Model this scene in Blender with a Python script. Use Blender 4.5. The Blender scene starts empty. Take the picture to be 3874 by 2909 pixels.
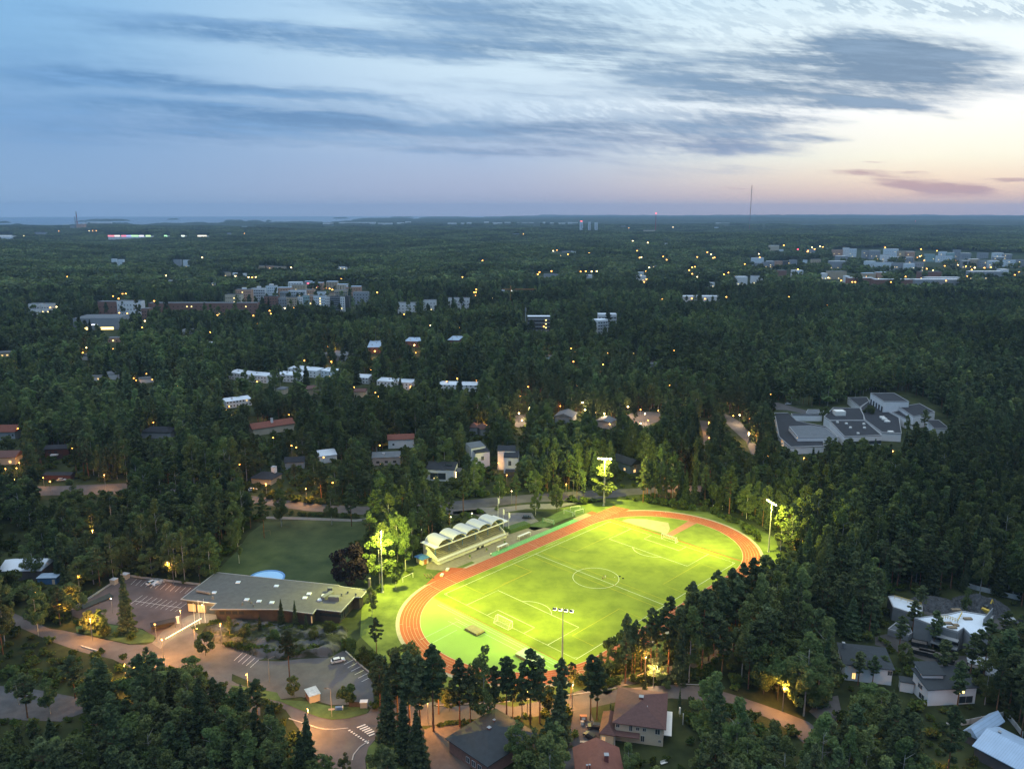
import bpy, math, random
import numpy as np
from math import sin, cos, atan, atan2, degrees, radians, pi, sqrt
from mathutils import Vector, Matrix
random.seed(7); np.random.seed(7)
SC = bpy.context.scene
COL = SC.collection
# ------------------------------------------------------------------ camera geometry
F0, CH, YH = 3037.4, 142.82, 801.9            # focal length (px of the 3874 px photo), flying height, horizon row
AL = atan((1454.5 - YH) / F0)
CXF, CYF, TH = 33.44, 296.95, .797            # centre and heading of the football pitch
CT, ST_ = cos(TH), sin(TH)

def ray(px, py):
    x = (px - 1937) / F0; y = (1454.5 - py) / F0
    return x, cos(AL) + y * sin(AL), -sin(AL) + y * cos(AL)

# --- terrain height
ISL = []
def _isl():
    for (x0, x1, yy, h) in [(0, 45, 843, 9), (345, 465, 836, 16), (300, 325, 839, 7), (640, 680, 831, 8), (850, 915, 838, 12), (935, 985, 839, 10),
                            (1262, 1310, 827, 12), (1355, 1560, 833, 22), (1480, 1560, 824, 16), (1010, 1030, 838, 8), (1600, 1760, 825, 18)]:
        d = ray((x0 + x1) / 2, yy); t = -CH / d[2]
        X, Y = d[0] * t, d[1] * t
        r = (x1 - x0) / 2 / F0 * Y
        ISL.append((X, Y, r, h))
_isl()
def hgt(x, y):
    x = np.asarray(x, float); y = np.asarray(y, float)
    r = np.sqrt(x * x + y * y)
    a = x / np.maximum(y, 1)
    k = np.clip((r - 1150) / 1500, 0, 1); k = k * k * (3 - 2 * k)
    n = (np.sin(x * .0031 + 1.3) * np.cos(y * .0023 + .4) + .6 * np.sin(x * .0071 + y * .0043 + 2) + .4 * np.sin(y * .0105 - x * .004 + 1) + .5 * np.sin(y * .0017 + x * .0009)) * 9.5
    z = k * (n + 3)
    k2 = np.clip((r - 7500) / 9000, 0, 1); k2 = k2 * k2 * (3 - 2 * k2)
    z = z + k2 * (24 + 16 * np.sin(x * .0006 + 1) * np.cos(y * .0005) + 10 * np.sin(x * .0011 + y * .0007))* np.clip((a + .25) / .6, .25, 1.1)
    # coast: distance at which the land ends, by azimuth
    ax = [-.75, -.64, -.55, -.48, -.30, -.21, -.14, -.05, .02, .12, .8]
    ad = [8600, 9500, 9900, 10600, 10400, 11000, 14500, 18500, 24000, 40000, 60000]
    c = np.interp(a, ax, ad) + 350 * np.sin(a * 60) + 200 * np.sin(a * 143)
    s = np.clip((r - c) / 250, 0, 1)
    z = z * (1 - s) - 14 * s
    for (X, Y, R, h) in ISL:
        q = ((x - X) / R) ** 2 + ((y - Y) / (R * 1.6)) ** 2
        z = np.maximum(z, -14 + (14 + h) * np.clip(1.6 - q, 0, 1))
    return z

def S(px, py, z=0.0):
    """a point of the photograph -> where that line of sight meets the level z"""
    d = ray(px, py); t = (z - CH) / d[2]
    return d[0] * t, d[1] * t
def SG(px, py, dz=0.0):
    z = 0.0
    for _ in range(12):
        X, Y = S(px, py, z + dz); z = .5 * z + .5 * float(hgt(X, Y))
    X, Y = S(px, py, z + dz)
    return X, Y, z
def P2(X, Y, Z):
    """world -> photo pixels (arrays allowed)"""
    dz = np.asarray(Z) - CH
    w = Y * cos(AL) - dz * sin(AL)
    return 1937 + F0 * np.asarray(X) / w, 1454.5 - F0 * (Y * sin(AL) + dz * cos(AL)) / w
def W(s, t):
    """stadium frame: s along the pitch, t across (negative = grandstand side)"""
    return CXF + s * CT + t * ST_, CYF + s * ST_ - t * CT
def A1(x, y): return x / 1.827, 2000 + y / 1.827
def A2(x, y): return 900 + x / 1.827, 2000 + y / 1.827
def A3(x, y): return 1900 + x / 1.827, 2000 + y / 1.827
def A4(x, y): return 2874 + x / 1.827, 2000 + y / 1.827
def M1(x, y): return x / 2.212, 1300 + y / 2.212
def M2(x, y): return 900 + x / 2.212, 1300 + y / 2.212
def M3(x, y): return 1900 + x / 2.212, 1300 + y / 2.212
def M4(x, y): return 2874 + x / 2.212, 1300 + y / 2.212
def T1(x, y): return x / 2.212, 750 + y / 2.212
def T2(x, y): return 900 + x / 2.212, 750 + y / 2.212
def T3(x, y): return 1900 + x / 2.212, 750 + y / 2.212
def T4(x, y): return 2874 + x / 2.212, 750 + y / 2.212
def ZB(x, y): return 560 + x / 2.353, 2100 + y / 2.353
def ZH(x, y): return 1650 + x / 2.212, 2450 + y / 2.212
def ZR(x, y): return 3050 + x / 2.6845, 2200 + y / 2.6845
def ZS(x, y): return 2900 + x / 2.949, 1450 + y / 2.949
def ZA(x, y): return 840 + x / 3.95, 1030 + y / 3.95
def ZT(x, y): return 2750 + x / 1.968, 880 + y / 1.968
def ZU(x, y): return 1350 + x / 1.9235, 1600 + y / 1.9235
def ZG(x, y): return 1480 + x / 3.687, 1850 + y / 3.687

# ------------------------------------------------------------------ materials
MATS = {}
def mat(name, col, rough=.8, var=.15, sc=1.0, bump=0, metal=0, detail=4, spec=.3, col2=None, rand=0, sharp=False, bands=None):
    if name in MATS: return MATS[name]
    m = bpy.data.materials.new(name); m.use_nodes = True
    nt = m.node_tree; N = nt.nodes; L = nt.links
    b = N['Principled BSDF']; b.inputs['Roughness'].default_value = rough; b.inputs['Metallic'].default_value = metal
    b.inputs['Specular IOR Level'].default_value = spec
    tc = N.new('ShaderNodeTexCoord'); no = N.new('ShaderNodeTexNoise'); no.inputs['Scale'].default_value = sc; no.inputs['Detail'].default_value = detail
    no.inputs['Roughness'].default_value = .62
    L.new(tc.outputs['Object'], no.inputs['Vector'])
    r = N.new('ShaderNodeValToRGB')
    c = col; c2 = col2
    lo = [max(0, v * (1 - var)) for v in c]; hi = [v * (1 + var) for v in (c2 or c)]
    r.color_ramp.elements[0].position = .44 if sharp else .3; r.color_ramp.elements[1].position = .56 if sharp else .7
    r.color_ramp.elements[0].color = (*lo, 1); r.color_ramp.elements[1].color = (*hi, 1)
    L.new(no.outputs['Fac'], r.inputs['Fac'])
    out = r.outputs['Color']
    if bands:                                   # real pattern of rows: (axis, period, dark factor)
        sp = N.new('ShaderNodeSeparateXYZ'); L.new(tc.outputs['Object'], sp.inputs[0])
        mo = N.new('ShaderNodeMath'); mo.operation = 'PINGPONG'; mo.inputs[1].default_value = bands[1] / 2
        L.new(sp.outputs[bands[0]], mo.inputs[0])
        mr = N.new('ShaderNodeMapRange'); mr.inputs['From Min'].default_value = 0; mr.inputs['From Max'].default_value = bands[1] * .18
        mr.inputs['To Min'].default_value = bands[2]; mr.inputs['To Max'].default_value = 1
        L.new(mo.outputs[0], mr.inputs['Value'])
        hs = N.new('ShaderNodeHueSaturation'); L.new(out, hs.inputs['Color']); L.new(mr.outputs[0], hs.inputs['Value']); out = hs.outputs['Color']
    if rand:
        oi = N.new('ShaderNodeObjectInfo'); mr = N.new('ShaderNodeMapRange'); mr.inputs['To Min'].default_value = 1 - rand; mr.inputs['To Max'].default_value = 1 + rand
        L.new(oi.outputs['Random'], mr.inputs['Value'])
        hs = N.new('ShaderNodeHueSaturation'); L.new(out, hs.inputs['Color']); L.new(mr.outputs[0], hs.inputs['Value'])
        mr2 = N.new('ShaderNodeMapRange'); mr2.inputs['To Min'].default_value = .485; mr2.inputs['To Max'].default_value = .515
        ml = N.new('ShaderNodeMath'); ml.operation = 'FRACT'; mm = N.new('ShaderNodeMath'); mm.operation = 'MULTIPLY'; mm.inputs[1].default_value = 17.3
        L.new(oi.outputs['Random'], mm.inputs[0]); L.new(mm.outputs[0], ml.inputs[0]); L.new(ml.outputs[0], mr2.inputs['Value']); L.new(mr2.outputs[0], hs.inputs['Hue'])
        out = hs.outputs['Color']
    L.new(out, b.inputs['Base Color'])
    if bump:
        bp = N.new('ShaderNodeBump'); bp.inputs['Strength'].default_value = bump; bp.inputs['Distance'].default_value = .3
        L.new(no.outputs['Fac'], bp.inputs['Height']); L.new(bp.outputs[0], b.inputs['Normal'])
    MATS[name] = m; return m

def glow(name, col, strength):
    if name in MATS: return MATS[name]
    m = bpy.data.materials.new(name); m.use_nodes = True
    b = m.node_tree.nodes['Principled BSDF']; b.inputs['Base Color'].default_value = (*[min(1, c) * .5 for c in col], 1)
    b.inputs['Emission Color'].default_value = (*col, 1); b.inputs['Emission Strength'].default_value = strength
    m.cycles.emission_sampling = 'NONE' if strength < 1e9 else 'AUTO'
    MATS[name] = m; return m

def leafmat(name, col, col2, trans=.25):
    m = bpy.data.materials.new(name); m.use_nodes = True
    nt = m.node_tree; N = nt.nodes; L = nt.links; N.remove(N['Principled BSDF'])
    out = N['Material Output']
    tc = N.new('ShaderNodeTexCoord'); no = N.new('ShaderNodeTexNoise'); no.inputs['Scale'].default_value = .55; no.inputs['Detail'].default_value = 3
    L.new(tc.outputs['Object'], no.inputs['Vector'])
    r = N.new('ShaderNodeValToRGB'); r.color_ramp.elements[0].position = .35; r.color_ramp.elements[1].position = .68
    r.color_ramp.elements[0].color = (*col, 1); r.color_ramp.elements[1].color = (*col2, 1)
    L.new(no.outputs['Fac'], r.inputs['Fac'])
    oi = N.new('ShaderNodeObjectInfo'); mr = N.new('ShaderNodeMapRange'); mr.inputs['To Min'].default_value = .7; mr.inputs['To Max'].default_value = 1.35
    L.new(oi.outputs['Random'], mr.inputs['Value'])
    ns = N.new('ShaderNodeTexNoise'); ns.inputs['Scale'].default_value = .0045; ns.inputs['Detail'].default_value = 5; L.new(oi.outputs['Location'], ns.inputs['Vector'])      # stands of different age
    m3 = N.new('ShaderNodeMapRange'); m3.inputs['From Min'].default_value = .35; m3.inputs['From Max'].default_value = .65; m3.inputs['To Min'].default_value = .62; m3.inputs['To Max'].default_value = 1.5; L.new(ns.outputs['Fac'], m3.inputs['Value'])
    mv = N.new('ShaderNodeMath'); mv.operation = 'MULTIPLY'; L.new(mr.outputs[0], mv.inputs[0]); L.new(m3.outputs[0], mv.inputs[1])
    hs = N.new('ShaderNodeHueSaturation'); L.new(r.outputs['Color'], hs.inputs['Color']); L.new(mv.outputs[0], hs.inputs['Value'])
    mm = N.new('ShaderNodeMath'); mm.operation = 'MULTIPLY'; mm.inputs[1].default_value = 13.7; ml = N.new('ShaderNodeMath'); ml.operation = 'FRACT'
    L.new(oi.outputs['Random'], mm.inputs[0]); L.new(mm.outputs[0], ml.inputs[0])
    mr2 = N.new('ShaderNodeMapRange'); mr2.inputs['To Min'].default_value = .472; mr2.inputs['To Max'].default_value = .522
    L.new(ml.outputs[0], mr2.inputs['Value']); L.new(mr2.outputs[0], hs.inputs['Hue'])
    d = N.new('ShaderNodeBsdfDiffuse'); t = N.new('ShaderNodeBsdfTranslucent'); mx = N.new('ShaderNodeMixShader'); mx.inputs[0].default_value = trans
    L.new(hs.outputs[0], d.inputs[0]); L.new(hs.outputs[0], t.inputs[0]); L.new(d.outputs[0], mx.inputs[1]); L.new(t.outputs[0], mx.inputs[2])
    L.new(mx.outputs[0], out.inputs[0])
    MATS[name] = m; return m

# ------------------------------------------------------------------ mesh builder
class MB:
    def __init__(s): s.v = []; s.f = []; s.m = []; s.mats = []
    def mi(s, m):
        if m not in s.mats: s.mats.append(m)
        return s.mats.index(m)
    def add(s, vs, fs, m=None):
        k = len(s.v); s.v += [tuple(v) for v in vs]; s.f += [tuple(i + k for i in f) for f in fs]
        s.m += [s.mi(m) if m is not None else 0] * len(fs); return s
    def box(s, x0, x1, y0, y1, z0, z1, m=None):
        return s.add([(x0, y0, z0), (x1, y0, z0), (x1, y1, z0), (x0, y1, z0), (x0, y0, z1), (x1, y0, z1), (x1, y1, z1), (x0, y1, z1)],
                     [(3, 2, 1, 0), (4, 5, 6, 7), (0, 1, 5, 4), (1, 2, 6, 5), (2, 3, 7, 6), (3, 0, 4, 7)], m)
    def prism(s, poly, z0, z1, m=None, mtop=None):
        n = len(poly); a = sum(poly[i][0] * poly[(i + 1) % n][1] - poly[(i + 1) % n][0] * poly[i][1] for i in range(n))
        if a < 0: poly = poly[::-1]
        s.add([(x, y, z0) for x, y in poly] + [(x, y, z1) for x, y in poly], [(i, (i + 1) % n, n + (i + 1) % n, n + i) for i in range(n)] + [tuple(range(n))[::-1]], m)
        k = len(s.v) - n; s.f.append(tuple(range(k, k + n))); s.m.append(s.mi(mtop if mtop is not None else m) if (mtop or m) is not None else 0); return s
    def cyl(s, p, q, r0, r1=None, n=8, m=None, caps=True):
        p = Vector(p); q = Vector(q); r1 = r0 if r1 is None else r1
        d = (q - p).normalized(); u = d.orthogonal().normalized(); w = d.cross(u)
        vs = [p + r0 * (cos(2 * pi * i / n) * u + sin(2 * pi * i / n) * w) for i in range(n)] + [q + r1 * (cos(2 * pi * i / n) * u + sin(2 * pi * i / n) * w) for i in range(n)]
        fs = [(i, (i + 1) % n, n + (i + 1) % n, n + i) for i in range(n)]
        if caps: fs += [tuple(range(n))[::-1], tuple(range(n, 2 * n))]
        return s.add(vs, fs, m)
    def ball(s, c, r, m=None, nu=10, nv=7, sz=1.0):
        vs = []; fs = []
        for j in range(nv + 1):
            for i in range(nu):
                a = 2 * pi * i / nu; b = pi * j / nv - pi / 2
                vs.append((c[0] + r * cos(b) * cos(a), c[1] + r * cos(b) * sin(a), c[2] + r * sz * sin(b)))
        for j in range(nv):
            for i in range(nu): fs.append((j * nu + i, j * nu + (i + 1) % nu, (j + 1) * nu + (i + 1) % nu, (j + 1) * nu + i))
        return s.add(vs, fs, m)
    def mesh(s, name, m=None, smooth=False):
        me = bpy.data.meshes.new(name); me.from_pydata(s.v, [], s.f); me.update()
        if m is not None: me.materials.append(m)
        else:
            for x in s.mats: me.materials.append(x)
            me.polygons.foreach_set('material_index', s.m)
        if smooth: me.polygons.foreach_set('use_smooth', [True] * len(me.polygons))
        return me
    def build(s, name, m=None, parent=None, smooth=False, **kw):
        return link(name, s.mesh(name, m, smooth), parent, **kw)
def link(name, me, parent=None, loc=None, rz=0, label=None, cat=None, group=None, kind=None):
    o = bpy.data.objects.new(name, me); COL.objects.link(o)
    if parent is not None: o.parent = parent
    if loc is not None: o.location = loc
    if rz: o.rotation_euler = (0, 0, rz)
    tag(o, label, cat, group, kind); return o
def tag(o, label=None, cat=None, group=None, kind=None):
    for k, v in (('label', label), ('category', cat), ('group', group), ('kind', kind)):
        if v is not None: o[k] = v
def empty(name, loc, rz=0, label=None, cat=None, group=None):
    o = bpy.data.objects.new(name, None); COL.objects.link(o); o.location = loc; o.rotation_euler = (0, 0, rz); o.empty_display_size = .5
    tag(o, label, cat, group); return o
def copy_tree(src, loc, rz=0, label=None, cat=None, group=None, scale=None):
    r = src.copy(); COL.objects.link(r); r.location = loc; r.rotation_euler = (0, 0, rz)
    if scale: r.scale = scale
    tag(r, label, cat, group)
    for ch in list(src.children):
        c = ch.copy(); COL.objects.link(c); c.parent = r
        for g in ch.children:
            d = g.copy(); COL.objects.link(d); d.parent = c
    return r
ORD = ['first', 'second', 'third', 'fourth', 'fifth', 'sixth', 'seventh', 'eighth', 'ninth', 'tenth', 'eleventh', 'twelfth', 'thirteenth', 'fourteenth', 'fifteenth', 'sixteenth',
       'seventeenth', 'eighteenth', 'nineteenth', 'twentieth']

# occlusion raster (photo space, quarter size): where things must stay visible between the scattered trees, and where nothing grows
RW, RH, RS = 1060, 860, .25
OX, OY = 180, 80
VIS = np.zeros((RH, RW), bool); NOB = np.zeros((RH, RW), bool)
_yy, _xx = np.mgrid[0:RH, 0:RW]
def raster(mask, poly, grow=0):
    p = [((x) * RS + OX / 4, (y) * RS + OY / 4) for x, y in poly]
    xs = [a for a, _ in p]; ys = [b for _, b in p]
    x0, x1 = max(0, int(min(xs)) - 1), min(RW, int(max(xs)) + 2); y0, y1 = max(0, int(min(ys)) - 1), min(RH, int(max(ys)) + 2)
    if x0 >= x1 or y0 >= y1: return
    X = _xx[y0:y1, x0:x1] + .5; Y = _yy[y0:y1, x0:x1] + .5; ins = np.zeros(X.shape, bool)
    n = len(p)
    for i in range(n):
        ax, ay = p[i]; bx, by = p[(i + 1) % n]
        if ay == by: continue
        c = ((ay > Y) != (by > Y)) & (X < (bx - ax) * (Y - ay) / (by - ay) + ax); ins ^= c
    mask[y0:y1, x0:x1] |= ins
def look(mask, px, py):
    i = np.clip((px * RS + OX / 4).astype(int), 0, RW - 1); j = np.clip((py * RS + OY / 4).astype(int), 0, RH - 1)
    return mask[j, i]
def vis(poly): raster(VIS, poly)
def nob(poly): raster(NOB, poly)
def pxs(fn, pts): return [fn(*p) for p in pts]
def rect(x0, y0, x1, y1): return [(x0, y0), (x1, y0), (x1, y1), (x0, y1)]
LAND = []          # (phrase, px, py) landmarks used to say which tree or lamp is meant
# ================================================================== world, camera, render settings
cam = bpy.data.cameras.new('Camera'); co = bpy.data.objects.new('Camera', cam); COL.objects.link(co)
co.location = (0, 0, CH); co.rotation_euler = (pi / 2 - AL, 0, 0); cam.sensor_width = 36; cam.lens = 36 * F0 / 3874; cam.clip_end = 90000; cam.clip_start = 1
SC.camera = co
SC.view_settings.view_transform = 'Standard'; SC.view_settings.look = 'None'; SC.view_settings.exposure = 0; SC.view_settings.gamma = 1
SC.cycles.use_denoising = True
try: SC.cycles.denoiser = 'OPENIMAGEDENOISE'
except Exception: pass
SC.cycles.max_bounces = 5; SC.cycles.diffuse_bounces = 2; SC.cycles.glossy_bounces = 2; SC.cycles.transmission_bounces = 2; SC.cycles.transparent_max_bounces = 4; SC.cycles.volume_bounces = 0
SC.cycles.sample_clamp_indirect = 4; SC.cycles.caustics_reflective = False; SC.cycles.caustics_refractive = False
SC.cycles.use_light_tree = True

def uv(PX, PY):
    """photo point (2212 px wide) -> direction ratios used for the cloud layer"""
    d = ray(PX * 1.7513, PY * 1.7513); return d[0] / d[1], d[2] / d[1]
def make_world():
    w = bpy.data.worlds.new('World'); SC.world = w; w.use_nodes = True
    nt = w.node_tree; N = nt.nodes; L = nt.links
    for n in list(N): N.remove(n)
    out = N.new('ShaderNodeOutputWorld'); bg = N.new('ShaderNodeBackground'); L.new(bg.outputs[0], out.inputs[0])
    def math_(op, a, b=None, c=None, clamp=False):
        m = N.new('ShaderNodeMath'); m.operation = op; m.use_clamp = clamp
        for i, v in enumerate((a, b, c)):
            if v is None: continue
            if isinstance(v, (int, float)): m.inputs[i].default_value = v
            else: L.new(v, m.inputs[i])
        return m.outputs[0]
    def mrange(v, a, b, c=0, d=1, sm=True):
        m = N.new('ShaderNodeMapRange'); m.interpolation_type = 'SMOOTHSTEP' if sm else 'LINEAR'
        m.inputs['From Min'].default_value = a; m.inputs['From Max'].default_value = b; m.inputs['To Min'].default_value = c; m.inputs['To Max'].default_value = d
        L.new(v, m.inputs['Value']); return m.outputs[0]
    def ramp(v, stops):
        r = N.new('ShaderNodeValToRGB'); e = r.color_ramp.elements
        while len(e) < len(stops): e.new(.5)
        for i, (p, c) in enumerate(stops):
            e[i].position = p; e[i].color = (*[srgb(k) for k in c], 1)
        L.new(v, r.inputs[0]); return r.outputs[0]
    def mix(f, a, b):
        m = N.new('ShaderNodeMix'); m.data_type = 'RGBA'
        if isinstance(f, (int, float)): m.inputs[0].default_value = f
        else: L.new(f, m.inputs[0])
        for i, v in ((6, a), (7, b)):
            if isinstance(v, tuple): m.inputs[i].default_value = (*v, 1)
            else: L.new(v, m.inputs[i])
        return m.outputs[2]
    tc = N.new('ShaderNodeTexCoord'); sp = N.new('ShaderNodeSeparateXYZ'); L.new(tc.outputs['Generated'], sp.inputs[0])
    x, y, z = sp.outputs
    hyp = math_('SQRT', math_('ADD', math_('MULTIPLY', x, x), math_('MULTIPLY', y, y)))
    el = math_('DIVIDE', z, math_('MAXIMUM', hyp, .02))                    # tangent of elevation
    az = math_('ARCTAN2', x, y)                                        # 0 = straight ahead
    sunaz = atan(uv(2190, 290)[0])
    daz = math_('ABSOLUTE', math_('SUBTRACT', az, sunaz))
    daz = math_('MINIMUM', daz, math_('SUBTRACT', 2 * pi, daz))
    e = math_('MULTIPLY', el, 3.2, clamp=True)                         # 0..1 over elevation tan 0 .. 0.31
    # away from the glow / in front / at the glow
    far = ramp(e, [(0, (144, 170, 200)), (.10, (134, 166, 202)), (.30, (122, 160, 202)), (.55, (130, 176, 216)), (.80, (124, 174, 218)), (1, (110, 160, 208))])
    mid = ramp(e, [(0, (176, 174, 190)), (.08, (174, 180, 202)), (.20, (170, 188, 214)), (.38, (196, 216, 234)), (.60, (206, 228, 240)), (.85, (190, 218, 238)), (1, (168, 204, 232))])
    sun = ramp(e, [(0, (228, 186, 164)), (.06, (242, 206, 180)), (.12, (254, 232, 202)), (.19, (255, 250, 226)), (.34, (255, 255, 250)), (.50, (244, 252, 252)), (.75, (214, 234, 242)), (1, (180, 212, 234))])
    f1 = mrange(daz, 1.12, .50); f2 = mrange(daz, .60, .04)
    sky = mix(f2, mix(f1, far, mid), sun)
    # ---- cloud layer
    u = math_('TANGENT', math_('MAXIMUM', math_('MINIMUM', az, 1.45), -1.45)); v = math_('DIVIDE', el, math_('MAXIMUM', math_('COSINE', az), .12))
    cmb = N.new('ShaderNodeCombineXYZ'); L.new(u, cmb.inputs[0]); L.new(v, cmb.inputs[1])
    def noise(sx, sy, scale, detail=4, rot=0, rough=.55, off=(0, 0, 0), vec=None):
        mp = N.new('ShaderNodeMapping'); mp.vector_type = 'POINT'; mp.inputs['Scale'].default_value = (sx, sy, 1); mp.inputs['Rotation'].default_value = (0, 0, 0); mp.inputs['Location'].default_value = off
        sh = N.new('ShaderNodeVectorMath'); sh.operation = 'DOT_PRODUCT'; sh.inputs[1].default_value = (rot, 1, 0); L.new(vec or cmb.outputs[0], sh.inputs[0]); c2 = N.new('ShaderNodeCombineXYZ'); s2 = N.new('ShaderNodeSeparateXYZ'); L.new(vec or cmb.outputs[0], s2.inputs[0]); L.new(s2.outputs[0], c2.inputs[0]); L.new(sh.outputs['Value'], c2.inputs[1])
        L.new(c2.outputs[0], mp.inputs['Vector']); n = N.new('ShaderNodeTexNoise'); n.noise_dimensions = '2D'; n.inputs['Scale'].default_value = scale; n.inputs['Detail'].default_value = detail; n.inputs['Roughness'].default_value = rough
        L.new(mp.outputs[0], n.inputs['Vector']); return n
    warp = noise(1.6, 9, 2.6, 4)
    wv = N.new('ShaderNodeVectorMath'); wv.operation = 'MULTIPLY_ADD'; L.new(warp.outputs['Color'], wv.inputs[0]); wv.inputs[1].default_value = (.22, .030, 0); wv.inputs[2].default_value = (-.11, -.015, 0)
    wa = N.new('ShaderNodeVectorMath'); wa.operation = 'ADD'; L.new(wv.outputs[0], wa.inputs[0]); L.new(cmb.outputs[0], wa.inputs[1])
    def ellipses(lst):
        acc = None
        for (cx, cy, rx, ry, ang, st) in lst:
            a, b = uv(cx, cy); k = 1 / 1734
            m = N.new('ShaderNodeMapping'); m.vector_type = 'TEXTURE'; m.inputs['Location'].default_value = (a, b, 0); m.inputs['Rotation'].default_value = (0, 0, -ang); m.inputs['Scale'].default_value = (rx * k, ry * k, 1)
            L.new(wa.outputs[0], m.inputs['Vector']); ln = N.new('ShaderNodeVectorMath'); ln.operation = 'LENGTH'; L.new(m.outputs[0], ln.inputs[0])
            r = mrange(ln.outputs['Value'], 1.35, .1, 0, st)
            acc = r if acc is None else math_('ADD', acc, r)
        return acc
    dark = ellipses([(350, 55, 460, 32, .08, .55), (820, 95, 560, 34, .07, .75), (1100, 45, 330, 50, .10, .5), (1320, 120, 420, 46, .08, .62), (1480, 165, 330, 26, .05, .5),
                     (1960, 150, 330, 62, .06, 1.35), (1760, 120, 300, 34, .0, .7), (1680, 205, 380, 28, .05, .95), (1880, 238, 160, 16, .08, .9),
                     (230, 175, 420, 24, .05, .7), (640, 205, 460, 26, .07, .8), (480, 252, 480, 24, .06, .7), (900, 275, 460, 24, .06, .75),
                     (1330, 285, 360, 24, .06, .75), (1600, 262, 260, 36, .04, .95), (1620, 320, 200, 28, .0, .95), (1250, 345, 320, 14, .05, .6), (1480, 375, 220, 14, .03, .65), (1830, 297, 100, 8, .02, .8),
                     (1480, 212, 130, 10, .03, .5), (300, 300, 420, 30, .03, .5), (120, 120, 380, 60, .03, .4), (1120, 190, 420, 16, .05, .35), (1150, 315, 300, 14, .04, .5), (500, 285, 520, 22, .05, .5), (250, 235, 500, 40, .04, .35), (1000, 20, 500, 40, .05, .3), (950, 325, 300, 10, .04, .45), (1950, 95, 300, 30, .05, .6)])
    low = ellipses([(1850, 382, 170, 12, .04, .9), (2010, 408, 170, 14, .04, .9), (1640, 405, 90, 8, .02, .35), (2180, 397, 50, 5, 0, .6), (1930, 357, 80, 4, 0, .5)])
    high = ellipses([(1850, 12, 460, 30, .03, 1.0), (1600, 70, 420, 30, .04, .7), (1400, 255, 300, 46, .04, .6), (1100, 235, 260, 26, .02, .45), (2130, 25, 160, 24, .0, .8), (1200, 10, 340, 24, .05, .45), (1450, 310, 240, 34, 0, .6), (1750, 240, 200, 30, 0, .4)])
    n1 = noise(1, 12, 4.0, 9, .07, .68); n2 = noise(1, 3.6, 34, 5, .35, .62, (3, 1, 0)); n3 = noise(1, 14, 2.2, 8, .06, .62, (7, 2, 0)); n4 = noise(1, 5, 1.5, 3, .05, .5, (2, 5, 0))
    tex = math_('ADD', math_('MULTIPLY', math_('SUBTRACT', n1.outputs['Fac'], .5), 2.6), math_('ADD', math_('MULTIPLY', math_('SUBTRACT', n3.outputs['Fac'], .5), 1.8), math_('MULTIPLY', math_('SUBTRACT', n2.outputs['Fac'], .5), .55)))
    dens = math_('ADD', math_('MULTIPLY', dark, 1.05), math_('MULTIPLY', tex, math_('ADD', math_('MULTIPLY', dark, .8), .34)))
    dens = math_('MULTIPLY', dens, mrange(el, .018, .06))
    dm = mrange(dens, .0, 1.4)
    rip = mrange(math_('ADD', n2.outputs['Fac'], math_('MULTIPLY', math_('SUBTRACT', n1.outputs['Fac'], .5), .6)), .44, .60)
    hm = math_('MULTIPLY', math_('MULTIPLY', high, rip), .95, clamp=True)
    lowm = mrange(math_('ADD', math_('MULTIPLY', low, 1.0), math_('MULTIPLY', tex, math_('MULTIPLY', low, .9))), .20, .85)
    ccol = mix(mrange(daz, 1.1, .05), tuple(srgb(k) for k in (94, 138, 184)), tuple(srgb(k) for k in (100, 130, 160)))
    warm = mix(mrange(el, .13, .035), ccol, tuple(srgb(k) for k in (138, 152, 184)))
    ccol = mix(mrange(daz, 1.2, .3), ccol, warm)
    sky = mix(math_('MULTIPLY', hm, .42), sky, mix(.5, ccol, tuple(srgb(k) for k in (140, 174, 204))))
    strk = mrange(n1.outputs['Fac'], .42, .66); ccol = mix(math_('MULTIPLY', strk, .5), ccol, mix(mrange(daz, 1.1, .2), tuple(srgb(k) for k in (134, 178, 222)), tuple(srgb(k) for k in (142, 170, 198))))
    sky = mix(math_('MULTIPLY', dm, .92), sky, ccol)
    sky = mix(math_('MULTIPLY', lowm, .8), sky, tuple(srgb(k) for k in (182, 146, 150)))
    # physical dusk sky underneath
    st = N.new('ShaderNodeTexSky'); st.sky_type = 'NISHITA'; st.sun_disc = False; st.sun_elevation = radians(1.0); st.sun_rotation = sunaz; st.altitude = 100
    nm = N.new('ShaderNodeVectorMath'); nm.operation = 'SCALE'; nm.inputs['Scale'].default_value = .1; L.new(st.outputs[0], nm.inputs[0])
    sky = mix(.015, sky, nm.outputs[0])
    up = mrange(el, .36, 1.6)                                          # unseen upper sky made extra bright, added to light the scene below
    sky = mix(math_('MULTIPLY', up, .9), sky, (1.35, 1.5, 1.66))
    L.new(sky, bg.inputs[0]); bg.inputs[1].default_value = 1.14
    w.cycles.sampling_method = 'MANUAL'; w.cycles.sample_map_resolution = 512
    sl = bpy.data.lights.new('sun', 'SUN'); sl.energy = .12; sl.angle = radians(12); sl.color = (1, .8, .62)
    so = bpy.data.objects.new('sun', sl); COL.objects.link(so)
    d = Vector((sin(sunaz) * cos(.06), cos(sunaz) * cos(.06), sin(.06))); so.rotation_euler = d.to_track_quat('Z', 'Y').to_euler()
def srgb(v):
    v = v / 255 if v > 1.0001 else v
    return v / 12.92 if v <= .04045 else ((v + .055) / 1.055) ** 2.4
def C(r, g, b): return (srgb(r), srgb(g), srgb(b))
make_world()
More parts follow.
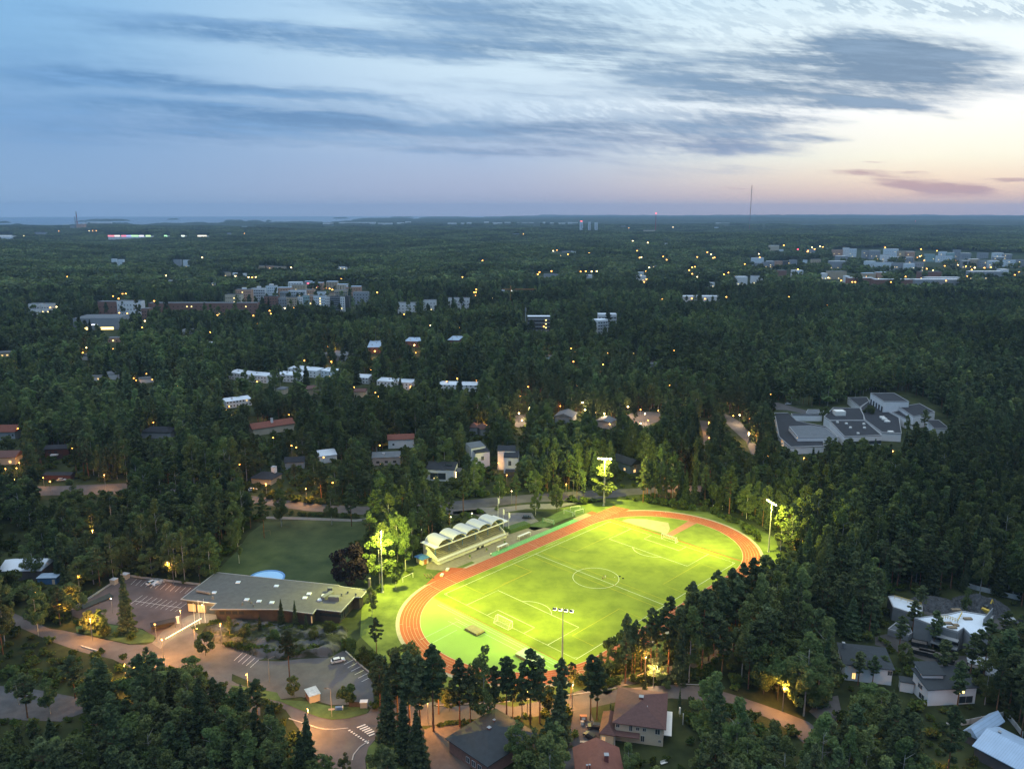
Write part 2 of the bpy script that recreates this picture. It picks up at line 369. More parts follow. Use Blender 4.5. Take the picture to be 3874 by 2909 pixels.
# ================================================================== ground
def ground():
    az = np.linspace(-.95, .95, 620); r = np.concatenate([[60], np.geomspace(120, 27500, 330)])
    A, R = np.meshgrid(az, r); X = R * np.sin(A); Y = R * np.cos(A); Z = hgt(X, Y)
    k = np.clip((R - 6900) / 1700, 0, 1)                 # unbroken far-off woods: crowns roll the surface
    rough = (np.sin(X * .031 + np.sin(Y * .017) * 2) * np.cos(Y * .027 + np.sin(X * .013) * 2) + .7 * np.sin(X * .083 + Y * .051)) * 3.2
    Z = Z + k * (12 + rough) * (Z > -6)
    n, m = R.shape; v = np.stack([X, Y, Z], -1).reshape(-1, 3)
    i = np.arange((n - 1) * m).reshape(n - 1, m)[:, :-1].ravel(); f = np.stack([i, i + m, i + m + 1, i + 1], 1)
    me = bpy.data.meshes.new('ground'); me.from_pydata(v.tolist(), [], f.tolist()); me.polygons.foreach_set('use_smooth', [True] * len(me.polygons)); me.update()
    m_ = bpy.data.materials.new('forest_floor'); m_.use_nodes = True; nt = m_.node_tree; N = nt.nodes; L = nt.links; b = N['Principled BSDF']; b.inputs['Roughness'].default_value = .95; b.inputs['Specular IOR Level'].default_value = .1
    tc = N.new('ShaderNodeTexCoord')
    def noise(s, d): q = N.new('ShaderNodeTexNoise'); q.inputs['Scale'].default_value = s; q.inputs['Detail'].default_value = d; q.inputs['Roughness'].default_value = .65; L.new(tc.outputs['Object'], q.inputs['Vector']); return q.outputs['Fac']
    def rp(v, a, ca, b_, cb): q = N.new('ShaderNodeValToRGB'); q.color_ramp.elements[0].position = a; q.color_ramp.elements[1].position = b_; q.color_ramp.elements[0].color = (*ca, 1); q.color_ramp.elements[1].color = (*cb, 1); L.new(v, q.inputs[0]); return q.outputs[0]
    near = rp(noise(.09, 8), .38, (.018, .026, .010), .66, (.050, .062, .022))
    far = rp(noise(.012, 10), .36, (.013, .026, .013), .66, (.036, .056, .024))
    ln = N.new('ShaderNodeVectorMath'); ln.operation = 'LENGTH'; L.new(tc.outputs['Object'], ln.inputs[0])
    mr = N.new('ShaderNodeMapRange'); mr.inputs['From Min'].default_value = 1200; mr.inputs['From Max'].default_value = 3000; L.new(ln.outputs['Value'], mr.inputs['Value'])
    mx = N.new('ShaderNodeMix'); mx.data_type = 'RGBA'; L.new(mr.outputs[0], mx.inputs[0]); L.new(near, mx.inputs[6]); L.new(far, mx.inputs[7]); L.new(mx.outputs[2], b.inputs['Base Color'])
    me.materials.append(m_); link('ground', me, kind='structure')
    # the sea beyond the coast
    az = np.linspace(-.95, .35, 120); r = np.geomspace(7800, 27500, 24); A, R = np.meshgrid(az, r); n, m = R.shape
    v = np.stack([R * np.sin(A), R * np.cos(A), R * 0 - 3], -1).reshape(-1, 3); i = np.arange((n - 1) * m).reshape(n - 1, m)[:, :-1].ravel(); f = np.stack([i, i + m, i + m + 1, i + 1], 1)
    me = bpy.data.meshes.new('sea'); me.from_pydata(v.tolist(), [], f.tolist()); me.materials.append(mat('sea_water', (.05, .09, .14), .32, .2, .004, spec=.5)); link('sea', me, kind='structure')
ground()

LV = .03
def sheet(name, poly, m, lev=1, px=True, kind='structure', label=None, cat=None, fence=0):
    """a flat sheet on the ground, poly in photo pixels (px) or metres"""
    pts = [S(*p, lev * LV) if px else p for p in poly]
    mb = MB(); n = len(pts); a = sum(pts[i][0] * pts[(i + 1) % n][1] - pts[(i + 1) % n][0] * pts[i][1] for i in range(n))
    if a < 0: pts = pts[::-1]
    me = bpy.data.meshes.new(name)
    import mathutils
    tris = mathutils.geometry.tessellate_polygon([[Vector((x, y, 0)) for x, y in pts]])
    me.from_pydata([(x, y, lev * LV) for x, y in pts], [], [tuple(t) for t in tris]); me.update()
    import bmesh
    bm = bmesh.new(); bm.from_mesh(me); bmesh.ops.recalc_face_normals(bm, faces=bm.faces)
    for fc in bm.faces:
        if fc.normal.z < 0: fc.normal_flip()
    bm.to_mesh(me); bm.free(); me.materials.append(m)
    o = link(name, me, kind=kind)
    if label: tag(o, label, cat)
    return o
def strip(pts, w, z, mb, closed=False):
    """flat line of width w along metre points"""
    n = len(pts); k = len(mb.v)
    for i in range(n):
        a = pts[i - 1] if (i > 0 or closed) else pts[i]; b = pts[(i + 1) % n] if (i < n - 1 or closed) else pts[i]
        dx, dy = b[0] - a[0], b[1] - a[1]; l = math.hypot(dx, dy) or 1; nx, ny = -dy / l * w / 2, dx / l * w / 2
        mb.v += [(pts[i][0] + nx, pts[i][1] + ny, z), (pts[i][0] - nx, pts[i][1] - ny, z)]
    for i in range(n if closed else n - 1):
        j = (i + 1) % n; mb.f.append((k + 2 * i, k + 2 * i + 1, k + 2 * j + 1, k + 2 * j)); mb.m.append(0)
    return mb
def band(pts, w0, z0, z1, mb):
    """low wall of width w along metre points"""
    for i in range(len(pts) - 1):
        (x0, y0), (x1, y1) = pts[i], pts[i + 1]; dx, dy = x1 - x0, y1 - y0; l = math.hypot(dx, dy) or 1; nx, ny = -dy / l * w0 / 2, dx / l * w0 / 2
        mb.prism([(x0 + nx, y0 + ny), (x0 - nx, y0 - ny), (x1 - nx, y1 - ny), (x1 + nx, y1 + ny)], z0, z1)
    return mb
def SS(pts, z=0): return [S(*p, z) for p in pts]

ASPH = mat('asphalt_road', (.070, .068, .070), .9, .34, .12, detail=12)
ASPH2 = mat('worn_asphalt', (.100, .090, .086), .9, .36, .10, detail=12)
PAV = mat('paving', (.14, .135, .125), .9, .15, .5)
GRAV = mat('gravel_yard', (.085, .085, .088), .95, .25, .4, detail=8)
GRASS = mat('lawn_grass', (.050, .088, .024), .95, .35, .22, detail=8, col2=(.066, .105, .030))
MEADOW = mat('meadow_grass', (.016, .042, .010), .95, .3, .07, detail=11, col2=(.052, .070, .022))
DIRT = mat('dirt_path', (.16, .135, .10), .95, .2, .4)
KERB = mat('kerb_stone', (.34, .33, .31), .85, .12, 1)
WPAINT = mat('white_paint_line', (.72, .70, .64), .8, .10, 2)

# --- lower left: street, car parks, street junction
sheet('street', pxs(A1, [(-60, 490), (40, 550), (110, 588), (220, 635), (345, 690), (430, 700), (530, 722), (760, 772), (890, 800), (1010, 800), (1090, 770), (1200, 790), (1290, 830), (1400, 900), (1500, 990), (1640, 1070), (1827, 1130)]) +
      pxs(A2, [(60, 1040), (300, 1190), (480, 1260), (640, 1300), (760, 1300), (900, 1270), (960, 1180), (1100, 1150)]) + [(1650, 2672), (1880, 2662), (2080, 2640), (2180, 2630), (2330, 2606), (2551, 2589), (2666, 2596), (2760, 2622), (2860, 2655), (2960, 2690), (3060, 2730), (3140, 2800), (3150, 2860),
      (3080, 2850), (3000, 2770), (2900, 2712), (2780, 2672), (2660, 2648), (2540, 2640), (2330, 2655), (2220, 2680), (2060, 2706), (1810, 2727), (1650, 2742), (1560, 2745)] +
      pxs(A2, [(1120, 1380), (960, 1440), (900, 1510), (880, 1600), (890, 1700), (700, 1900), (520, 1900), (500, 1500), (330, 1250), (150, 1150)]) +
      pxs(A1, [(1800, 1290), (1500, 1190), (1250, 1080), (1000, 1000), (900, 960), (780, 900), (560, 850), (350, 775), (100, 665), (-60, 585)]), ASPH2, 1)
sheet('yard', pxs(A1, [(-80, 1085), (120, 1085), (300, 1120), (570, 1170), (600, 1260), (420, 1330), (120, 1320), (-80, 1300)]), GRAV, 2)
LP = pxs(A1, [(1080, 800), (1180, 700), (1290, 660), (1420, 770), (1480, 790), (1560, 800), (1690, 845), (1827, 895)]) + pxs(A2, [(130, 910), (300, 915), (420, 898), (640, 888), (725, 842), (760, 850), (830, 930), (925, 1010), (945, 1250), (880, 1215), (640, 1215), (440, 1160), (300, 1175), (100, 1060), (-40, 1000)]) + pxs(A1, [(1600, 1060), (1450, 960), (1300, 880)])
sheet('lower_car_park', LP, mat('car_park_asphalt', (.090, .086, .086), .9, .36, .10, detail=12), 3)
UP = pxs(A1, [(470, 590), (480, 575), (780, 382), (890, 335), (1110, 362), (1250, 378), (1385, 395), (1500, 420), (1480, 640), (1390, 620), (1180, 660), (1090, 760), (985, 690), (760, 655), (600, 640)])
sheet('upper_car_park', UP, mat('car_park_asphalt_b', (.104, .080, .076), .9, .36, .10, detail=12), 2)
sheet('ramp_path', pxs(A1, [(1050, 790), (1130, 700), (1300, 600), (1390, 570), (1490, 560), (1500, 640), (1440, 650), (1390, 650), (1290, 690), (1150, 790), (1110, 830)]), PAV, 4)
sheet('grass_verge', pxs(A2, [(-60, 1080), (60, 1090), (270, 1130), (300, 1180), (480, 1190), (640, 1225), (880, 1232), (905, 1250), (890, 1275), (760, 1308), (650, 1318), (560, 1300), (420, 1245), (300, 1195), (100, 1150)]), GRASS, 5)
sheet('grass_verge', pxs(A1, [(520, 660), (620, 655), (760, 660), (980, 695), (1070, 740), (1060, 780), (900, 795), (780, 768), (620, 730), (530, 715)]), GRASS, 5)
sheet('grass_verge', pxs(A2, [(900, 1510), (960, 1450), (1120, 1400), (1200, 1420), (1200, 1700), (900, 1700), (885, 1600)]), GRASS, 5)
# rows of parking bays
pm = MB()
for i in range(12):
    a = S(*A1(945 + i * 34, 350 + i * 5.5)); b = S(*A1(912 + i * 34, 380 + i * 5.5)); b = (a[0] + (b[0] - a[0]) * 1.25, a[1] + (b[1] - a[1]) * 1.25)
    strip([a, b], .11, 5 * LV, pm)
for i in range(10):
    a = S(*A1(985 + i * 34, 462 + i * 6)); b = S(*A1(905 + i * 34, 520 + i * 6)); strip([a, b], .11, 5 * LV, pm)
strip(SS([A1(930, 500), A1(1250, 548)]), .14, 5 * LV, pm)
for i in range(6):
    a = S(*A2(800 + i * 24, 905 + i * 24)); b = S(*A2(735 + i * 24, 938 + i * 24)); strip([a, b], .14, 5 * LV, pm)
for i in range(5):
    a = S(*A1(1790 + i * -28, 905 - i * 12)); b = S(*A1(1730 + i * -28, 960 - i * 12)); strip([a, b], .14, 5 * LV, pm)
pm.build('parking_bay_marking', WPAINT, kind='structure')
zb = MB()
for (x0, y0, x1, y1) in [(1000, 1350, 1215, 1270), (1070, 1392, 1275, 1312), (1130, 1430, 1330, 1352), (1190, 1468, 1380, 1390), (1245, 1508, 1430, 1435), (1300, 1555, 1440, 1500)]:
    f_ = lambda x, y: (1200 + x / 6.643, 2550 + y / 6.643)
    strip([S(*f_(x0, y0)), S(*f_(x1, y1))], .5, 6 * LV, zb)
for i in range(9):
    f_ = lambda x, y: (1200 + x / 6.643, 2550 + y / 6.643)
    strip([S(*f_(785 + i * 58, 1430 + i * 39)), S(*f_(835 + i * 58, 1408 + i * 39))], .45, 6 * LV, zb)
zb.build('crossing_marking', WPAINT, kind='structure')
kb = MB()
band(SS([A2(350, 1310), (1200 + 30 / 6.643, 2550 + 1355 / 6.643), (1200 + 200 / 6.643, 2550 + 1385 / 6.643), (1200 + 420 / 6.643, 2550 + 1395 / 6.643), (1200 + 780 / 6.643, 2550 + 1355 / 6.643)]), .3, .02, .17, kb)
band(SS([A2(905, 1465), A2(840, 1510), A2(800, 1560), A2(790, 1600)]), .3, .02, .17, kb)
band(SS([A2(745, 850), A2(800, 900), A2(860, 955), A2(915, 1000)]), .35, .02, .45, kb)
band(SS([(1650, 2668), (1880, 2658), (2080, 2636), (2180, 2626), (2330, 2602)]), .3, .02, .18, kb)
band(SS([(2551, 2585), (2666, 2592), (2730, 2606)]), .3, .02, .18, kb)
band(SS(pxs(A1, [(485, 568), (640, 470), (778, 378)])), .35, .02, .7, kb)
band(SS(pxs(A1, [(890, 330), (1110, 358), (1380, 390)])), .35, .02, .8, kb)
band(SS(pxs(A1, [(560, 812), (620, 830), (690, 850)])), .5, .02, .35, kb)
kb.build('kerb', KERB, kind='structure')
# --- right and back of the stadium
sheet('grass_slope', [W(s, t) for s, t in [(-60, 44), (-30, 44), (20, 44), (60, 44), (60, 60), (20, 57), (-20, 54), (-40, 52), (-60, 52)]], GRASS, 1, px=False)
sheet('dirt_path', [(2150, 2622), (2283, 2588), (2400, 2556), (2470, 2530), (2590, 2508), (2680, 2470), (2760, 2430), (2800, 2440), (2720, 2492), (2600, 2535), (2480, 2560), (2400, 2585), (2300, 2608), (2200, 2628)], DIRT, 2)
sheet('sidewalk', [(1560, 2665), (1650, 2652), (1900, 2645), (2080, 2618), (2090, 2628), (1900, 2655), (1650, 2664), (1560, 2676)], PAV, 2)
sheet('driveway', [(2170, 2690), (2230, 2675), (2240, 2710), (2255, 2745), (2290, 2760), (2280, 2830), (2200, 2850), (2180, 2960), (2120, 2960), (2150, 2800)], ASPH, 2)
sheet('driveway', [(1650, 2742), (1735, 2735), (1745, 2760), (1760, 2800), (1790, 2960), (1640, 2960), (1600, 2760)], mat('brown_paving', (.115, .09, .075), .9, .2, .5), 2)
sheet('driveway', [(3060, 2690), (3110, 2640), (3170, 2630), (3185, 2700), (3140, 2760)], ASPH2, 2)
sheet('yard', pxs(ZR, [(700, 560), (850, 520), (1090, 640), (1500, 760), (1700, 740), (1950, 760), (2230, 560), (2230, 900), (1950, 960), (1700, 950), (1400, 880), (1100, 760), (700, 640)]), mat('building_site_soil', (.06, .058, .056), .95, .35, .3, detail=9), 1)
sheet('yard', pxs(ZR, [(1180, 200), (1500, 190), (1900, 230), (2080, 340), (2060, 460), (1850, 520), (1200, 330)]), mat('building_site_soil', (0, 0, 0)), 1)
# upper street behind the stadium
sheet('upper_street', [(-100, 1842), (240, 1838), (500, 1826), (700, 1850), (980, 1878), (1180, 1905), (1365, 1916), (1560, 1906), (1714, 1896), (1849, 1883), (2026, 1868), (2260, 1853), (2390, 1848), (2530, 1836), (2740, 1838), (2960, 1852),
                       (2960, 1872), (2740, 1860), (2540, 1862), (2390, 1872), (2340, 1880), (2180, 1893), (1990, 1900), (1865, 1915), (1714, 1928), (1560, 1940), (1365, 1946), (1160, 1932), (970, 1905), (700, 1885), (490, 1868), (240, 1872), (-100, 1882)], ASPH, 1)
sheet('sidewalk', [(1714, 1934), (1865, 1922), (1990, 1908), (2180, 1901), (2290, 1890), (2290, 1896), (2180, 1910), (2100, 1925), (1990, 1925), (1865, 1945), (1714, 1945)], PAV, 2)
sheet('foot_path', [(900, 1950), (1150, 1956), (1345, 1964), (1480, 1950), (1480, 1957), (1345, 1973), (1150, 1966), (900, 1958)], PAV, 1)
sheet('stadium_yard', pxs(ZG, [(1580, 330), (1450, 250), (1230, 255), (1330, 340), (1380, 420), (1560, 440), (1560, 520), (1830, 520), (2060, 450), (2000, 400), (1960, 330), (1780, 330)]), PAV, 3)
sheet('stadium_yard', pxs(ZG, [(780, 340), (820, 290), (1230, 255), (1340, 350), (1250, 400), (1130, 330), (900, 360)]), ASPH2, 2)
sheet('grass_verge', pxs(ZG, [(1860, 520), (2060, 455), (2212, 380), (2300, 330), (2560, 240), (2700, 240), (2700, 330), (2420, 420), (2180, 520), (1990, 580)]), GRASS, 4)
sheet('meadow', [(800, 2205), (830, 2150), (900, 2080), (940, 2020), (1000, 1975), (1150, 1968), (1345, 1975), (1400, 1970), (1400, 2060), (1380, 2120), (1400, 2160), (1500, 2120), (1560, 2110), (1600, 2150), (1560, 2190), (1480, 2230), (1430, 2260), (1380, 2250), (1300, 2240), (1100, 2240), (900, 2240)], MEADOW, 1)
sheet('school_path', pxs(M3, [(1830, 575), (1900, 600), (2000, 660), (2080, 760), (2140, 860), (2160, 960), (2100, 960), (2040, 820), (1920, 710), (1830, 620)]), ASPH2, 1)
sheet('school_path', pxs(M3, [(1650, 640), (1720, 650), (1740, 760), (1730, 880), (1690, 900), (1680, 760)]), ASPH2, 1)
sheet('school_yard', pxs(M3, [(1040, 590), (1160, 565), (1320, 575), (1330, 640), (1180, 700), (1050, 700)]), ASPH2, 1)
sheet('school_yard', pxs(M3, [(100, 600), (200, 590), (200, 700), (110, 700)]), ASPH2, 1)
sheet('school_yard', pxs(ZS, [(-60, 215), (130, 215), (400, 290), (560, 330), (420, 340), (230, 300), (-60, 290)]), ASPH, 1)
# rock outcrop in front of the low building
def outcrop():
    poly = pxs(A1, [(1400, 700), (1500, 650), (1700, 640), (1820, 650)]) + pxs(A2, [(150, 655), (400, 670), (640, 700), (760, 690), (740, 800), (640, 880), (420, 890), (300, 905), (150, 890), (0, 840)]) + pxs(A1, [(1560, 795), (1480, 780)])
    P = np.array(SS(poly)); x0, y0 = P.min(0); x1, y1 = P.max(0); nx, ny = 150, 70
    gx = np.linspace(x0, x1, nx); gy = np.linspace(y0, y1, ny); X, Y = np.meshgrid(gx, gy)
    q = np.array([P2(a, b, 0) for a, b in zip(X.ravel(), Y.ravel())]).reshape(ny, nx, 2)
    msk = np.zeros((RH, RW), bool); raster(msk, poly)
    ins = look(msk, q[..., 0].ravel(), q[..., 1].ravel()).reshape(ny, nx).astype(float)
    sm = ins.copy()
    for _ in range(9): sm = (sm + np.roll(sm, 1, 0) + np.roll(sm, -1, 0) + np.roll(sm, 1, 1) + np.roll(sm, -1, 1)) / 5
    from mathutils import noise as mn
    nz = np.array([mn.fractal(Vector((a * .16, b * .16, 3)), 1.0, 2.1, 5) + .35 * mn.ridged_multi_fractal(Vector((a * .10, b * .16, 9)), .8, 2, 4, 1, 2) for a, b in zip(X.ravel(), Y.ravel())]).reshape(ny, nx)
    h = 2.6 * np.clip(sm * 1.5 - .45, 0, 1) * (.45 + .55 * nz) * (ins > 0) - .05
    v = np.stack([X, Y, h], -1).reshape(-1, 3)
    f = []
    for j in range(ny - 1):
        for i in range(nx - 1):
            if sm[j, i] > .02: k = j * nx + i; f.append((k, k + 1, k + nx + 1, k + nx))
    me = bpy.data.meshes.new('rock_outcrop'); me.from_pydata(v.tolist(), [], f); me.polygons.foreach_set('use_smooth', [True] * len(f))
    me.materials.append(mat('mossy_bedrock', (.026, .034, .013), .95, .35, .20, col2=(.058, .060, .062), detail=10, sharp=True)); link('rock_outcrop', me, kind='structure')
outcrop()
# ================================================================== stadium
R0, R1, SA, SB = 36.2, 43.6, -43.2, 42.2
def oval(r, n=48, sa=SA, sb=SB):
    p = [(sb + r * cos(a), r * sin(a)) for a in np.linspace(-pi / 2, pi / 2, n)] + [(sa + r * cos(a), r * sin(a)) for a in np.linspace(pi / 2, 3 * pi / 2, n)]
    return p
def WW(l): return [W(s, t) for s, t in l]
TRACK = mat('running_track_rubber', (.31, .074, .030), .9, .12, .25, detail=8)
TURF = mat('artificial_turf', (.135, .190, .014), .95, .18, .10, detail=11, col2=(.185, .235, .020))
MINT = mat('green_rubber_court', (.19, .32, .06), .9, .10, .07, detail=7)
LINEM = mat('pitch_line', (.62, .66, .48), .9, .08, 1)
YEL = mat('yellow_line', (.48, .40, .03), .9, .08, 1)
sheet('grass_bank', WW([(-52, -64), (-37, -58), (-37, -47), (-10, -47), (45, -47), (48, -62), (72, -56), (80, -46), (96, -20), (97, 10), (88, 32), (66, 47), (40, 50), (0, 50), (-40, 50), (-66, 44), (-84, 36), (-94, 16), (-96, -8), (-92, -30), (-80, -46), (-66, -56)]),
      mat('stadium_grass', (.062, .100, .014), .95, .35, .12, detail=10, col2=(.100, .130, .026)), 2, px=False)
sheet('track_border', WW(oval(R1 + 1.3)), mat('pale_paving', (.30, .27, .20), .9, .15, .6), 3, px=False)
sheet('running_track', WW(oval(R1)), TRACK, 4, px=False)
sheet('running_track', WW([(38, -R0 + .2), (71, -35.2), (69, -R1), (38, -R1)]), TRACK, 5, px=False)
sheet('running_track', WW([(-52, -R1), (-38, -R1), (-30, -R1), (-34, -48.5), (-41, -48.5)]), TRACK, 5, px=False)
inner = oval(R0)
sheet('turf', WW([(min(max(s, -56), 54.6), t) for s, t in inner]), TURF, 6, px=False)
sheet('green_court', WW([(s, t) for s, t in oval(R0) if s < -56.2] and sorted([(s, t) for s, t in oval(R0, 120) if s < -56], key=lambda p: p[1])), MINT, 6, px=False)
sheet('infield_grass', WW(sorted([(s, t) for s, t in oval(R0, 120) if s > 54.6], key=lambda p: p[1])), mat('infield_grass', (.13, .168, .022), .95, .25, .2, detail=8), 6, px=False)
sheet('sand_sector', WW([(56.0, -29), (57.4, -4.5), (64, -7.5), (69.5, -12), (66, -22), (60.5, -28.5)]), mat('sand', (.25, .23, .14), .95, .12, .3), 7, px=False)
sheet('runway', WW([(56.2, -4.8), (78.2, -6.4), (78.3, -2.0), (56.6, -1.8)]), mat('red_runway', (.30, .12, .08), .9, .12, .3), 8, px=False)
sheet('stand_apron', WW([(-37, -46.9), (-30, -46.9), (8, -46.9), (26, -46.9), (18, -60), (3, -62), (-37, -60), (-42, -55)]), mat('concrete_slabs', (.20, .175, .12), .9, .15, .7), 4, px=False)
sheet('long_jump_strip', WW([(-14, -46.8), (42, -46.8), (42, -R1), (-14, -R1)]), mat('green_strip', (.10, .30, .09), .9, .1, .3), 6, px=False)
sheet('sand_pit', WW([(-24, -47.2), (-14, -47.2), (-14, -R1), (-24, -R1)]), mat('sand', (0, 0, 0)), 6, px=False)
sheet('sand_pit', WW([(42, -47.4), (52, -47.4), (52, -43.9), (42, -43.9)]), mat('sand', (0, 0, 0)), 6, px=False)
sheet('running_track', WW([(52, -47), (56, -47), (56, -R1), (52, -R1)]), TRACK, 6, px=False)
def W3(l): return WW(l)
mb = MB()
for k in range(7):
    r = R0 + .05 + (R1 - R0 - .1) * k / 6
    strip(W3(oval(r, 64)), .08 if k else .2, 6.4 * LV, mb, True)
for k in range(1, 7):
    t = -(R0 + (R1 - R0) * k / 6)
    strip(W3([(38, t), (69 - (k - 6) * .2, t)]), .11, 6.2 * LV, mb)
for s, t0, t1 in [(-50.5, -R1, -R0), (-42, -R1, -R0), (6, -R1, -R0), (42.2, -R1, -R0), (52, -R1, -R0), (62, -R1, -R0 + .6)]: strip(W3([(s, t0), (s, t1)]), .12, 6.3 * LV, mb)
for a in (2.25, 2.6, 2.95, 3.3, 3.7, .4, .7, 1.1, -.2, -.6):
    c = SB if a < 1.5 else SA
    for k in range(3): r = R0 + 1.2 + 2.4 * k; strip(W3([(c + r * cos(a + k * .05), r * sin(a + k * .05)), (c + (r + 1.2) * cos(a + k * .05), (r + 1.2) * sin(a + k * .05))]), .12, 6.3 * LV, mb)
for i in range(5): strip(W3([(-60 + i * 2.2, 37.5), (-56 + i * 2.2, 43)]), .12, 6.3 * LV, mb); strip(W3([(-56 + i * 2.2, 37.5), (-60 + i * 2.2, 43)]), .12, 6.3 * LV, mb)
mb.build('lane_marking', mat('lane_line', (.46, .34, .24), .9, .1, 1), kind='structure')
mb = MB(); z = 7 * LV; w = .17; HL, HW = 51.37, 32.7
strip(W3([(-HL, -HW), (HL, -HW), (HL, HW), (-HL, HW)]), w, z, mb, True); strip(W3([(0, -HW), (0, HW)]), w, z, mb)
strip(W3([(9.15 * cos(a), 9.15 * sin(a)) for a in np.linspace(0, 2 * pi, 60, endpoint=False)]), w, z, mb, True)
for q in (-1, 1):
    strip(W3([(q * HL, -20.16), (q * (HL - 16.5), -20.16), (q * (HL - 16.5), 20.16), (q * HL, 20.16)]), w, z, mb)
    strip(W3([(q * HL, -9.16), (q * (HL - 5.5), -9.16), (q * (HL - 5.5), 9.16), (q * HL, 9.16)]), w, z, mb)
    strip(W3([(q * (HL - 11 - 9.15 * cos(a)), 9.15 * sin(a)) for a in np.linspace(-.925, .925, 20)]), w, z, mb)
    for v in (-1, 1): strip(W3([(q * HL - q * cos(a), v * HW - v * sin(a)) for a in np.linspace(0, pi / 2, 6)]), .1, z, mb)
for s in (-12, 8): strip(W3([(s, -34.6), (s + 9, -34.6), (s + 9, -33.6)]), .1, z, mb)
mb.build('pitch_marking', LINEM, kind='structure')
mb = MB()
for l in [[A3(210, 195), A3(1095, 555)], [A3(270, 165), A3(1135, 500)], [A3(88, 250), A3(205, 297), A3(0, 388)], [A3(1500, 290), A3(1365, 240), A3(1110, 387), A3(1262, 450)],
          [A3(978, 628), A3(810, 555), A3(485, 742), A3(632, 813)], [A3(375, 112), A3(510, 158), A3(770, 38), A3(650, -5)], [ZG(1690, 1045), ZG(1960, 1155), ZG(1290, 1470), ZG(1010, 1345)]]:
    strip(SS(l), .14, 7.4 * LV, mb)
mb.build('training_marking', YEL, kind='structure')
mb = MB()
for l in [[(-57.6, -28), (-57.6, 33)], [(-58.8, -28), (-58.8, 33)], [(-61, -16), (-61, 30)], [(-62, -13.5), (-79.2, -13.2)], [(-62, -13.5), (-62, -8)], [(-66, -9.2), (-79.8, -8.6)], [(-64, -16), (-64, -9)]]:
    strip(W3(l), .12, 7 * LV, mb)
mb.build('court_marking', mat('court_line', (.42, .62, .38), .9, .05, 1), kind='structure')
mb = MB()
for t in (-44.6, -45.4, -46.2): strip(W3([(-14, t), (42, t)]), .1, 7 * LV, mb)
mb.build('strip_marking', mat('court_line', (0, 0, 0)), kind='structure')

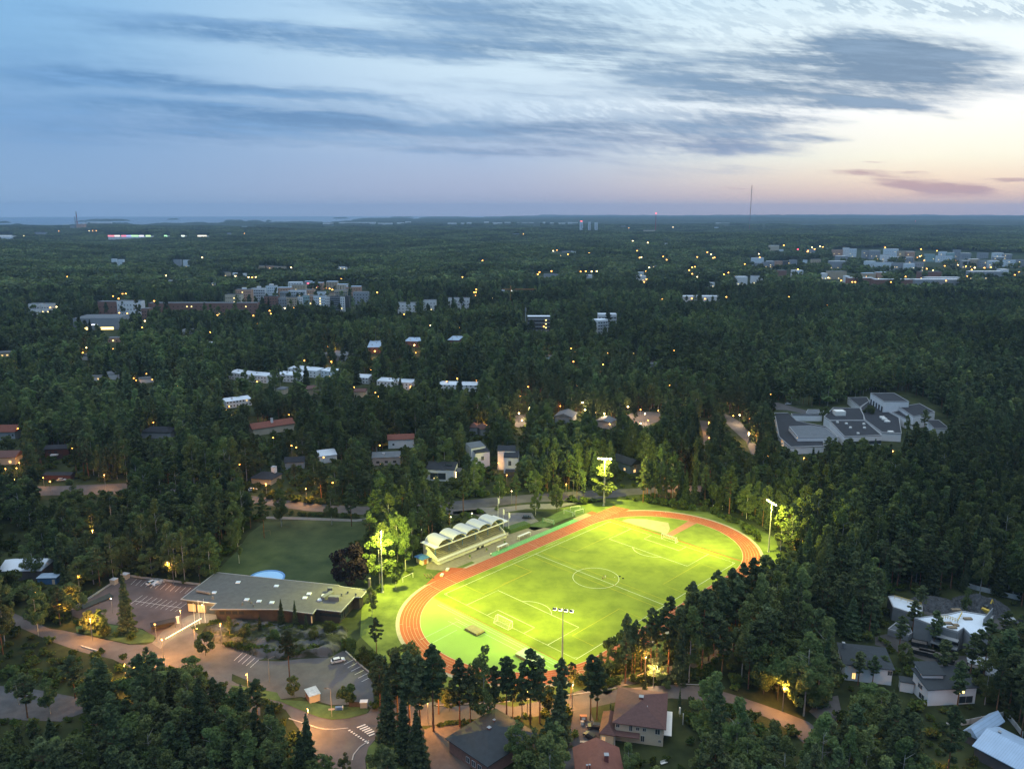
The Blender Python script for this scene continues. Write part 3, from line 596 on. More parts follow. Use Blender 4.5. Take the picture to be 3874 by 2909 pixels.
# ---- grandstand
WHT = mat('white_paint', (.62, .62, .58), .7, .06, .6); CONC = mat('stand_concrete', (.33, .31, .25), .9, .12, .6); WOOD = mat('bench_wood', (.20, .165, .085), .8, .2, .9)
BLUE = mat('blue_steel', (.05, .15, .35), .5, .1, 1); VAULT = mat('corrugated_vault', (.48, .49, .47), .5, .05, 1, bands=('X', .45, .8)); DARK = mat('dark_opening', (.02, .02, .022), .6, .1, 1)
GLASSD = mat('dark_glass', (.03, .04, .05), .15, .2, .4, spec=.6)
def grandstand():
    x, y = W(-36, -54)
    g = empty('grandstand', (x, y, .12), TH, 'concrete grandstand with five white vaulted roofs beside the floodlit running track', 'grandstand')
    mb = MB(); mb.box(0, 40, 0, 9.6, 0, 1.7)
    mb.build('plinth', WHT, g)
    nr = 9; mb = MB()
    for i in range(nr):
        y0 = 1.6 + i * .8; mb.box(.35, 39.65, y0, 9.5, 1.72 + i * .42 if i else 1.72, 1.72 + (i + 1) * .42)
    mb.build('terrace', CONC, g)
    for i in range(nr):
        y0 = 1.6 + i * .8; z = 1.75 + (i + 1) * .42; b = MB()
        for (a, c) in ((.8, 12.8), (14.2, 25.8), (27.2, 39.2)): b.box(a, c, y0 + .3, y0 + .62, z + .3, z + .38)
        for a in np.arange(1.5, 39, 2.4): b.box(a, a + .1, y0 + .38, y0 + .5, z, z + .3)
        b.build('bench_plank', WOOD, g)
    for xx in (0, 39.7):
        s = MB(); pts = [(0.9, 0), (9.8, 0), (9.8, 6.6), (8.6, 6.6), (1.4, 2.7), (.9, 2.7)]
        n = len(pts); s.add([(xx, a, b) for a, b in pts] + [(xx + .32, a, b) for a, b in pts], [(i, (i + 1) % n, n + (i + 1) % n, n + i) for i in range(n)] + [tuple(range(n))[::-1], tuple(range(n, 2 * n))])
        s.build('side_wall', WHT, g)
    MB().box(.33, 39.67, 9.5, 9.8, .1, 7.2).build('back_wall', WHT, g)
    MB().box(-.6, 40.6, -.9, 0.0, 1.5, 1.72).build('walkway', CONC, g)
    r = MB()
    for a in np.arange(-.4, 40.5, 2): r.cyl((a, -.8, 1.72), (a, -.8, 2.7), .04, n=5)
    r.cyl((-.4, -.8, 2.7), (40.4, -.8, 2.7), .05, n=5); r.cyl((-.4, -.8, 2.25), (40.4, -.8, 2.25), .03, n=5); r.build('railing', WHT, g)
    for k in range(5):
        x0 = 1.1 + k * 7.6; v = MB(); n = 14; R = 3.8; H = 2.3; vs = []; fs = []
        for j, yy in enumerate((1.0, 10.0)):
            for i in range(n + 1):
                a = pi * i / n; vs.append((x0 + R - R * cos(a), yy, 7.35 + H * sin(a)))
        for i in range(n): fs.append((i, i + 1, n + 2 + i, n + 1 + i))
        v.add(vs, fs); v2 = [(a, b, c - .12) for a, b, c in vs]; v.add(v2, [f[::-1] for f in fs]); v.add([vs[i] for i in range(n + 1)] + [v2[i] for i in range(n + 1)], [(i, n + 1 + i, n + 2 + i, i + 1) for i in range(n)])
        v.add([vs[n + 1 + i] for i in range(n + 1)] + [v2[n + 1 + i] for i in range(n + 1)], [(i + 1, n + 2 + i, n + 1 + i, i) for i in range(n)])
        v.build('roof_vault', VAULT, g)
        MB().box(x0 + .3, x0 + 7.3, 9.85, 9.97, 7.2, 8.3).build('gable_panel', WHT, g)
    for k in range(6):
        MB().box(.9 + k * 7.6, 1.15 + k * 7.6, 1.0, 10.0, 7.0, 7.3).build('roof_beam', BLUE, g)
        if 0 < k < 5 or True: MB().cyl((1.02 + k * 7.6, 3.2, 2.5), (1.02 + k * 7.6, 3.2, 7.0), .14, n=8).build('column', BLUE, g)
    MB().box(-1.2, 41.5, .5, .95, 7.15, 7.5).build('front_beam', WHT, g)
    MB().box(-1.3, 1.0, .96, 10.0, 7.32, 7.5).build('roof_slab', WHT, g); MB().box(39.2, 41.6, .96, 10.0, 7.32, 7.5).build('roof_slab', WHT, g)
    # entrances under the terrace
    for a in (21.5, 24.2): MB().box(a, a + 1.6, -.06, .02, .05, 1.5).build('door', DARK, g)
    # kiosk at the end of the stand
    k = empty('kiosk', (*W(-39.3, -60.5), .12), TH, 'small cream kiosk with a blue flat roof at the end of the grandstand', 'kiosk')
    MB().box(-1.6, 1.6, -2, 2, 0, 2.6).build('wall', mat('cream_wall', (.60, .54, .40), .8, .1, .8), k); MB().box(-2.4, 1.9, -2.6, 2.6, 2.62, 2.85).build('roof', BLUE, k)
    MB().box(-.7, .7, -2.06, -2.01, .1, 2.1).build('door', mat('orange_door', (.5, .16, .04), .6, .1, 1), k)
grandstand()
vis(pxs(ZG, [(400, 820), (500, 660), (640, 580), (1290, 355), (1660, 400), (1680, 620), (700, 1060), (440, 950)]))

# ---- floodlight masts
STEEL = mat('galvanised_steel', (.42, .43, .42), .45, .1, 1, metal=.4)
BULB = glow('floodlight_lens', (1, .96, .66), 14)
def flood(px, py, h, aims, label, e=1.0, spill=.2):
    X, Y = S(px, py); g = empty('floodlight_mast', (X, Y, .05), 0, label, 'floodlight', 'floodlight masts around the pitch')
    m = MB(); m.cyl((0, 0, 0), (0, 0, h * .55), .34, .24, 10); m.cyl((0, 0, h * .55), (0, 0, h), .2, .13, 10); m.box(-.5, .5, -.5, .5, 0, .25); m.build('pole', STEEL, g)
    tx, ty = W(0, 0); a = atan2(ty - Y, tx - X); ux, uy = -sin(a), cos(a); fx, fy = cos(a), sin(a)
    m = MB(); m.cyl((ux * -3.1, uy * -3.1, h - .1), (ux * 3.1, uy * 3.1, h - .1), .1, n=6); m.build('crossbar', STEEL, g)
    for i in range(len(aims)):
        o = (i - 1.5) * 1.85 if i < 4 else 0; c = Vector((ux * o, uy * o, h + .15)); d = Vector((fx, fy, -.62)).normalized(); side = Vector((ux, uy, 0)); up = side.cross(d)
        def bx(w, hh, d0, d1):
            P = [c + side * (sx * w) + up * (sy * hh) + d * dd for dd in (d0, d1) for sx, sy in ((-1, -1), (1, -1), (1, 1), (-1, 1))]
            return P, [(3, 2, 1, 0), (4, 5, 6, 7), (0, 1, 5, 4), (1, 2, 6, 5), (2, 3, 7, 6), (3, 0, 4, 7)]
        if i < 4: hd = MB().add(*bx(.55, .36, -.35, .2)).build('floodlight', mat('lamp_housing', (.08, .08, .08), .5, .1, 1), g); MB().add(*bx(.58, .4, .21, .26)).build('lens', BULB, hd)
        ax, ay = W(*aims[i]); src = Vector((X, Y, .05)) + c + d * .6
        l = bpy.data.lights.new('floodlight_beam', 'SPOT'); l.energy = 84000 * e; l.color = (1, .955, .15); l.spot_size = radians(74); l.spot_blend = 1; l.shadow_soft_size = .35
        lo = bpy.data.objects.new('floodlight_beam', l); COL.objects.link(lo); lo.location = src; v = Vector((ax, ay, 0)) - src; lo.rotation_euler = (-v).to_track_quat('Z', 'Y').to_euler()
    l = bpy.data.lights.new('floodlight_spill', 'POINT'); l.energy = 85000 * spill; l.color = (1, .955, .15); l.shadow_soft_size = .5
    lo = bpy.data.objects.new('floodlight_spill', l); COL.objects.link(lo); lo.location = (X + fx * 2.2, Y + fy * 2.2, h - .6)
    LAND.append((label.split(',')[0] if 0 else None, px, py))
    vis(rect(px - 35, py - h * 8.6, px + 35, py - h * 7.0)) if 0 else None
flood(1304 * 1.7513, 1092 * 1.7513, 24.3, [(34, -8), (14, -6), (46, 12), (66, -4)], 'floodlight mast beside the sprint start, in front of a glowing birch', 1.15, 1.3)
flood(1660 * 1.7513, 1192 * 1.7513, 22.3, [(40, 4), (20, 0), (56, -2), (36, -16), (-4, -56)], 'floodlight mast at the wood edge by the far bend of the track', .8, 1.0)
flood(*A2(1000, 440), 23.5, [(-34, -6), (-12, -6), (-46, 10), (-72, -8)], 'floodlight mast beside the tall birch behind the low flat-roofed building', 1.05, 1.4)
flood(*A3(415, 905), 17.5, [(-26, 2), (-4, 4), (-40, -10), (-64, -2), (-24, -56)], 'floodlight mast at the pitch corner nearest the street, above dark pines', .72, .25)

# ---- goals
def goal_mesh(w, h, d, r, net=True):
    f = MB(); f.cyl((0, -w / 2, 0), (0, -w / 2, h), r, n=6); f.cyl((0, w / 2, 0), (0, w / 2, h), r, n=6); f.cyl((0, -w / 2 - r, h), (0, w / 2 + r, h), r, n=6)
    n = MB()
    if net:
        for yy in (-w / 2, w / 2):
            f.cyl((0, yy, 0), (d, yy, 0), r * .6, n=5); f.cyl((0, yy, h), (d * .45, yy, h), r * .5, n=5); f.cyl((d * .45, yy, h), (d, yy, 0), r * .5, n=5)
        f.cyl((d, -w / 2, 0), (d, w / 2, 0), r * .6, n=5)
        t = .012
        for i in range(31):
            yy = -w / 2 + w * i / 30; n.cyl((.05, yy, h), (d * .45, yy, h), t, n=3, caps=False); n.cyl((d * .45, yy, h), (d, yy, .05), t, n=3, caps=False)
        for i in range(12):
            q = i / 11; n.cyl((d * .45 + (d * .55) * q, -w / 2, h * (1 - q) + .03), (d * .45 + (d * .55) * q, w / 2, h * (1 - q) + .03), t, n=3, caps=False)
            x1 = (d * .45 + d * .55 * (1 - q)) * 1; zz = h * q
            for yy in (-w / 2, w / 2): n.cyl((0, yy, zz), (max(.05, d * .45 + d * .55 * (1 - q) if q < 1 else d * .45), yy, zz), t, n=3, caps=False)
    return f, n
GW = mat('goal_white', (.70, .70, .66), .5, .05, 1)
def goal(loc, rz, w, h, d, label, group, m=GW, net=True, r=.1):
    g = empty('football_goal', (*loc, .2), rz, label, 'goal', group); f, n = goal_mesh(w, h, d, r, net); f.build('goal_frame', m, g)
    if net: n.build('net', mat('net_cord', (.55, .55, .48), .8, .05, 1), g)
goal(W(-HL, 0), TH + pi, 7.32, 2.44, 2.2, 'full-size netted white goal on the goal line beside the green rubber court', 'match goals')
goal(W(HL, 0), TH, 7.32, 2.44, 2.2, 'full-size netted white goal at the end with the sand sector', 'match goals')
def goal_px(p, q, h, label, m=GW, net=False, d=1.2, r=.08):
    a, b = S(*p), S(*q); goal(((a[0] + b[0]) / 2, (a[1] + b[1]) / 2), atan2(b[1] - a[1], b[0] - a[0]) + pi / 2, math.hypot(b[0] - a[0], b[1] - a[1]), h, d, label, 'spare goals parked on the grass', m, net, r)
goal_px(A2(1140, 372), A2(1210, 340), 2.0, 'bare white goal frame on the bright grass near the glowing birch')
goal_px(ZU(1507, 662), ZU(1572, 682), 2.0, 'bare white goal frame on the grass, nearest the glowing shrubs')
goal_px(ZU(1586, 670), ZU(1648, 655), 2.0, 'bare white goal frame, on the track side of the pair by the shrubs')
goal_px(ZU(1553, 642), ZU(1624, 634), 2.0, 'bare white goal frame standing behind the pair of frames')
goal_px(ZU(1352, 725), ZU(1430, 742), 2.0, 'green goal frame with net on the grass beside the small yard', mat('green_paint', (.10, .30, .16), .6, .1, 1), True)
goal_px(M3(1762, 1385), M3(1842, 1392), 2.0, 'pale netted goal in the shade at the wood edge beyond the far bend', GW, True)
# ---- mats, benches and small gear
def boxthing(name, cat, label, loc, rz, parts, group=None, z=.15):
    g = empty(name, (*loc, z), rz, label, cat, group)
    for nm, b, m in parts:
        mb = MB()
        for q in b: mb.box(*q)
        mb.build(nm, m, g)
    return g
x, y = S(*ZB(0, 0))
boxthing('high_jump_mat', 'landing mat', 'thick olive landing mat on the green rubber court behind the goal', W(*(-62.2, -4.2)), TH, [('mat_cushion', [(-1.9, 1.9, -3, 3, .12, .72)], mat('mat_canvas', (.22, .20, .10), .9, .15, .8)), ('base_frame', [(-2.2, 2.2, -3.3, 3.3, 0, .1)], DARK)], z=.22)
boxthing('pole_vault_mat', 'landing mat', 'large covered landing mat with pale green top at the corner of the rubber court', W(-61.5, 21.5), TH, [('cover', [(-2.6, 2.6, -4.2, 4.2, 1.0, 1.15)], mat('cover_green', (.33, .42, .26), .7, .1, .8)), ('mat_side', [(-2.5, 2.5, -4.1, 4.1, 0, .98)], mat('mat_side', (.22, .20, .09), .9, .1, .8))], z=.22)
vis([(1560, 2450), (1560, 2270), (1700, 2180), (1900, 2070), (2300, 1920), (2560, 1940), (2790, 1990), (2870, 2090), (2810, 2135), (2720, 2160), (2640, 2200), (2560, 2250), (2480, 2330), (2400, 2330), (2330, 2330), (2290, 2430), (2230, 2470), (2130, 2480), (2040, 2445), (1960, 2440), (1900, 2470), (1830, 2440), (1760, 2480), (1690, 2470), (1640, 2450), (1500, 2400), (1480, 2290), (1560, 2200), (1700, 2180)])
for (p, q, lb) in [(ZG(1770, 715), ZG(1970, 668), 'white open-sided bench shelter on the track edge, nearer the flagpoles'), (ZG(1500, 870), ZG(1640, 820), 'white open-sided bench shelter on the track edge, nearer the middle of the grandstand')]:
    a, b = S(*p), S(*q); L_ = math.hypot(b[0] - a[0], b[1] - a[1])
    boxthing('team_shelter', 'bench shelter', lb, ((a[0] + b[0]) / 2, (a[1] + b[1]) / 2), TH, [('shelter_roof', [(-L_ / 2, L_ / 2, .2, 1.3, 1.75, 1.83)], WHT), ('frame', [(s * L_ / 2 - .05, s * L_ / 2 + .05, yy, yy + .1, 0, 1.75) for s in (-1, 1) for yy in (.2, 1.2)] + [(-.05, .05, 1.2, 1.3, 0, 1.75), (-L_ / 2, L_ / 2, 1.22, 1.28, 1.6, 1.7), (-L_ / 2 - .04, -L_ / 2 + .04, .21, 1.29, 1.6, 1.7), (L_ / 2 - .04, L_ / 2 + .04, .21, 1.29, 1.6, 1.7)], WHT), ('seat', [(-L_ / 2 + .1, L_ / 2 - .1, .7, 1.1, .42, .5)], WOOD)], 'team shelters', z=.2)
for i, (p, lb) in enumerate([(ZG(1098, 965), 'potted shrub in the planter nearest the kiosk end of the grandstand'), (ZG(1332, 870), 'potted shrub on the slabs before the middle of the grandstand'), (ZG(1583, 770), 'potted shrub on the slabs near the flagpole end of the grandstand')]):
    X, Y = S(*p); g = empty('potted_shrub', (X, Y, .14), 0, lb, 'planter', 'planters in front of the grandstand')
    MB().cyl((0, 0, 0), (0, 0, .5), .35, .45, 10).build('pot', CONC, g); MB().ball((0, 0, 1.0), .42, nu=8, nv=6, sz=1.5).build('foliage', mat('shrub_green', (.07, .12, .03), .9, .3, 4), g)
for i, (p, lb) in enumerate([(ZG(785, 1135), 'white starting block box on the red run-up nearest the sand pit'), (ZG(708, 1212), 'white box on the edge of the red track bend near the bench rows')]):
    X, Y = S(*p); boxthing('equipment_box', 'box', lb, (X, Y), TH + .5, [('box_body', [(-.9, .9, -.5, .5, 0, .55)], mat('pale_green_box', (.50, .60, .40), .7, .1, 1)), ('lid', [(-.95, .95, -.55, .55, .56, .62)], WHT)], 'white boxes by the sand pit', z=.2)
for i in range(3):
    X, Y = S(*ZG(480 + i * 48, 1222 + i * 4)); boxthing('bench', 'bench', 'wooden bench on the grass by the track bend, %s from the grandstand' % ('farthest', 'second farthest', 'nearest')[i], (X, Y), TH + 1.2, [('seat', [(-1.9, 1.9, -.2, .2, .42, .5)], WOOD), ('backrest', [(-1.9, 1.9, .21, .27, .5, .9)], WOOD), ('leg', [(-1.5, -1.35, -.15, .15, 0, .41)], DARK), ('leg', [(1.35, 1.5, -.15, .15, 0, .41)], DARK)], 'benches by the track bend', z=.1)
X, Y = S(*ZG(1740, 605)); boxthing('hedge', 'hedge', 'clipped box hedge at the flagpole end of the grandstand', (X, Y + 3), TH - .1, [('foliage', [(-5, 7, -2, 2.2, 0, 1.9)], mat('hedge_green', (.05, .09, .025), .95, .4, 3, bump=1))], z=.1)
# flags
FL = mat('flag_cloth', (.65, .66, .64), .8, .1, 1)
for (p, h, lb) in [(ZG(1490, 385), 9.5, 'white flagpole with furled flag behind the grandstand roof, farthest from the track'), (ZG(1562, 545), 9.5, 'white flagpole with furled flag, middle one of three by the grandstand'), (ZG(1640, 605), 9.8, 'white flagpole with furled flag nearest the running track')]:
    X, Y = S(*p); g = empty('flagpole', (X, Y, .1), 0, lb, 'flagpole', 'flagpoles by the grandstand'); MB().cyl((0, 0, 0), (0, 0, h), .09, .05, 8).build('pole', GW, g)
    MB().add([(.06, 0, h - .2), (.55, .1, h - .6), (.75, 0, h - 2.6), (.5, .05, h - 3.2), (.08, 0, h - 2.9), (.06, .12, h - .2), (.5, .28, h - .7), (.68, .22, h - 2.6), (.45, .2, h - 3.2), (.08, .15, h - 2.9)],
             [(0, 1, 2, 3, 4), (9, 8, 7, 6, 5), (0, 5, 6, 1), (1, 6, 7, 2), (2, 7, 8, 3), (3, 8, 9, 4), (4, 9, 5, 0)]).build('flag', FL, g)
# ================================================================== buildings
LIT = glow('lit_window', (1, .62, .22), 1.6); LITY = glow('lit_window_yellow', (1, .74, .26), 3.4); LITD = glow('dim_window', (.9, .55, .25), .5)
WIN = mat('window_glass', (.035, .045, .055), .12, .2, .3, spec=.6)
FRAME = mat('window_frame', (.5, .5, .48), .6, .05, 1)
WALLS = dict(white=mat('white_render', (.66, .67, .68), .85, .06, .3), cream=mat('cream_render', (.48, .42, .32), .85, .08, .3), brick=mat('red_brick', (.21, .115, .09), .9, .18, 1.2), dark=mat('dark_cladding', (.075, .075, .075), .85, .15, .5),
             grey=mat('grey_render', (.26, .28, .30), .85, .08, .3), beige=mat('beige_render', (.40, .33, .24), .85, .08, .3), peach=mat('peach_render', (.44, .27, .19), .85, .08, .3), teal=mat('teal_render', (.26, .38, .38), .85, .08, .3),
             pale=mat('pale_blue_render', (.56, .63, .68), .85, .06, .3), wood=mat('brown_wood_wall', (.060, .050, .042), .85, .2, .6), blue=mat('blue_grey_boards', (.15, .20, .25), .8, .1, .6), redw=mat('dark_red_boards', (.075, .034, .030), .85, .15, .6), conc=mat('raw_concrete', (.22, .235, .245), .9, .12, .3))
ROOFS = dict(dark=mat('dark_felt_roof', (.022, .025, .032), .9, .18, .25, detail=8), grey=mat('grey_gravel_roof', (.105, .104, .100), .95, .15, .6, detail=8), red=mat('red_tile_roof', (.17, .060, .042), .85, .15, .8, bands=('Y', .5, .7)), brown=mat('brown_tile_roof', (.115, .062, .055), .85, .15, 1, bands=('Y', .42, .72)),
             rust=mat('orange_tile_roof', (.20, .082, .060), .85, .12, 1, bands=('Y', .42, .72)), slate=mat('slate_tile_roof', (.036, .044, .050), .8, .14, .8, bands=('Y', .42, .8)), light=mat('light_metal_roof', (.60, .67, .74), .45, .06, .3, bands=('X', .6, .85)), metal=mat('zinc_roof', (.34, .46, .60), .5, .08, .3, bands=('X', .6, .8)),
             mid=mat('mid_grey_roof', (.11, .125, .14), .85, .12, .3))
TRIM = mat('pale_roof_trim', (.32, .33, .34), .6, .05, 1); CHIM = mat('chimney_brick', (.16, .055, .05), .9, .1, 1)
_winc = {}
def win_mesh(w, h, m, axis):
    k = (round(w, 2), round(h, 2), m.name, axis)
    if k not in _winc:
        b = MB()
        if axis == 'x': b.box(-w / 2, w / 2, -.05, .03, 0, h)
        else: b.box(-.03, .05, -w / 2, w / 2, 0, h)
        _winc[k] = b.mesh('window', m)
        f = MB(); t = .09
        for q, (a, c, z0, z1) in enumerate(((-w / 2 - t, -w / 2, -t, h + t), (w / 2, w / 2 + t, -t, h + t), (-w / 2 - t, w / 2 + t, h, h + t), (-w / 2 - t, w / 2 + t, -t, 0), (-.04, .04, -t, h + t))):
            q = .004 * (q // 2)
            if axis == 'x': f.box(a, c, -.09 + q, .03, z0, z1)
            else: f.box(-.03, .09 - q, a, c, z0, z1)
        _winc[(k, 'f')] = f.mesh('frame', FRAME)
    return _winc[k], _winc[(k, 'f')]
def window(g, W_, D_, face, u, z, w, h, lit=0, frame=False):
    m = [WIN, LIT, LITY, LITD][lit]
    if face == 'F': loc, ax, rz = ((u - .5) * W_, -D_ / 2 - .02, z), 'x', 0
    elif face == 'B': loc, ax, rz = ((u - .5) * W_, D_ / 2 + .02, z), 'x', pi
    elif face == 'L': loc, ax, rz = (-W_ / 2 - .02, (u - .5) * D_, z), 'y', pi
    else: loc, ax, rz = (W_ / 2 + .02, (u - .5) * D_, z), 'y', 0
    me, fm = win_mesh(w, h, m, ax)
    o = link('window', me, g, loc, rz)
    if frame: link('frame', fm, o)
    return o
def roof_mesh(kind, w, d, h, rise, ov, th=.22, m=None, pitchdir=1):
    b = MB(); x0, x1, y0, y1 = -w / 2 - ov, w / 2 + ov, -d / 2 - ov, d / 2 + ov
    if kind == 'flat':
        b.box(x0, x1, y0, y1, h, h + th, m); return b
    if kind == 'shed':
        zf, zb = (h, h + rise) if pitchdir > 0 else (h + rise, h)
        vs = [(x0, y0, zf), (x1, y0, zf), (x1, y1, zb), (x0, y1, zb)]
        b.add(vs + [(a, c, e + th) for a, c, e in vs], [(3, 2, 1, 0), (4, 5, 6, 7), (0, 1, 5, 4), (1, 2, 6, 5), (2, 3, 7, 6), (3, 0, 4, 7)], m); return b
    if w >= d: hx = (x1 - x0) / 2 - ((y1 - y0) / 2 if kind == 'hip' else 0); r = [(-hx, 0, h + rise), (hx, 0, h + rise)]
    else: hy = (y1 - y0) / 2 - ((x1 - x0) / 2 if kind == 'hip' else 0); r = [(0, -hy, h + rise), (0, hy, h + rise)]
    e = [(x0, y0, h), (x1, y0, h), (x1, y1, h), (x0, y1, h)]
    if w >= d: fs = [(0, 1, 5, 4), (1, 2, 5), (2, 3, 4, 5), (3, 0, 4)]
    else: fs = [(0, 1, 4), (1, 2, 5, 4), (2, 3, 5), (3, 0, 4, 5)]
    top = [(a, c, z + th) for a, c, z in e + r]
    b.add(top, fs, m); b.add(e, [(3, 2, 1, 0)], m); b.add(e + top[:4], [(i, (i + 1) % 4, 4 + (i + 1) % 4, 4 + i) for i in range(4)], m)
    return b
def house(name, label, fl, fr, depth, h, roof='hip', rise=2.2, wall='white', rm='dark', wins=(), ov=.5, chim=(), cat='house', px=True, base=0.0, group=None, frame=False, door=None, visible=True, trim=False, garden=1.5, zfix=None, extra=None, lm=None, pd=1, vy=None):
    """fl, fr: photo points of the near eave's two ends (at height h); depth in metres away from the viewer"""
    if px:
        a = S(*fl, h + base); b = S(*fr, h + base)
    else: a, b = fl, fr
    w = math.hypot(b[0] - a[0], b[1] - a[1]); rz = atan2(b[1] - a[1], b[0] - a[0]); nx, ny = -sin(rz), cos(rz)
    w -= 2 * ov if ov > 0 else 0; dd = depth - (2 * ov if ov > 0 else 0)
    cx, cy = (a[0] + b[0]) / 2 + nx * depth / 2, (a[1] + b[1]) / 2 + ny * depth / 2
    g = empty(name, (cx, cy, base), rz, label, cat, group)
    wm = WALLS[wall]; mb = MB(); mb.box(-w / 2, w / 2, -dd / 2, dd / 2, -.3 if base == 0 else -6, h)
    if roof == 'gable':
        if w >= dd: 
            for x in (-w / 2, w / 2 - .01): mb.add([(x, -dd / 2, h), (x, dd / 2, h), (x, 0, h + rise * dd / (dd + 2 * ov)), (x + .01, -dd / 2, h), (x + .01, dd / 2, h), (x + .01, 0, h + rise * dd / (dd + 2 * ov))], [(0, 2, 1), (3, 4, 5), (0, 3, 5, 2), (1, 2, 5, 4)])
        else:
            for y in (-dd / 2, dd / 2 - .01): mb.add([(-w / 2, y, h), (w / 2, y, h), (0, y, h + rise * w / (w + 2 * ov)), (-w / 2, y + .01, h), (w / 2, y + .01, h), (0, y + .01, h + rise * w / (w + 2 * ov))], [(0, 1, 2), (3, 5, 4), (0, 2, 5, 3), (1, 4, 5, 2)])
    if roof == 'shed':
        y1 = dd / 2; zz = h + rise * (.98 if pd > 0 else .98)
        if pd > 0: mb.add([(-w / 2, -dd / 2, h), (w / 2, -dd / 2, h), (w / 2, y1, h), (-w / 2, y1, h), (w / 2, y1, zz), (-w / 2, y1, zz)], [(0, 1, 4, 5), (3, 2, 4, 5)[::-1], (1, 2, 4), (0, 5, 3)])
        else: mb.add([(-w / 2, y1, h), (w / 2, y1, h), (w / 2, -dd / 2, h), (-w / 2, -dd / 2, h), (w / 2, -dd / 2, zz), (-w / 2, -dd / 2, zz)], [(0, 1, 4, 5), (3, 2, 4, 5)[::-1], (1, 2, 4), (0, 5, 3)])
    mb.build('wall', wm, g)
    R = roof_mesh(roof, w, dd, h + .01, rise, ov, m=ROOFS[rm], pitchdir=pd).build('roof', ROOFS[rm], g)
    if trim:
        t = MB(); x0, x1, y0, y1 = -w / 2 - ov, w / 2 + ov, -dd / 2 - ov, dd / 2 + ov; q = .28
        t.box(x0 - .03, x1 + .03, y0 - .03, y0 + q, h - .05, h + .42); t.box(x0 - .03, x1 + .03, y1 - q, y1 + .03, h - .05, h + .42); t.box(x0 - .03, x0 + q, y0 + q, y1 - q, h - .05, h + .42); t.box(x1 - q, x1 + .03, y0 + q, y1 - q, h - .05, h + .42); t.build('parapet', TRIM, g)
    for wn in wins: window(g, w, dd, *wn, frame=frame)
    for (u, v, s, hh, mm) in chim:
        c = MB(); x, y = (u - .5) * w, (v - .5) * dd; c.box(x - s / 2, x + s / 2, y - s / 2, y + s / 2, h, h + hh); c.build('chimney', mm, R)
        MB().box(x - s / 2 - .1, x + s / 2 + .1, y - s / 2 - .1, y + s / 2 + .1, h + hh, h + hh + .12).build('chimney_cap', TRIM, R)
    if door: MB().box((door[0] - .5) * w - .5, (door[0] - .5) * w + .5, -dd / 2 - .06, -dd / 2 + .02, 0, 2.1).build('door', mat('door_paint', (.12, .09, .07), .6, .1, 1), g)
    # keep it in sight and the ground under it free of trees
    M = Matrix.Rotation(rz, 2)
    def pt(x, y, z): v = M @ Vector((x, y)); return tuple(float(q) for q in P2(cx + v[0], cy + v[1], base + z))
    foot = [(-w / 2 - garden, -dd / 2 - garden), (w / 2 + garden, -dd / 2 - garden), (w / 2 + garden, dd / 2 + garden), (-w / 2 - garden, dd / 2 + garden)]
    nob([pt(x, y, 0) for x, y in foot])
    if visible:
        t = h + (rise if roof != 'flat' else .2); far_h = math.hypot(cx, cy) > 380 and px; k = (.5 if far_h else .0) if visible is True else 1 - visible * (.55 if far_h else 1)
        vis([pt(-w / 2, dd / 2, t), pt(w / 2, dd / 2, t), pt(w / 2, -dd / 2, h), pt(w / 2, -dd / 2, h * k), pt(-w / 2, -dd / 2, h * k), pt(-w / 2, -dd / 2, h)])
        if w >= dd: vis([pt(-w / 2, 0, t), pt(w / 2, 0, t), pt(w / 2, -dd / 2, h), pt(-w / 2, -dd / 2, h)])
    if lm: LAND.append((lm, *pt(0, 0, h / 2)))
    return g, w, dd
def grid(face, nu, zs, w, h, lit=(), skip=()):
    out = []; k = 0
    for z in zs:
        for i in range(nu):
            u = (i + .5) / nu; L_ = 0
            if (i, zs.index(z)) in lit: L_ = 1
            out.append((face, u, z, w, h, L_))
    return out

# ---- low flat-roofed building in front of the meadow
def poly_building(name, label, cat, outline, h, wall, roofm, over, th=.45, cut=None, z0=0, trim=TRIM):
    pts = SS(outline, h); n = len(pts); a = sum(pts[i][0] * pts[(i + 1) % n][1] - pts[(i + 1) % n][0] * pts[i][1] for i in range(n))
    if a < 0: pts = pts[::-1]
    c = (sum(p[0] for p in pts) / n, sum(p[1] for p in pts) / n); g = empty(name, (*c, 0), 0, label, cat)
    P = [(x - c[0], y - c[1]) for x, y in pts]
    def inset(P, d):
        out = []
        for i in range(n):
            (x0, y0), (x1, y1), (x2, y2) = P[i - 1], P[i], P[(i + 1) % n]
            a1 = Vector((x1 - x0, y1 - y0)).normalized(); a2 = Vector((x2 - x1, y2 - y1)).normalized(); n1 = Vector((-a1.y, a1.x)); n2 = Vector((-a2.y, a2.x)); b = (n1 + n2); b = b / max(.35, b.length_squared) * 2 * d / 1.0
            out.append((x1 + b.x, y1 + b.y))
        return out
    MB().prism(inset(P, over), z0, h - .02).build('wall', wall, g)
    R = MB().prism(P, h, h + th).build('roof', roofm, g)
    if trim:
        t = MB(); Q = inset(P, .22); O = inset(P, -.03); vs = [(*p, h + th - .12) for p in O] + [(*p, h + th + .1) for p in O] + [(*p, h + th + .1) for p in Q] + [(*p, h + th - .12) for p in Q]
        fs = []
        for i in range(n):
            j = (i + 1) % n; fs += [(i, j, n + j, n + i), (n + i, n + j, 2 * n + j, 2 * n + i), (2 * n + i, 2 * n + j, 3 * n + j, 3 * n + i)]
        t.add(vs, fs); t.build('roof_edge', trim, g)
    vis(outline); nob(SSp(pts)); return g, R, c
def SSp(pts): return [tuple(float(q) for q in P2(x, y, 0)) for x, y in pts]
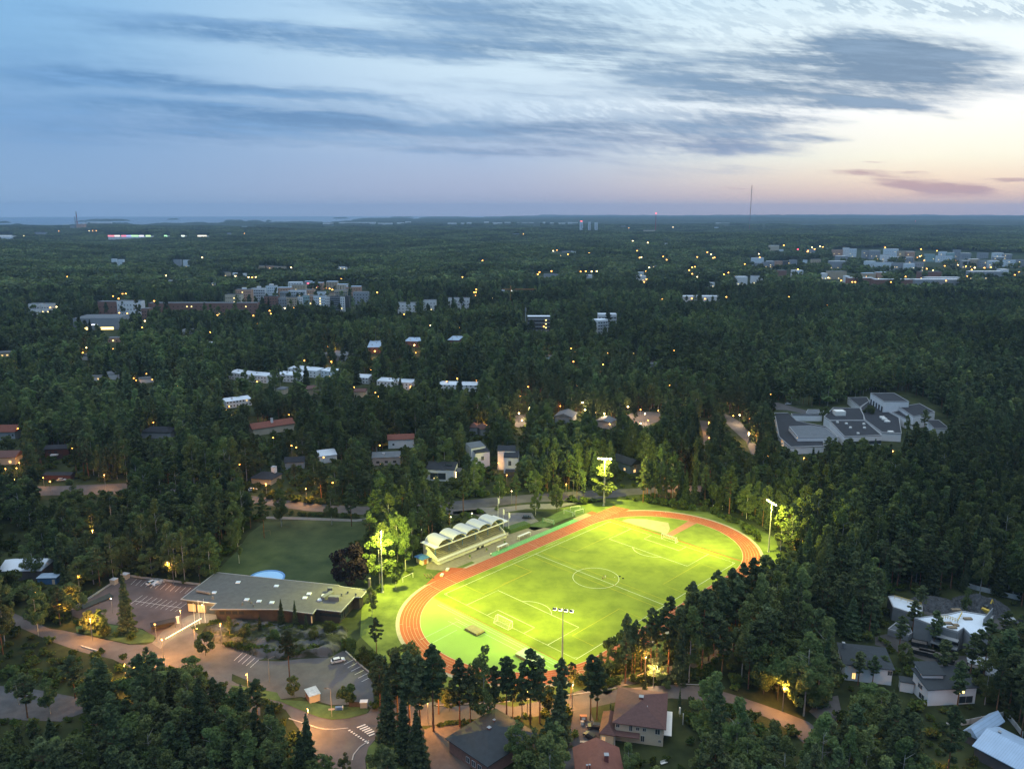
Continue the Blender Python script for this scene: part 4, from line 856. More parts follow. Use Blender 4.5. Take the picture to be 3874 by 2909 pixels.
OUTL = pxs(ZB, [(290, 402), (605, 160), (1180, 222), (1700, 276), (1708, 284), (1960, 318), (1900, 385), (1838, 383), (1718, 515), (1500, 490), (1466, 531), (1150, 492), (550, 490), (608, 437)])
g, R, c = poly_building('day_centre', 'long low brown building with a wide grey flat roof between car park and meadow', 'building', OUTL, 5.0, WALLS['wood'], ROOFS['grey'], 1.5)
def at_roof(fn, x, y, h=5.45): X, Y = S(*fn(x, y), h); return X - c[0], Y - c[1]
for (x, y) in [(802, 243), (1143, 276), (588, 335), (878, 397), (988, 412), (1102, 423), (1433, 345), (1396, 381), (1530, 398), (1565, 360)]:
    X, Y = at_roof(ZB, x, y); MB().box(X - .8, X + .8, Y - .8, Y + .8, 5.45, 5.75).build('skylight', mat('skylight_dome', (.60, .66, .72), .3, .05, 1), R)
for (x0, y0, x1, y1, hh, ww) in [(1555, 400, 1640, 345, 1.3, 1.6), (1612, 395, 1708, 400, 1.6, 1.8), (1600, 320, 1645, 320, 1.5, 1.2)]:
    p, q = at_roof(ZB, x0, y0), at_roof(ZB, x1, y1); b = MB(); dx, dy = q[0] - p[0], q[1] - p[1]; l = math.hypot(dx, dy); nx, ny = -dy / l * ww / 2, dx / l * ww / 2
    b.prism([(p[0] + nx, p[1] + ny), (p[0] - nx, p[1] - ny), (q[0] - nx, q[1] - ny), (q[0] + nx, q[1] + ny)], 5.45, 5.45 + hh, mat('duct_grey', (.13, .14, .15), .7, .1, 1)); b.build('ventilation_duct', None, R)
p, q = at_roof(ZB, 438, 330), at_roof(ZB, 560, 350); b = MB(); b.cyl((*p, 6.1), (*q, 6.1), .55, n=10); b.build('ventilation_pipe', mat('duct_grey', (0, 0, 0)), R)
for (x, y) in [(440, 322), (842, 440), (918, 428), (1725, 360), (1780, 338), (1850, 355), (940, 455), (578, 385)]:
    X, Y = at_roof(ZB, x, y); MB().cyl((X, Y, 5.45), (X, Y, 6.4), .35, .3, 8).build('roof_vent', mat('duct_grey', (0, 0, 0)), R)
for (x, y, hh) in [(1975, 300, 8)]:
    X, Y = S(*ZB(1975, 318), 4); MB().cyl((X - c[0], Y - c[1], 0), (X - c[0], Y - c[1], 9.2), .55, .45, 8).build('chimney', mat('chimney_stone', (.2, .17, .14), .9, .1, 1), g)
# window bands along the near walls
def wall_band(fn, x0, y0, x1, y1, z0, z1, m, inset=1.42, name='window', H=5.0):
    p, q = S(*fn(x0, y0), H), S(*fn(x1, y1), H); dx, dy = q[0] - p[0], q[1] - p[1]; l = math.hypot(dx, dy); nx, ny = -dy / l, dx / l
    a = [(p[0] + nx * (inset + o) - c[0], p[1] + ny * (inset + o) - c[1]) for o in (0, .15)]; b_ = [(q[0] + nx * (inset + o) - c[0], q[1] + ny * (inset + o) - c[1]) for o in (0, .15)]
    MB().prism([a[0], b_[0], b_[1], a[1]], z0, z1).build(name, m, g)
for k in range(9): wall_band(ZB, 620 + k * 58, 490, 664 + k * 58, 490, 2.7, 3.9, WIN)
wall_band(ZB, 1370, 516, 1440, 525, .9, 3.4, LITD); wall_band(ZB, 1510, 493, 1610, 503, 2.4, 3.4, WIN); wall_band(ZB, 1615, 504, 1700, 512, 2.4, 3.4, WIN)
for k in range(3): wall_band(ZB, 330 + k * 85, 407 + k * 9, 395 + k * 85, 414 + k * 9, .3, 3.2, [LITD, LITD, WIN][k])
wall_band(ZB, 1740, 495, 1770, 463, .8, 3.2, WIN); wall_band(ZB, 1780, 452, 1815, 415, .8, 3.2, WIN)
LAND.append(('the long low flat-roofed building', *ZB(1000, 400)))

# ---- the school-like complex on the far side
def flat_block(name, label, pts, h, wall='white', roof='dark', cat='school building', lm=None, over=0.0, wins=None, visible=True, z0=-.3):
    P = SS(pts, h); n = len(P); a = sum(P[i][0] * P[(i + 1) % n][1] - P[(i + 1) % n][0] * P[i][1] for i in range(n))
    if a < 0: P = P[::-1]
    c = (sum(p[0] for p in P) / n, sum(p[1] for p in P) / n); g = empty(name, (*c, 0), 0, label, cat); Q = [(x - c[0], y - c[1]) for x, y in P]
    MB().prism(Q, z0, h - .3).build('wall', WALLS[wall], g)
    cc = (0, 0); R = MB().prism([(x * .992, y * .992) for x, y in Q], h - .3, h - .05).build('roof', ROOFS[roof], g)
    t = MB(); O = [(x * 1.006, y * 1.006) for x, y in Q]; I = [(x * (1 - .45 / max(6, math.hypot(x, y))), y * (1 - .45 / max(6, math.hypot(x, y)))) for x, y in Q]
    vs = [(*p, h - .42) for p in O] + [(*p, h + .22) for p in O] + [(*p, h + .22) for p in I] + [(*p, h - .1) for p in I]; fs = []
    for i in range(n):
        j = (i + 1) % n; fs += [(i, j, n + j, n + i), (n + i, n + j, 2 * n + j, 2 * n + i), (2 * n + i, 2 * n + j, 3 * n + j, 3 * n + i)]
    t.add(vs, fs).build('parapet', TRIM, g)
    if wins:
        for (i, nw, z, ww, hh, lit) in wins:      # windows along edge i
            (x0, y0), (x1, y1) = Q[i], Q[(i + 1) % n]; l = math.hypot(x1 - x0, y1 - y0); dx, dy = (x1 - x0) / l, (y1 - y0) / l; nx, ny = dy, -dx
            for k in range(nw):
                u = (k + .5) / nw; cxx, cyy = x0 + (x1 - x0) * u, y0 + (y1 - y0) * u; b = MB()
                b.prism([(cxx - dx * ww / 2 + nx * .05, cyy - dy * ww / 2 + ny * .05), (cxx + dx * ww / 2 + nx * .05, cyy + dy * ww / 2 + ny * .05), (cxx + dx * ww / 2 - nx * .05, cyy + dy * ww / 2 - ny * .05), (cxx - dx * ww / 2 - nx * .05, cyy - dy * ww / 2 - ny * .05)], z, z + hh)
                b.build('window', [WIN, LIT, LITY, LITD][lit], g)
    if visible: vis(pts)
    nob(SSp(P)); nob([tuple(float(q) for q in P2(x + (x - c[0]) * .08, y + (y - c[1]) * .08, 0)) for x, y in P])
    if lm: LAND.append((lm, *P2(c[0], c[1], 2)))
    return g, R, c
E_ = lambda P: P
flat_block('school_hall', 'tall white sports hall with dark flat roof, highest block of the school', pxs(ZS, [(1160, 110), (1425, 110), (1590, 205), (1310, 205)]), 13, lm='the tall white school hall', wins=[(3, 5, 3, 3, 6, 0)])
flat_block('school_wing', 'white school wing with dark flat roof in front of the tall hall', pxs(ZS, [(1480, 266), (1705, 226), (1880, 320), (1640, 372)]), 9)
flat_block('school_wing', 'narrow low white school wing between hall and central roof', pxs(ZS, [(1400, 322), (1560, 290), (1640, 372), (1560, 400)]), 6.5)
flat_block('school_wing', 'white school block with arched dark porch, farthest from the path', pxs(ZS, [(1780, 408), (1920, 410), (2040, 505), (1870, 507)]), 7, wins=[(2, 1, .3, 7, 4.2, 0)])
g_, R_, c_ = flat_block('school_wing', 'broad dark flat-roofed school wing with three white roof units', pxs(ZS, [(1210, 210), (1300, 290), (1480, 385), (1505, 560), (1290, 548), (1100, 410), (1050, 270), (1140, 200)]), 5.5)
for i, (x, y) in enumerate([(1290, 385), (1315, 405), (1345, 430), (1385, 548)]):
    X, Y = S(*ZS(x, y), 5.6); MB().box(X - c_[0] - 1.6, X - c_[0] + 1.6, Y - c_[1] - 1.2, Y - c_[1] + 1.2, 5.46, 6.5).build('roof_unit', GW, R_)
g_, R_, c_ = flat_block('school_wing', 'square dark flat-roofed school wing with small roof vents, in the middle', pxs(ZS, [(702, 417), (1092, 417), (1285, 580), (870, 595)]), 6.5, wins=[(0, 6, 1, 4, 2.2, 0), (2, 5, 1, 4, 2.2, 0)])
for (x, y) in [(790, 440), (890, 455), (1085, 460), (1092, 502), (1020, 565), (935, 500)]:
    X, Y = S(*ZS(x, y), 6.5); MB().box(X - c_[0] - .7, X - c_[0] + .7, Y - c_[1] - .7, Y - c_[1] + .7, 6.46, 7.4).build('roof_unit', GW, R_)
g_, R_, c_ = flat_block('school_wing', 'dark flat-roofed school wing behind the middle one, with a white roof box', pxs(ZS, [(745, 272), (1040, 277), (1088, 360), (1090, 412), (700, 412), (640, 372)]), 6)
X, Y = S(*ZS(808, 350), 6); MB().box(X - c_[0] - 3.4, X - c_[0] + 3.4, Y - c_[1] - 3, Y - c_[1] + 3, 5.96, 9).build('roof_unit', GW, R_)
flat_block('school_wing', 'dark school roof around the small yard, beside the path', pxs(ZS, [(90, 330), (238, 330), (330, 418), (600, 472), (668, 484), (805, 600), (620, 600), (640, 700), (270, 712), (140, 600)]), 4.5, wins=[(8, 6, .8, 4, 2, 0)])
flat_block('school_wing', 'small raised school block with pale sloping roof and white edge', pxs(ZS, [(250, 484), (500, 472), (660, 500), (795, 600), (350, 602)]), 7.0, roof='mid')
flat_block('school_wing', 'narrow school link behind the small yard', pxs(ZS, [(272, 338), (600, 345), (620, 362), (285, 358)]), 4)
flat_block('school_wing', 'low dark flat-roofed annex behind the school under the trees', pxs(ZS, [(905, 160), (1120, 156), (1150, 200), (1040, 262)]), 5)
flat_block('school_wing', 'pale low annex hidden by trees behind the school roofs', pxs(ZS, [(460, 292), (640, 296), (560, 335), (440, 325)]), 4.5, roof='mid')
LAND.append(('the dark-roofed school', *ZS(700, 560)))

V = [('F', .2), ('F', .5), ('F', .8)]
def wl(face, us, z, w, h, lit=0): return [(face, u, z, w, h, lit) for u in us]
# ---- houses near the bottom of the picture
g, w, d = house('villa', 'two-storey cream villa with brown hipped tile roof and two dark cars beside it', ZH(1473, 630), ZH(1925, 690), 17.5, 5.6, 'hip', 2.9, 'cream', 'brown',
      wl('F', (.06,), 4.2, .9, .9) + wl('F', (.33,), 3.6, .8, 1.7) + wl('F', (.47, .61), 4.0, .8, .9) + wl('F', (.88,), 3.6, 1.2, 1.5) + wl('F', (.58,), .8, .9, 1.7) + wl('F', (.93,), 1.2, .6, .7) + wl('R', (.15, .5), 3.2, 2.2, 2.0) + wl('R', (.3,), .4, 3.0, 2.2), .7, [(.5, .5, 1.1, 3.6, CHIM), (.62, .35, .5, 2.3, CHIM)], frame=True, lm='the cream villa with brown roof', base=.01, garden=3)
MB().box(-w / 2 - .6, w * .02, -d / 2 - 2.4, -d / 2 - .05, 3.0, 3.2).build('porch_roof', ROOFS['brown'], g); MB().cyl((-w * .48, -d / 2 - 2.1, 0), (-w * .48, -d / 2 - 2.1, 3), .09, n=6).build('porch_post', GW, g)
MB().box(w / 2 + .02, w / 2 + 2.2, -d / 2 + 1, d / 2 - 4, 2.8, 2.95).build('balcony', GW, g)
house('garage_wing', 'single-storey cream garage with brown hipped roof against the cream villa', ZH(1360, 722), ZH(1498, 742), 10.5, 3.0, 'hip', 2.0, 'cream', 'brown', wl('F', (.25,), .9, 1.0, 1.4, 3), .4, cat='garage', garden=2, frame=True)
g, w, d = house('tiled_house', 'house with orange-brown tile roof, cut by the bottom of the picture beside the driveway', ZH(1180, 1183), ZH(1600, 1183), 15.5, 4.6, 'gable', 3.0, 'brick', 'rust', (), .6, [(.66, .47, 1.0, 4.2, CHIM), (.2, .3, .3, 3.0, CHIM), (.26, .31, .3, 3.0, CHIM)], lm='the orange-roofed house by the driveway', garden=2.5)
g, w, d = house('brick_house', 'dark red brick house with blue-grey hipped roof behind the pines', ZH(430, 1003), ZH(850, 720), 16.5, 4.2, 'hip', 2.6, 'brick', 'slate', wl('L', (.2, .35, .5), 1.0, 1.2, 1.5), .8, [(.45, .5, .8, 3.2, CHIM), (.66, .62, .5, 2.8, CHIM)], lm='the blue-grey roofed brick house', frame=True, garden=2)
g, w, d = house('carport', 'small dark roofed shed hidden among the pines by the brown paved drive', A2(1160, 1510), A2(1290, 1500), 7, 3.0, 'gable', 1.4, 'brick', 'dark', (), .5, cat='shed', garden=1)
g, w, d = house('white_house', 'white two-storey house with dark hipped roof, beside the dead-end drive', ZR(380, 845), ZR(905, 905), 13.5, 5.4, 'hip', 1.9, 'white', 'slate', wl('L', (.5,), 3.6, 2.6, 1.3) + wl('L', (.4,), .7, 2.6, 1.5) + wl('F', (.95,), 3.4, 1.2, 1.4) + wl('F', (.2,), .8, 1.0, 2.0, 1), .6, [(.05, .7, .7, 2.6, mat('duct_grey', (0, 0, 0)))], lm='the dark-roofed white house by the dead end', frame=True, garden=2)
g, w, d = house('white_house', 'white house with slate shed roofs in two steps, one window lit', ZR(1235, 1108), ZR(1765, 1080), 9, 5.4, 'shed', 1.8, 'white', 'slate', wl('L', (.5,), 3.4, 2.0, 1.3) + wl('L', (.35,), .6, 2.4, 1.6) + wl('F', (.7,), 3.6, 1.6, .8, 2) + wl('F', (.8,), .4, 4.2, 2.2), .6, lm='the white house with stepped roofs', frame=True, garden=2)
house('white_house', 'upper rear part of the stepped white house with slate shed roof', ZR(1180, 955), ZR(1420, 955), 6, 7.6, 'shed', 1.0, 'white', 'slate', (), .5, garden=1, visible=.4)
house('entrance_porch', 'small flat porch canopy on white posts beside the stepped white house', ZR(950, 1018), ZR(1108, 1045), 3.5, 3.2, 'flat', 0, 'white', 'slate', (), .3, cat='porch', garden=1, visible=.5)
g, w, d = house('metal_roofed_house', 'long building with pale blue ribbed metal roof, cut by the picture corner', (3677, 2822), (3915, 2948), 14.5, 3.4, 'gable', 2.4, 'dark', 'metal', (), .5, [(.15, .6, .6, 2.6, mat('duct_grey', (0, 0, 0)))], lm='the pale metal-roofed building', garden=2)
g, w, d = house('metal_roofed_house', 'lower end section of pale blue metal roof beside the white fence', (3639, 2767), (3700, 2799), 14.5, 2.8, 'gable', 2.2, 'dark', 'metal', (), .4, garden=1)
# ---- construction site
def site():
    g, R, c = flat_block('concrete_shell', 'unfinished concrete building with snow-white insulated roof deck and balconies', pxs(ZR, [(1100, 370), (1440, 330), (1580, 300), (1900, 350), (1860, 500), (1690, 560), (1600, 470), (1540, 510), (1250, 430)]), 7.5, 'conc', 'light', cat='unfinished building', lm='the concrete building site')
    for (x0, y0, x1, y1) in [(1360, 515, 1540, 545)]:
        for z in (5.0, 2.2):
            p, q = S(*ZR(1290, 448), 7.5), S(*ZR(1560, 525), 7.5); dx, dy = q[0] - p[0], q[1] - p[1]; l = math.hypot(dx, dy); nx, ny = dy / l, -dx / l
            MB().prism([(p[0] - c[0], p[1] - c[1]), (q[0] - c[0], q[1] - c[1]), (q[0] + nx * 2.2 - c[0], q[1] + ny * 2.2 - c[1]), (p[0] + nx * 2.2 - c[0], p[1] + ny * 2.2 - c[1])], z, z + .3).build('balcony_slab', WALLS['conc'], g)
            MB().prism([(p[0] + nx * .05 - c[0], p[1] + ny * .05 - c[1]), (q[0] + nx * .05 - c[0], q[1] + ny * .05 - c[1]), (q[0] + nx * .14 - c[0], q[1] + ny * .14 - c[1]), (p[0] + nx * .14 - c[0], p[1] + ny * .14 - c[1])], z - 1.9, z - .1).build('opening', DARK, g)
    for (x, y, s) in [(1440, 425, 1.2), (1480, 470, 1.5), (1520, 445, .9), (1640, 380, 1.4), (1520, 290, 1.6)]:
        X, Y = S(*ZR(x, y), 7.5); MB().box(X - c[0] - s, X - c[0] + s, Y - c[1] - .6, Y - c[1] + .6, 7.45, 8.0).build('stacked_material', mat('timber_pile', (.22, .17, .11), .9, .2, 1), R)
    a, b = S(*ZR(1890, 300), 9), S(*ZR(1800, 410), 9); m = MB(); band([(a[0] - c[0], a[1] - c[1]), (b[0] - c[0], b[1] - c[1])], .25, 0, 10.2, m); m.build('end_wall', WALLS['conc'], g)
    flat_block('concrete_shell', 'smaller unfinished wing with white deck at the far end of the building site', pxs(ZR, [(830, 150), (900, 145), (1180, 225), (1180, 300), (1130, 340), (880, 260)]), 5, 'conc', 'light', cat='unfinished building')
    flat_block('foundation_slab', 'low grey concrete foundation slab of the building site', pxs(ZR, [(830, 480), (930, 400), (1040, 440), (1080, 520), (1040, 545)]), 2.2, 'conc', 'mid', cat='foundation')
    YEL2 = mat('safety_yellow', (.60, .42, .08), .7, .1, 1)
    for i, (p, q, z) in enumerate([((900, 140), (1170, 215), 6.2), ((1350, 350), (1440, 345), 8.7), ((1440, 345), (1540, 380), 8.7), ((1540, 380), (1585, 300), 8.7)]):
        a, b = S(*ZR(*p), z), S(*ZR(*q), z); m = MB(); m.cyl((*a, z), (*b, z), .09, n=4); m.cyl((*a, z - .6), (*b, z - .6), .09, n=4)
        for k in range(5): t = k / 4; m.cyl((a[0] + (b[0] - a[0]) * t, a[1] + (b[1] - a[1]) * t, z - 1.2), (a[0] + (b[0] - a[0]) * t, a[1] + (b[1] - a[1]) * t, z), .07, n=4)
        o = m.build('guard_rail', YEL2); tag(o, 'yellow timber guard rail on the unfinished building, %s' % ['on the far wing', 'along the outer deck edge', 'along the middle deck edge', 'on the short deck edge'][i], 'guard rail', 'site guard rails')
    X, Y = S(*ZR(1830, 325)); g = empty('excavator', (X, Y, 0), .6, 'small yellow excavator in front of the gravel heap', 'excavator')
    m = MB()
    for s in (-1, 1): m.box(-1.9, 1.9, s * 1.1 - .3, s * 1.1 + .3, 0, .75)
    m.build('tracks', DARK, g); MB().box(-1.6, 1.6, -1.2, 1.2, .8, 1.7).box(-1.8, -.6, -1.2, 1.2, 1.7, 2.3).build('body', YEL2, g); MB().box(-.4, .9, -.2, 1.1, 1.72, 3.0).build('cab', WIN, g)
    m = MB(); m.cyl((1.4, 0, 1.5), (3.2, 0, 4.6), .28, .22, 6); m.cyl((3.2, 0, 4.6), (5.0, 0, 2.2), .22, .16, 6); m.build('arm', YEL2, g); MB().box(4.6, 5.5, -.5, .5, 1.4, 2.2).build('bucket', DARK, g)
    for i, (x, y) in enumerate([(1145, 650), (1140, 728), (1220, 735), (1300, 765), (1415, 815), (1720, 905)]):
        X, Y = S(*ZR(x, y)); gg = empty('skip_container', (X, Y, 0), -.45, 'dark site container on the construction yard, %s' % ['standing apart behind the row', 'first of the row from the fence side', 'second of the row', 'third of the row', 'larger one nearest the white house roof', 'loose one with rubble beside the pale heap'][i], 'container', 'dark containers on the building yard')
        MB().add([(-2.2, -1, 0), (2.2, -1, 0), (2.6, -1.2, 1.6), (-2.6, -1.2, 1.6), (-2.2, 1, 0), (2.2, 1, 0), (2.6, 1.2, 1.6), (-2.6, 1.2, 1.6)], [(0, 1, 2, 3), (5, 4, 7, 6), (4, 0, 3, 7), (1, 5, 6, 2), (0, 4, 5, 1)]).build('container_body', mat('container_dark', (.025, .03, .032), .7, .1, 1), gg)
        MB().box(-2.3, 2.3, -1, 1, 1.25, 1.5).build('fill', mat('rubble', (.12, .11, .10), .95, .5, 3), gg)
    def heap(px, py, rx, ry, h, m, label, name='gravel_heap', cat='heap'):
        X, Y = S(px, py); n = 40; vs = []; fs = []
        for j in range(n):
            for i in range(n):
                u, v = i / (n - 1) * 2 - 1, j / (n - 1) * 2 - 1; r = sqrt(u * u + v * v)
                vs.append((u * rx, v * ry, max(-.1, h * (1 - r ** 1.3) * (1 + .25 * sin(7 * u + 3) * cos(6 * v)) + random.uniform(-.3, .3) * h * .4 * (r < 1))))
        for j in range(n - 1):
            for i in range(n - 1): fs.append((j * n + i, j * n + i + 1, (j + 1) * n + i + 1, (j + 1) * n + i))
        me = MB().add(vs, fs).mesh(name, m); link(name, me, None, (X, Y, 0), .2, label, cat)
    heap(*ZR(1760, 260), 10.5, 9, 4.2, mat('crushed_stone', (.055, .06, .065), .95, .45, .7, detail=10), 'big heap of dark crushed stone behind the construction site')
    heap(*ZR(1290, 230), 9, 7, 2.2, mat('crushed_stone', (0, 0, 0)), 'low heap of broken dark stone beside the white-decked wing')
    heap(*ZR(1840, 860), 5, 7, 1.4, mat('pale_debris', (.40, .43, .46), .9, .3, 1), 'pale pile of plastic-covered debris between site and white houses', 'debris_heap')
    heap(*ZR(2060, 375), 2.2, 2, 1.0, mat('pale_debris', (0, 0, 0)), 'small white tarp-covered pile at the edge of the site', 'covered_pile')
site()
vis(pxs(ZR, [(1200, 200), (1900, 220), (2080, 330), (2050, 400), (1850, 540), (1560, 760), (1460, 860), (1360, 800), (1120, 740), (1120, 640), (1260, 620), (1230, 460), (1180, 400)]))
vis(pxs(ZR, [(830, 140), (1180, 200), (1160, 300), (900, 290)]))
nob(pxs(ZR, [(700, 560), (850, 440), (820, 150), (1000, 120), (2000, 150), (2212, 330), (2212, 560), (2100, 900), (1950, 960), (1400, 880), (1100, 760)]))
def fence(pts, h, label, m, post=None, name='fence', px=True):
    P = SS(pts) if px else pts; g = empty(name, (P[0][0], P[0][1], 0), 0, label, 'fence'); b = MB(); band([(x - P[0][0], y - P[0][1]) for x, y in P], .12, .05, h, b); b.build('fence_panel', m, g)
    p = MB()
    for i in range(len(P) - 1):
        l = math.hypot(P[i + 1][0] - P[i][0], P[i + 1][1] - P[i][1]); n = max(1, int(l / 3))
        for k in range(n + 1): x = P[i][0] + (P[i + 1][0] - P[i][0]) * k / n - P[0][0]; y = P[i][1] + (P[i + 1][1] - P[i][1]) * k / n - P[0][1]; p.box(x - .09, x + .09, y - .09, y + .09, 0, h + .12)
    p.build('fence_frame', post or m, g)
FW = mat('white_fence_boards', (.46, .47, .47), .8, .1, .8)
fence([(3710, 2253), (3700, 2245), (3740, 2230)][1:] and pxs(ZR, [(1580, 40), (1720, 85), (2212, 200), (2420, 250)]), 1.9, 'pale board fence at the wood edge behind the gravel heap', FW)
fence(pxs(A4, [(1205, 1392), (1450, 1350), (1680, 1300)]), 1.7, 'white fence running behind the pale metal roof', FW)
fence(pxs(A4, [(1705, 1300), (1770, 1380), (1815, 1440)]), 1.7, 'white fence slanting down at the right of the metal-roofed building', FW)
vis(pxs(ZR, [(1580, 0), (2300, 170), (2300, 215), (1580, 50)])); vis(pxs(A4, [(1290, 1345), (1670, 1275), (1670, 1310), (1290, 1395)])); vis(pxs(A4, [(1700, 1280), (1825, 1440), (1800, 1450), (1690, 1310)]))
# ---- detached houses and terraces in the woods (photo points of the near eave)
g, w, d = house('modern_house', 'white box house with a recessed glazed front and four wall lamps', M2(1570, 1055), M2(1815, 1062), 10, 6.2, 'shed', 1.6, 'white', 'dark', wl('F', (.42,), 1.0, 8.5, 3.6) + wl('F', (.3,), 1.1, .8, .8, 2) + wl('F', (.38,), 1.6, .7, .7, 2), .1, lm='the white box house with wall lamps', frame=True, visible=.8)
for k in range(4): MB().box(w / 2 + .4, w / 2 + .8, -d / 2 - .2, -d / 2 + .1, 1.2 + k * 1.25, 1.7 + k * 1.25).build('wall_lamp', glow('wall_lamp_glow', (1, .66, .28), 14), g)
MB().box(w / 2 + .05, w / 2 + 3.2, -d / 2, d / 2 - 3, 0, 5.6).build('side_wing', WALLS['dark'], g); MB().box(w * .1, w * .36, -d * .05, d * .18, 7.4, 7.6).build('solar_panel', GLASSD, g)
g, w, d = house('tower_house', 'narrow tall white house with stepped dark roofs, one dark window', M3(10, 955), M3(135, 958), 9, 9.0, 'shed', 1.5, 'white', 'dark', wl('F', (.42,), 4.6, 1.5, 2.6) + wl('L', (.5,), 1.5, 3, 2.2, 1), .15, lm='the narrow tall white house', frame=True, visible=.9)
house('tower_house', 'upper rear section of the narrow tall white house', M3(-40, 900), M3(112, 900), 7, 11.0, 'shed', 1.2, 'white', 'dark', (), .1, visible=.3)
house('carport', 'low dark carport in front of the narrow tall white house', M3(20, 1075), M3(150, 1080), 5, 2.8, 'flat', 0, 'dark', 'dark', (), .3, cat='carport', visible=.6)
g, w, d = house('tower_house', 'narrow white house half behind trees, with dark sloping roof in two steps', M2(1985, 920), M2(2110, 905), 8, 9.0, 'shed', 1.5, 'white', 'dark', wl('F', (.5,), 4.6, 1.5, 2.2), .15, frame=True, visible=.35)
house('tower_house', 'upper rear section of the half-hidden narrow white house', M2(1950, 880), M2(2075, 860), 7, 11, 'shed', 1.4, 'white', 'mid', (), .1, visible=.3)
g, w, d = house('gabled_house', 'blue-grey gabled house between the wood and the street bend', M3(1075, 1025), M3(1170, 1000), 16, 5.0, 'gable', 2.6, 'blue', 'dark', wl('F', (.45,), 3.2, 1.4, 1.5, 0) + wl('F', (.4,), .6, 1.6, 1.6, 1) + wl('L', (.3,), 1.2, 1.2, 1.3, 1), .5, frame=True, visible=.6, lm='the blue-grey gabled house')
g, w, d = house('bungalow', 'bungalow with dark hipped roof, pale walls and white chimney block', M2(95, 1128), M2(280, 1145), 12, 2.9, 'hip', 2.4, 'cream', 'dark', (), .7, [(.75, .8, 2.2, 4.6, WALLS['white'])], visible=.9, lm='the bungalow with the white chimney')
house('dark_roofed_house', 'long dark gable roof half behind a birch, next to the bungalow', M2(385, 1000), M2(560, 990), 9, 4, 'gable', 2, 'grey', 'dark', (), .5, visible=.3)
house('red_roofed_house', 'long house with orange-red ridge roof and a tall pale chimney', M2(120, 722), M2(480, 668), 11, 4.5, 'gable', 2.8, 'cream', 'red', (), .6, [(.5, .35, 1.4, 4.8, WALLS['white'])], lm='the long red-roofed house')
house('flat_roofed_house', 'grey flat-roofed house with a white skylight strip', M2(1118, 960), M2(1362, 950), 12, 4.6, 'flat', 0, 'grey', 'mid', wl('F', (.2, .5, .8), 1.4, 1.8, 1.3), .3, [(.4, .6, 1.5, .7, WALLS['white'])], lm='the grey flat-roofed house')
house('glass_roofed_house', 'house with patchy white glazed roof glimpsed between trees', M2(680, 948), M2(832, 930), 8, 4.2, 'shed', 1.6, 'white', 'light', (), .3, visible=.3)
house('red_roofed_house', 'pale house with red roof, half-hidden behind the grey flat-roofed house', M2(1250, 810), M2(1480, 800), 10, 5.5, 'gable', 2.2, 'white', 'red', wl('F', (.2,), 2, 1.2, 1.2, 0), .5, visible=.6)
house('red_roofed_house', 'small dull-red hipped roof beside the bright orange street lamp', M2(2030, 720), M2(2120, 712), 10, 4.5, 'hip', 2.4, 'grey', 'brown', (), .5, visible=.4)
house('red_roofed_house', 'dull-red roof mostly covered by trees, left of the orange lamp', M2(1930, 705), M2(2010, 705), 9, 4.5, 'hip', 2.4, 'grey', 'brown', (), .5, visible=.3)
house('slate_roofed_house', 'wide grey shingled roof surrounded by many street lamps', M3(432, 610), M3(590, 622), 15, 4.2, 'gable', 2.4, 'grey', 'mid', (), .7, lm='the grey roof among the street lamps')
house('slate_roofed_house', 'far end of grey roofs under the tree edge near four lamps', M3(770, 650), M3(905, 668), 12, 4.2, 'gable', 1.6, 'grey', 'mid', (), .6, visible=.5)
house('dark_house', 'dark house with two yellow lit windows in the middle of the woods', M3(1080, 60), M3(1170, 58), 9, 4.0, 'flat', 0, 'dark', 'dark', wl('F', (.22, .78), 1.0, 2.0, 1.4, 2), .4, lm='the dark house with two lit windows', visible=.9)
house('flat_roofed_house', 'pale flat-roofed house with one lit window, white van behind it', M3(1240, 172), M3(1355, 172), 10, 3.6, 'flat', 0, 'grey', 'mid', wl('F', (.45,), .9, 2.4, 1.4, 2), .4, lm='the pale house with the white van', visible=.9)
house('flat_roofed_house', 'low pale roof beside a garden light in the middle woods', M3(165, 75), M3(235, 70), 9, 3.6, 'flat', 0, 'pale', 'light', (), .4, visible=.4)
house('flat_roofed_house', 'low pale roof among dark trees left of the lit garden', M3(330, 110), M3(425, 112), 9, 3.2, 'flat', 0, 'pale', 'mid', wl('F', (.3,), .9, 1.4, 1.2, 1), .4, visible=.4)
# left side
house('red_roofed_house', 'house with dull red roof and pale gable, cut by the left picture edge', M1(-80, 745), M1(125, 742), 12, 5.2, 'gable', 3.4, 'grey', 'red', wl('F', (.75, .9), 2.6, 1.1, 1.2), .5, visible=.8, lm='the red-roofed house at the picture edge')
house('brown_roofed_house', 'brown-roofed house with lit yard, cut by the left picture edge', M1(-120, 960), M1(130, 955), 12, 4.2, 'gable', 2.6, 'cream', 'brown', wl('F', (.8,), 1.0, 1.4, 1.4, 1), .5, visible=.7)
g, w, d = house('dark_roofed_house', 'two-storey dark house with balcony behind a bare pole', M1(360, 888), M1(580, 880), 9, 6.0, 'gable', 1.4, 'redw', 'dark', wl('F', (.2, .45), 3.6, 1.6, 1.2) + wl('F', (.35,), .6, 3.2, 1.9), .6, lm='the dark house with the balcony', visible=.9)
MB().box(-w * .25, w * .05, -d / 2 - 1.8, -d / 2 - .05, 2.4, 3.1).build('balcony', WALLS['white'], g)
house('carport', 'long dark red carport beside the parked silver car', M1(355, 1105), M1(590, 1105), 6, 2.6, 'gable', .9, 'redw', 'dark', (), .5, cat='carport', visible=.95)
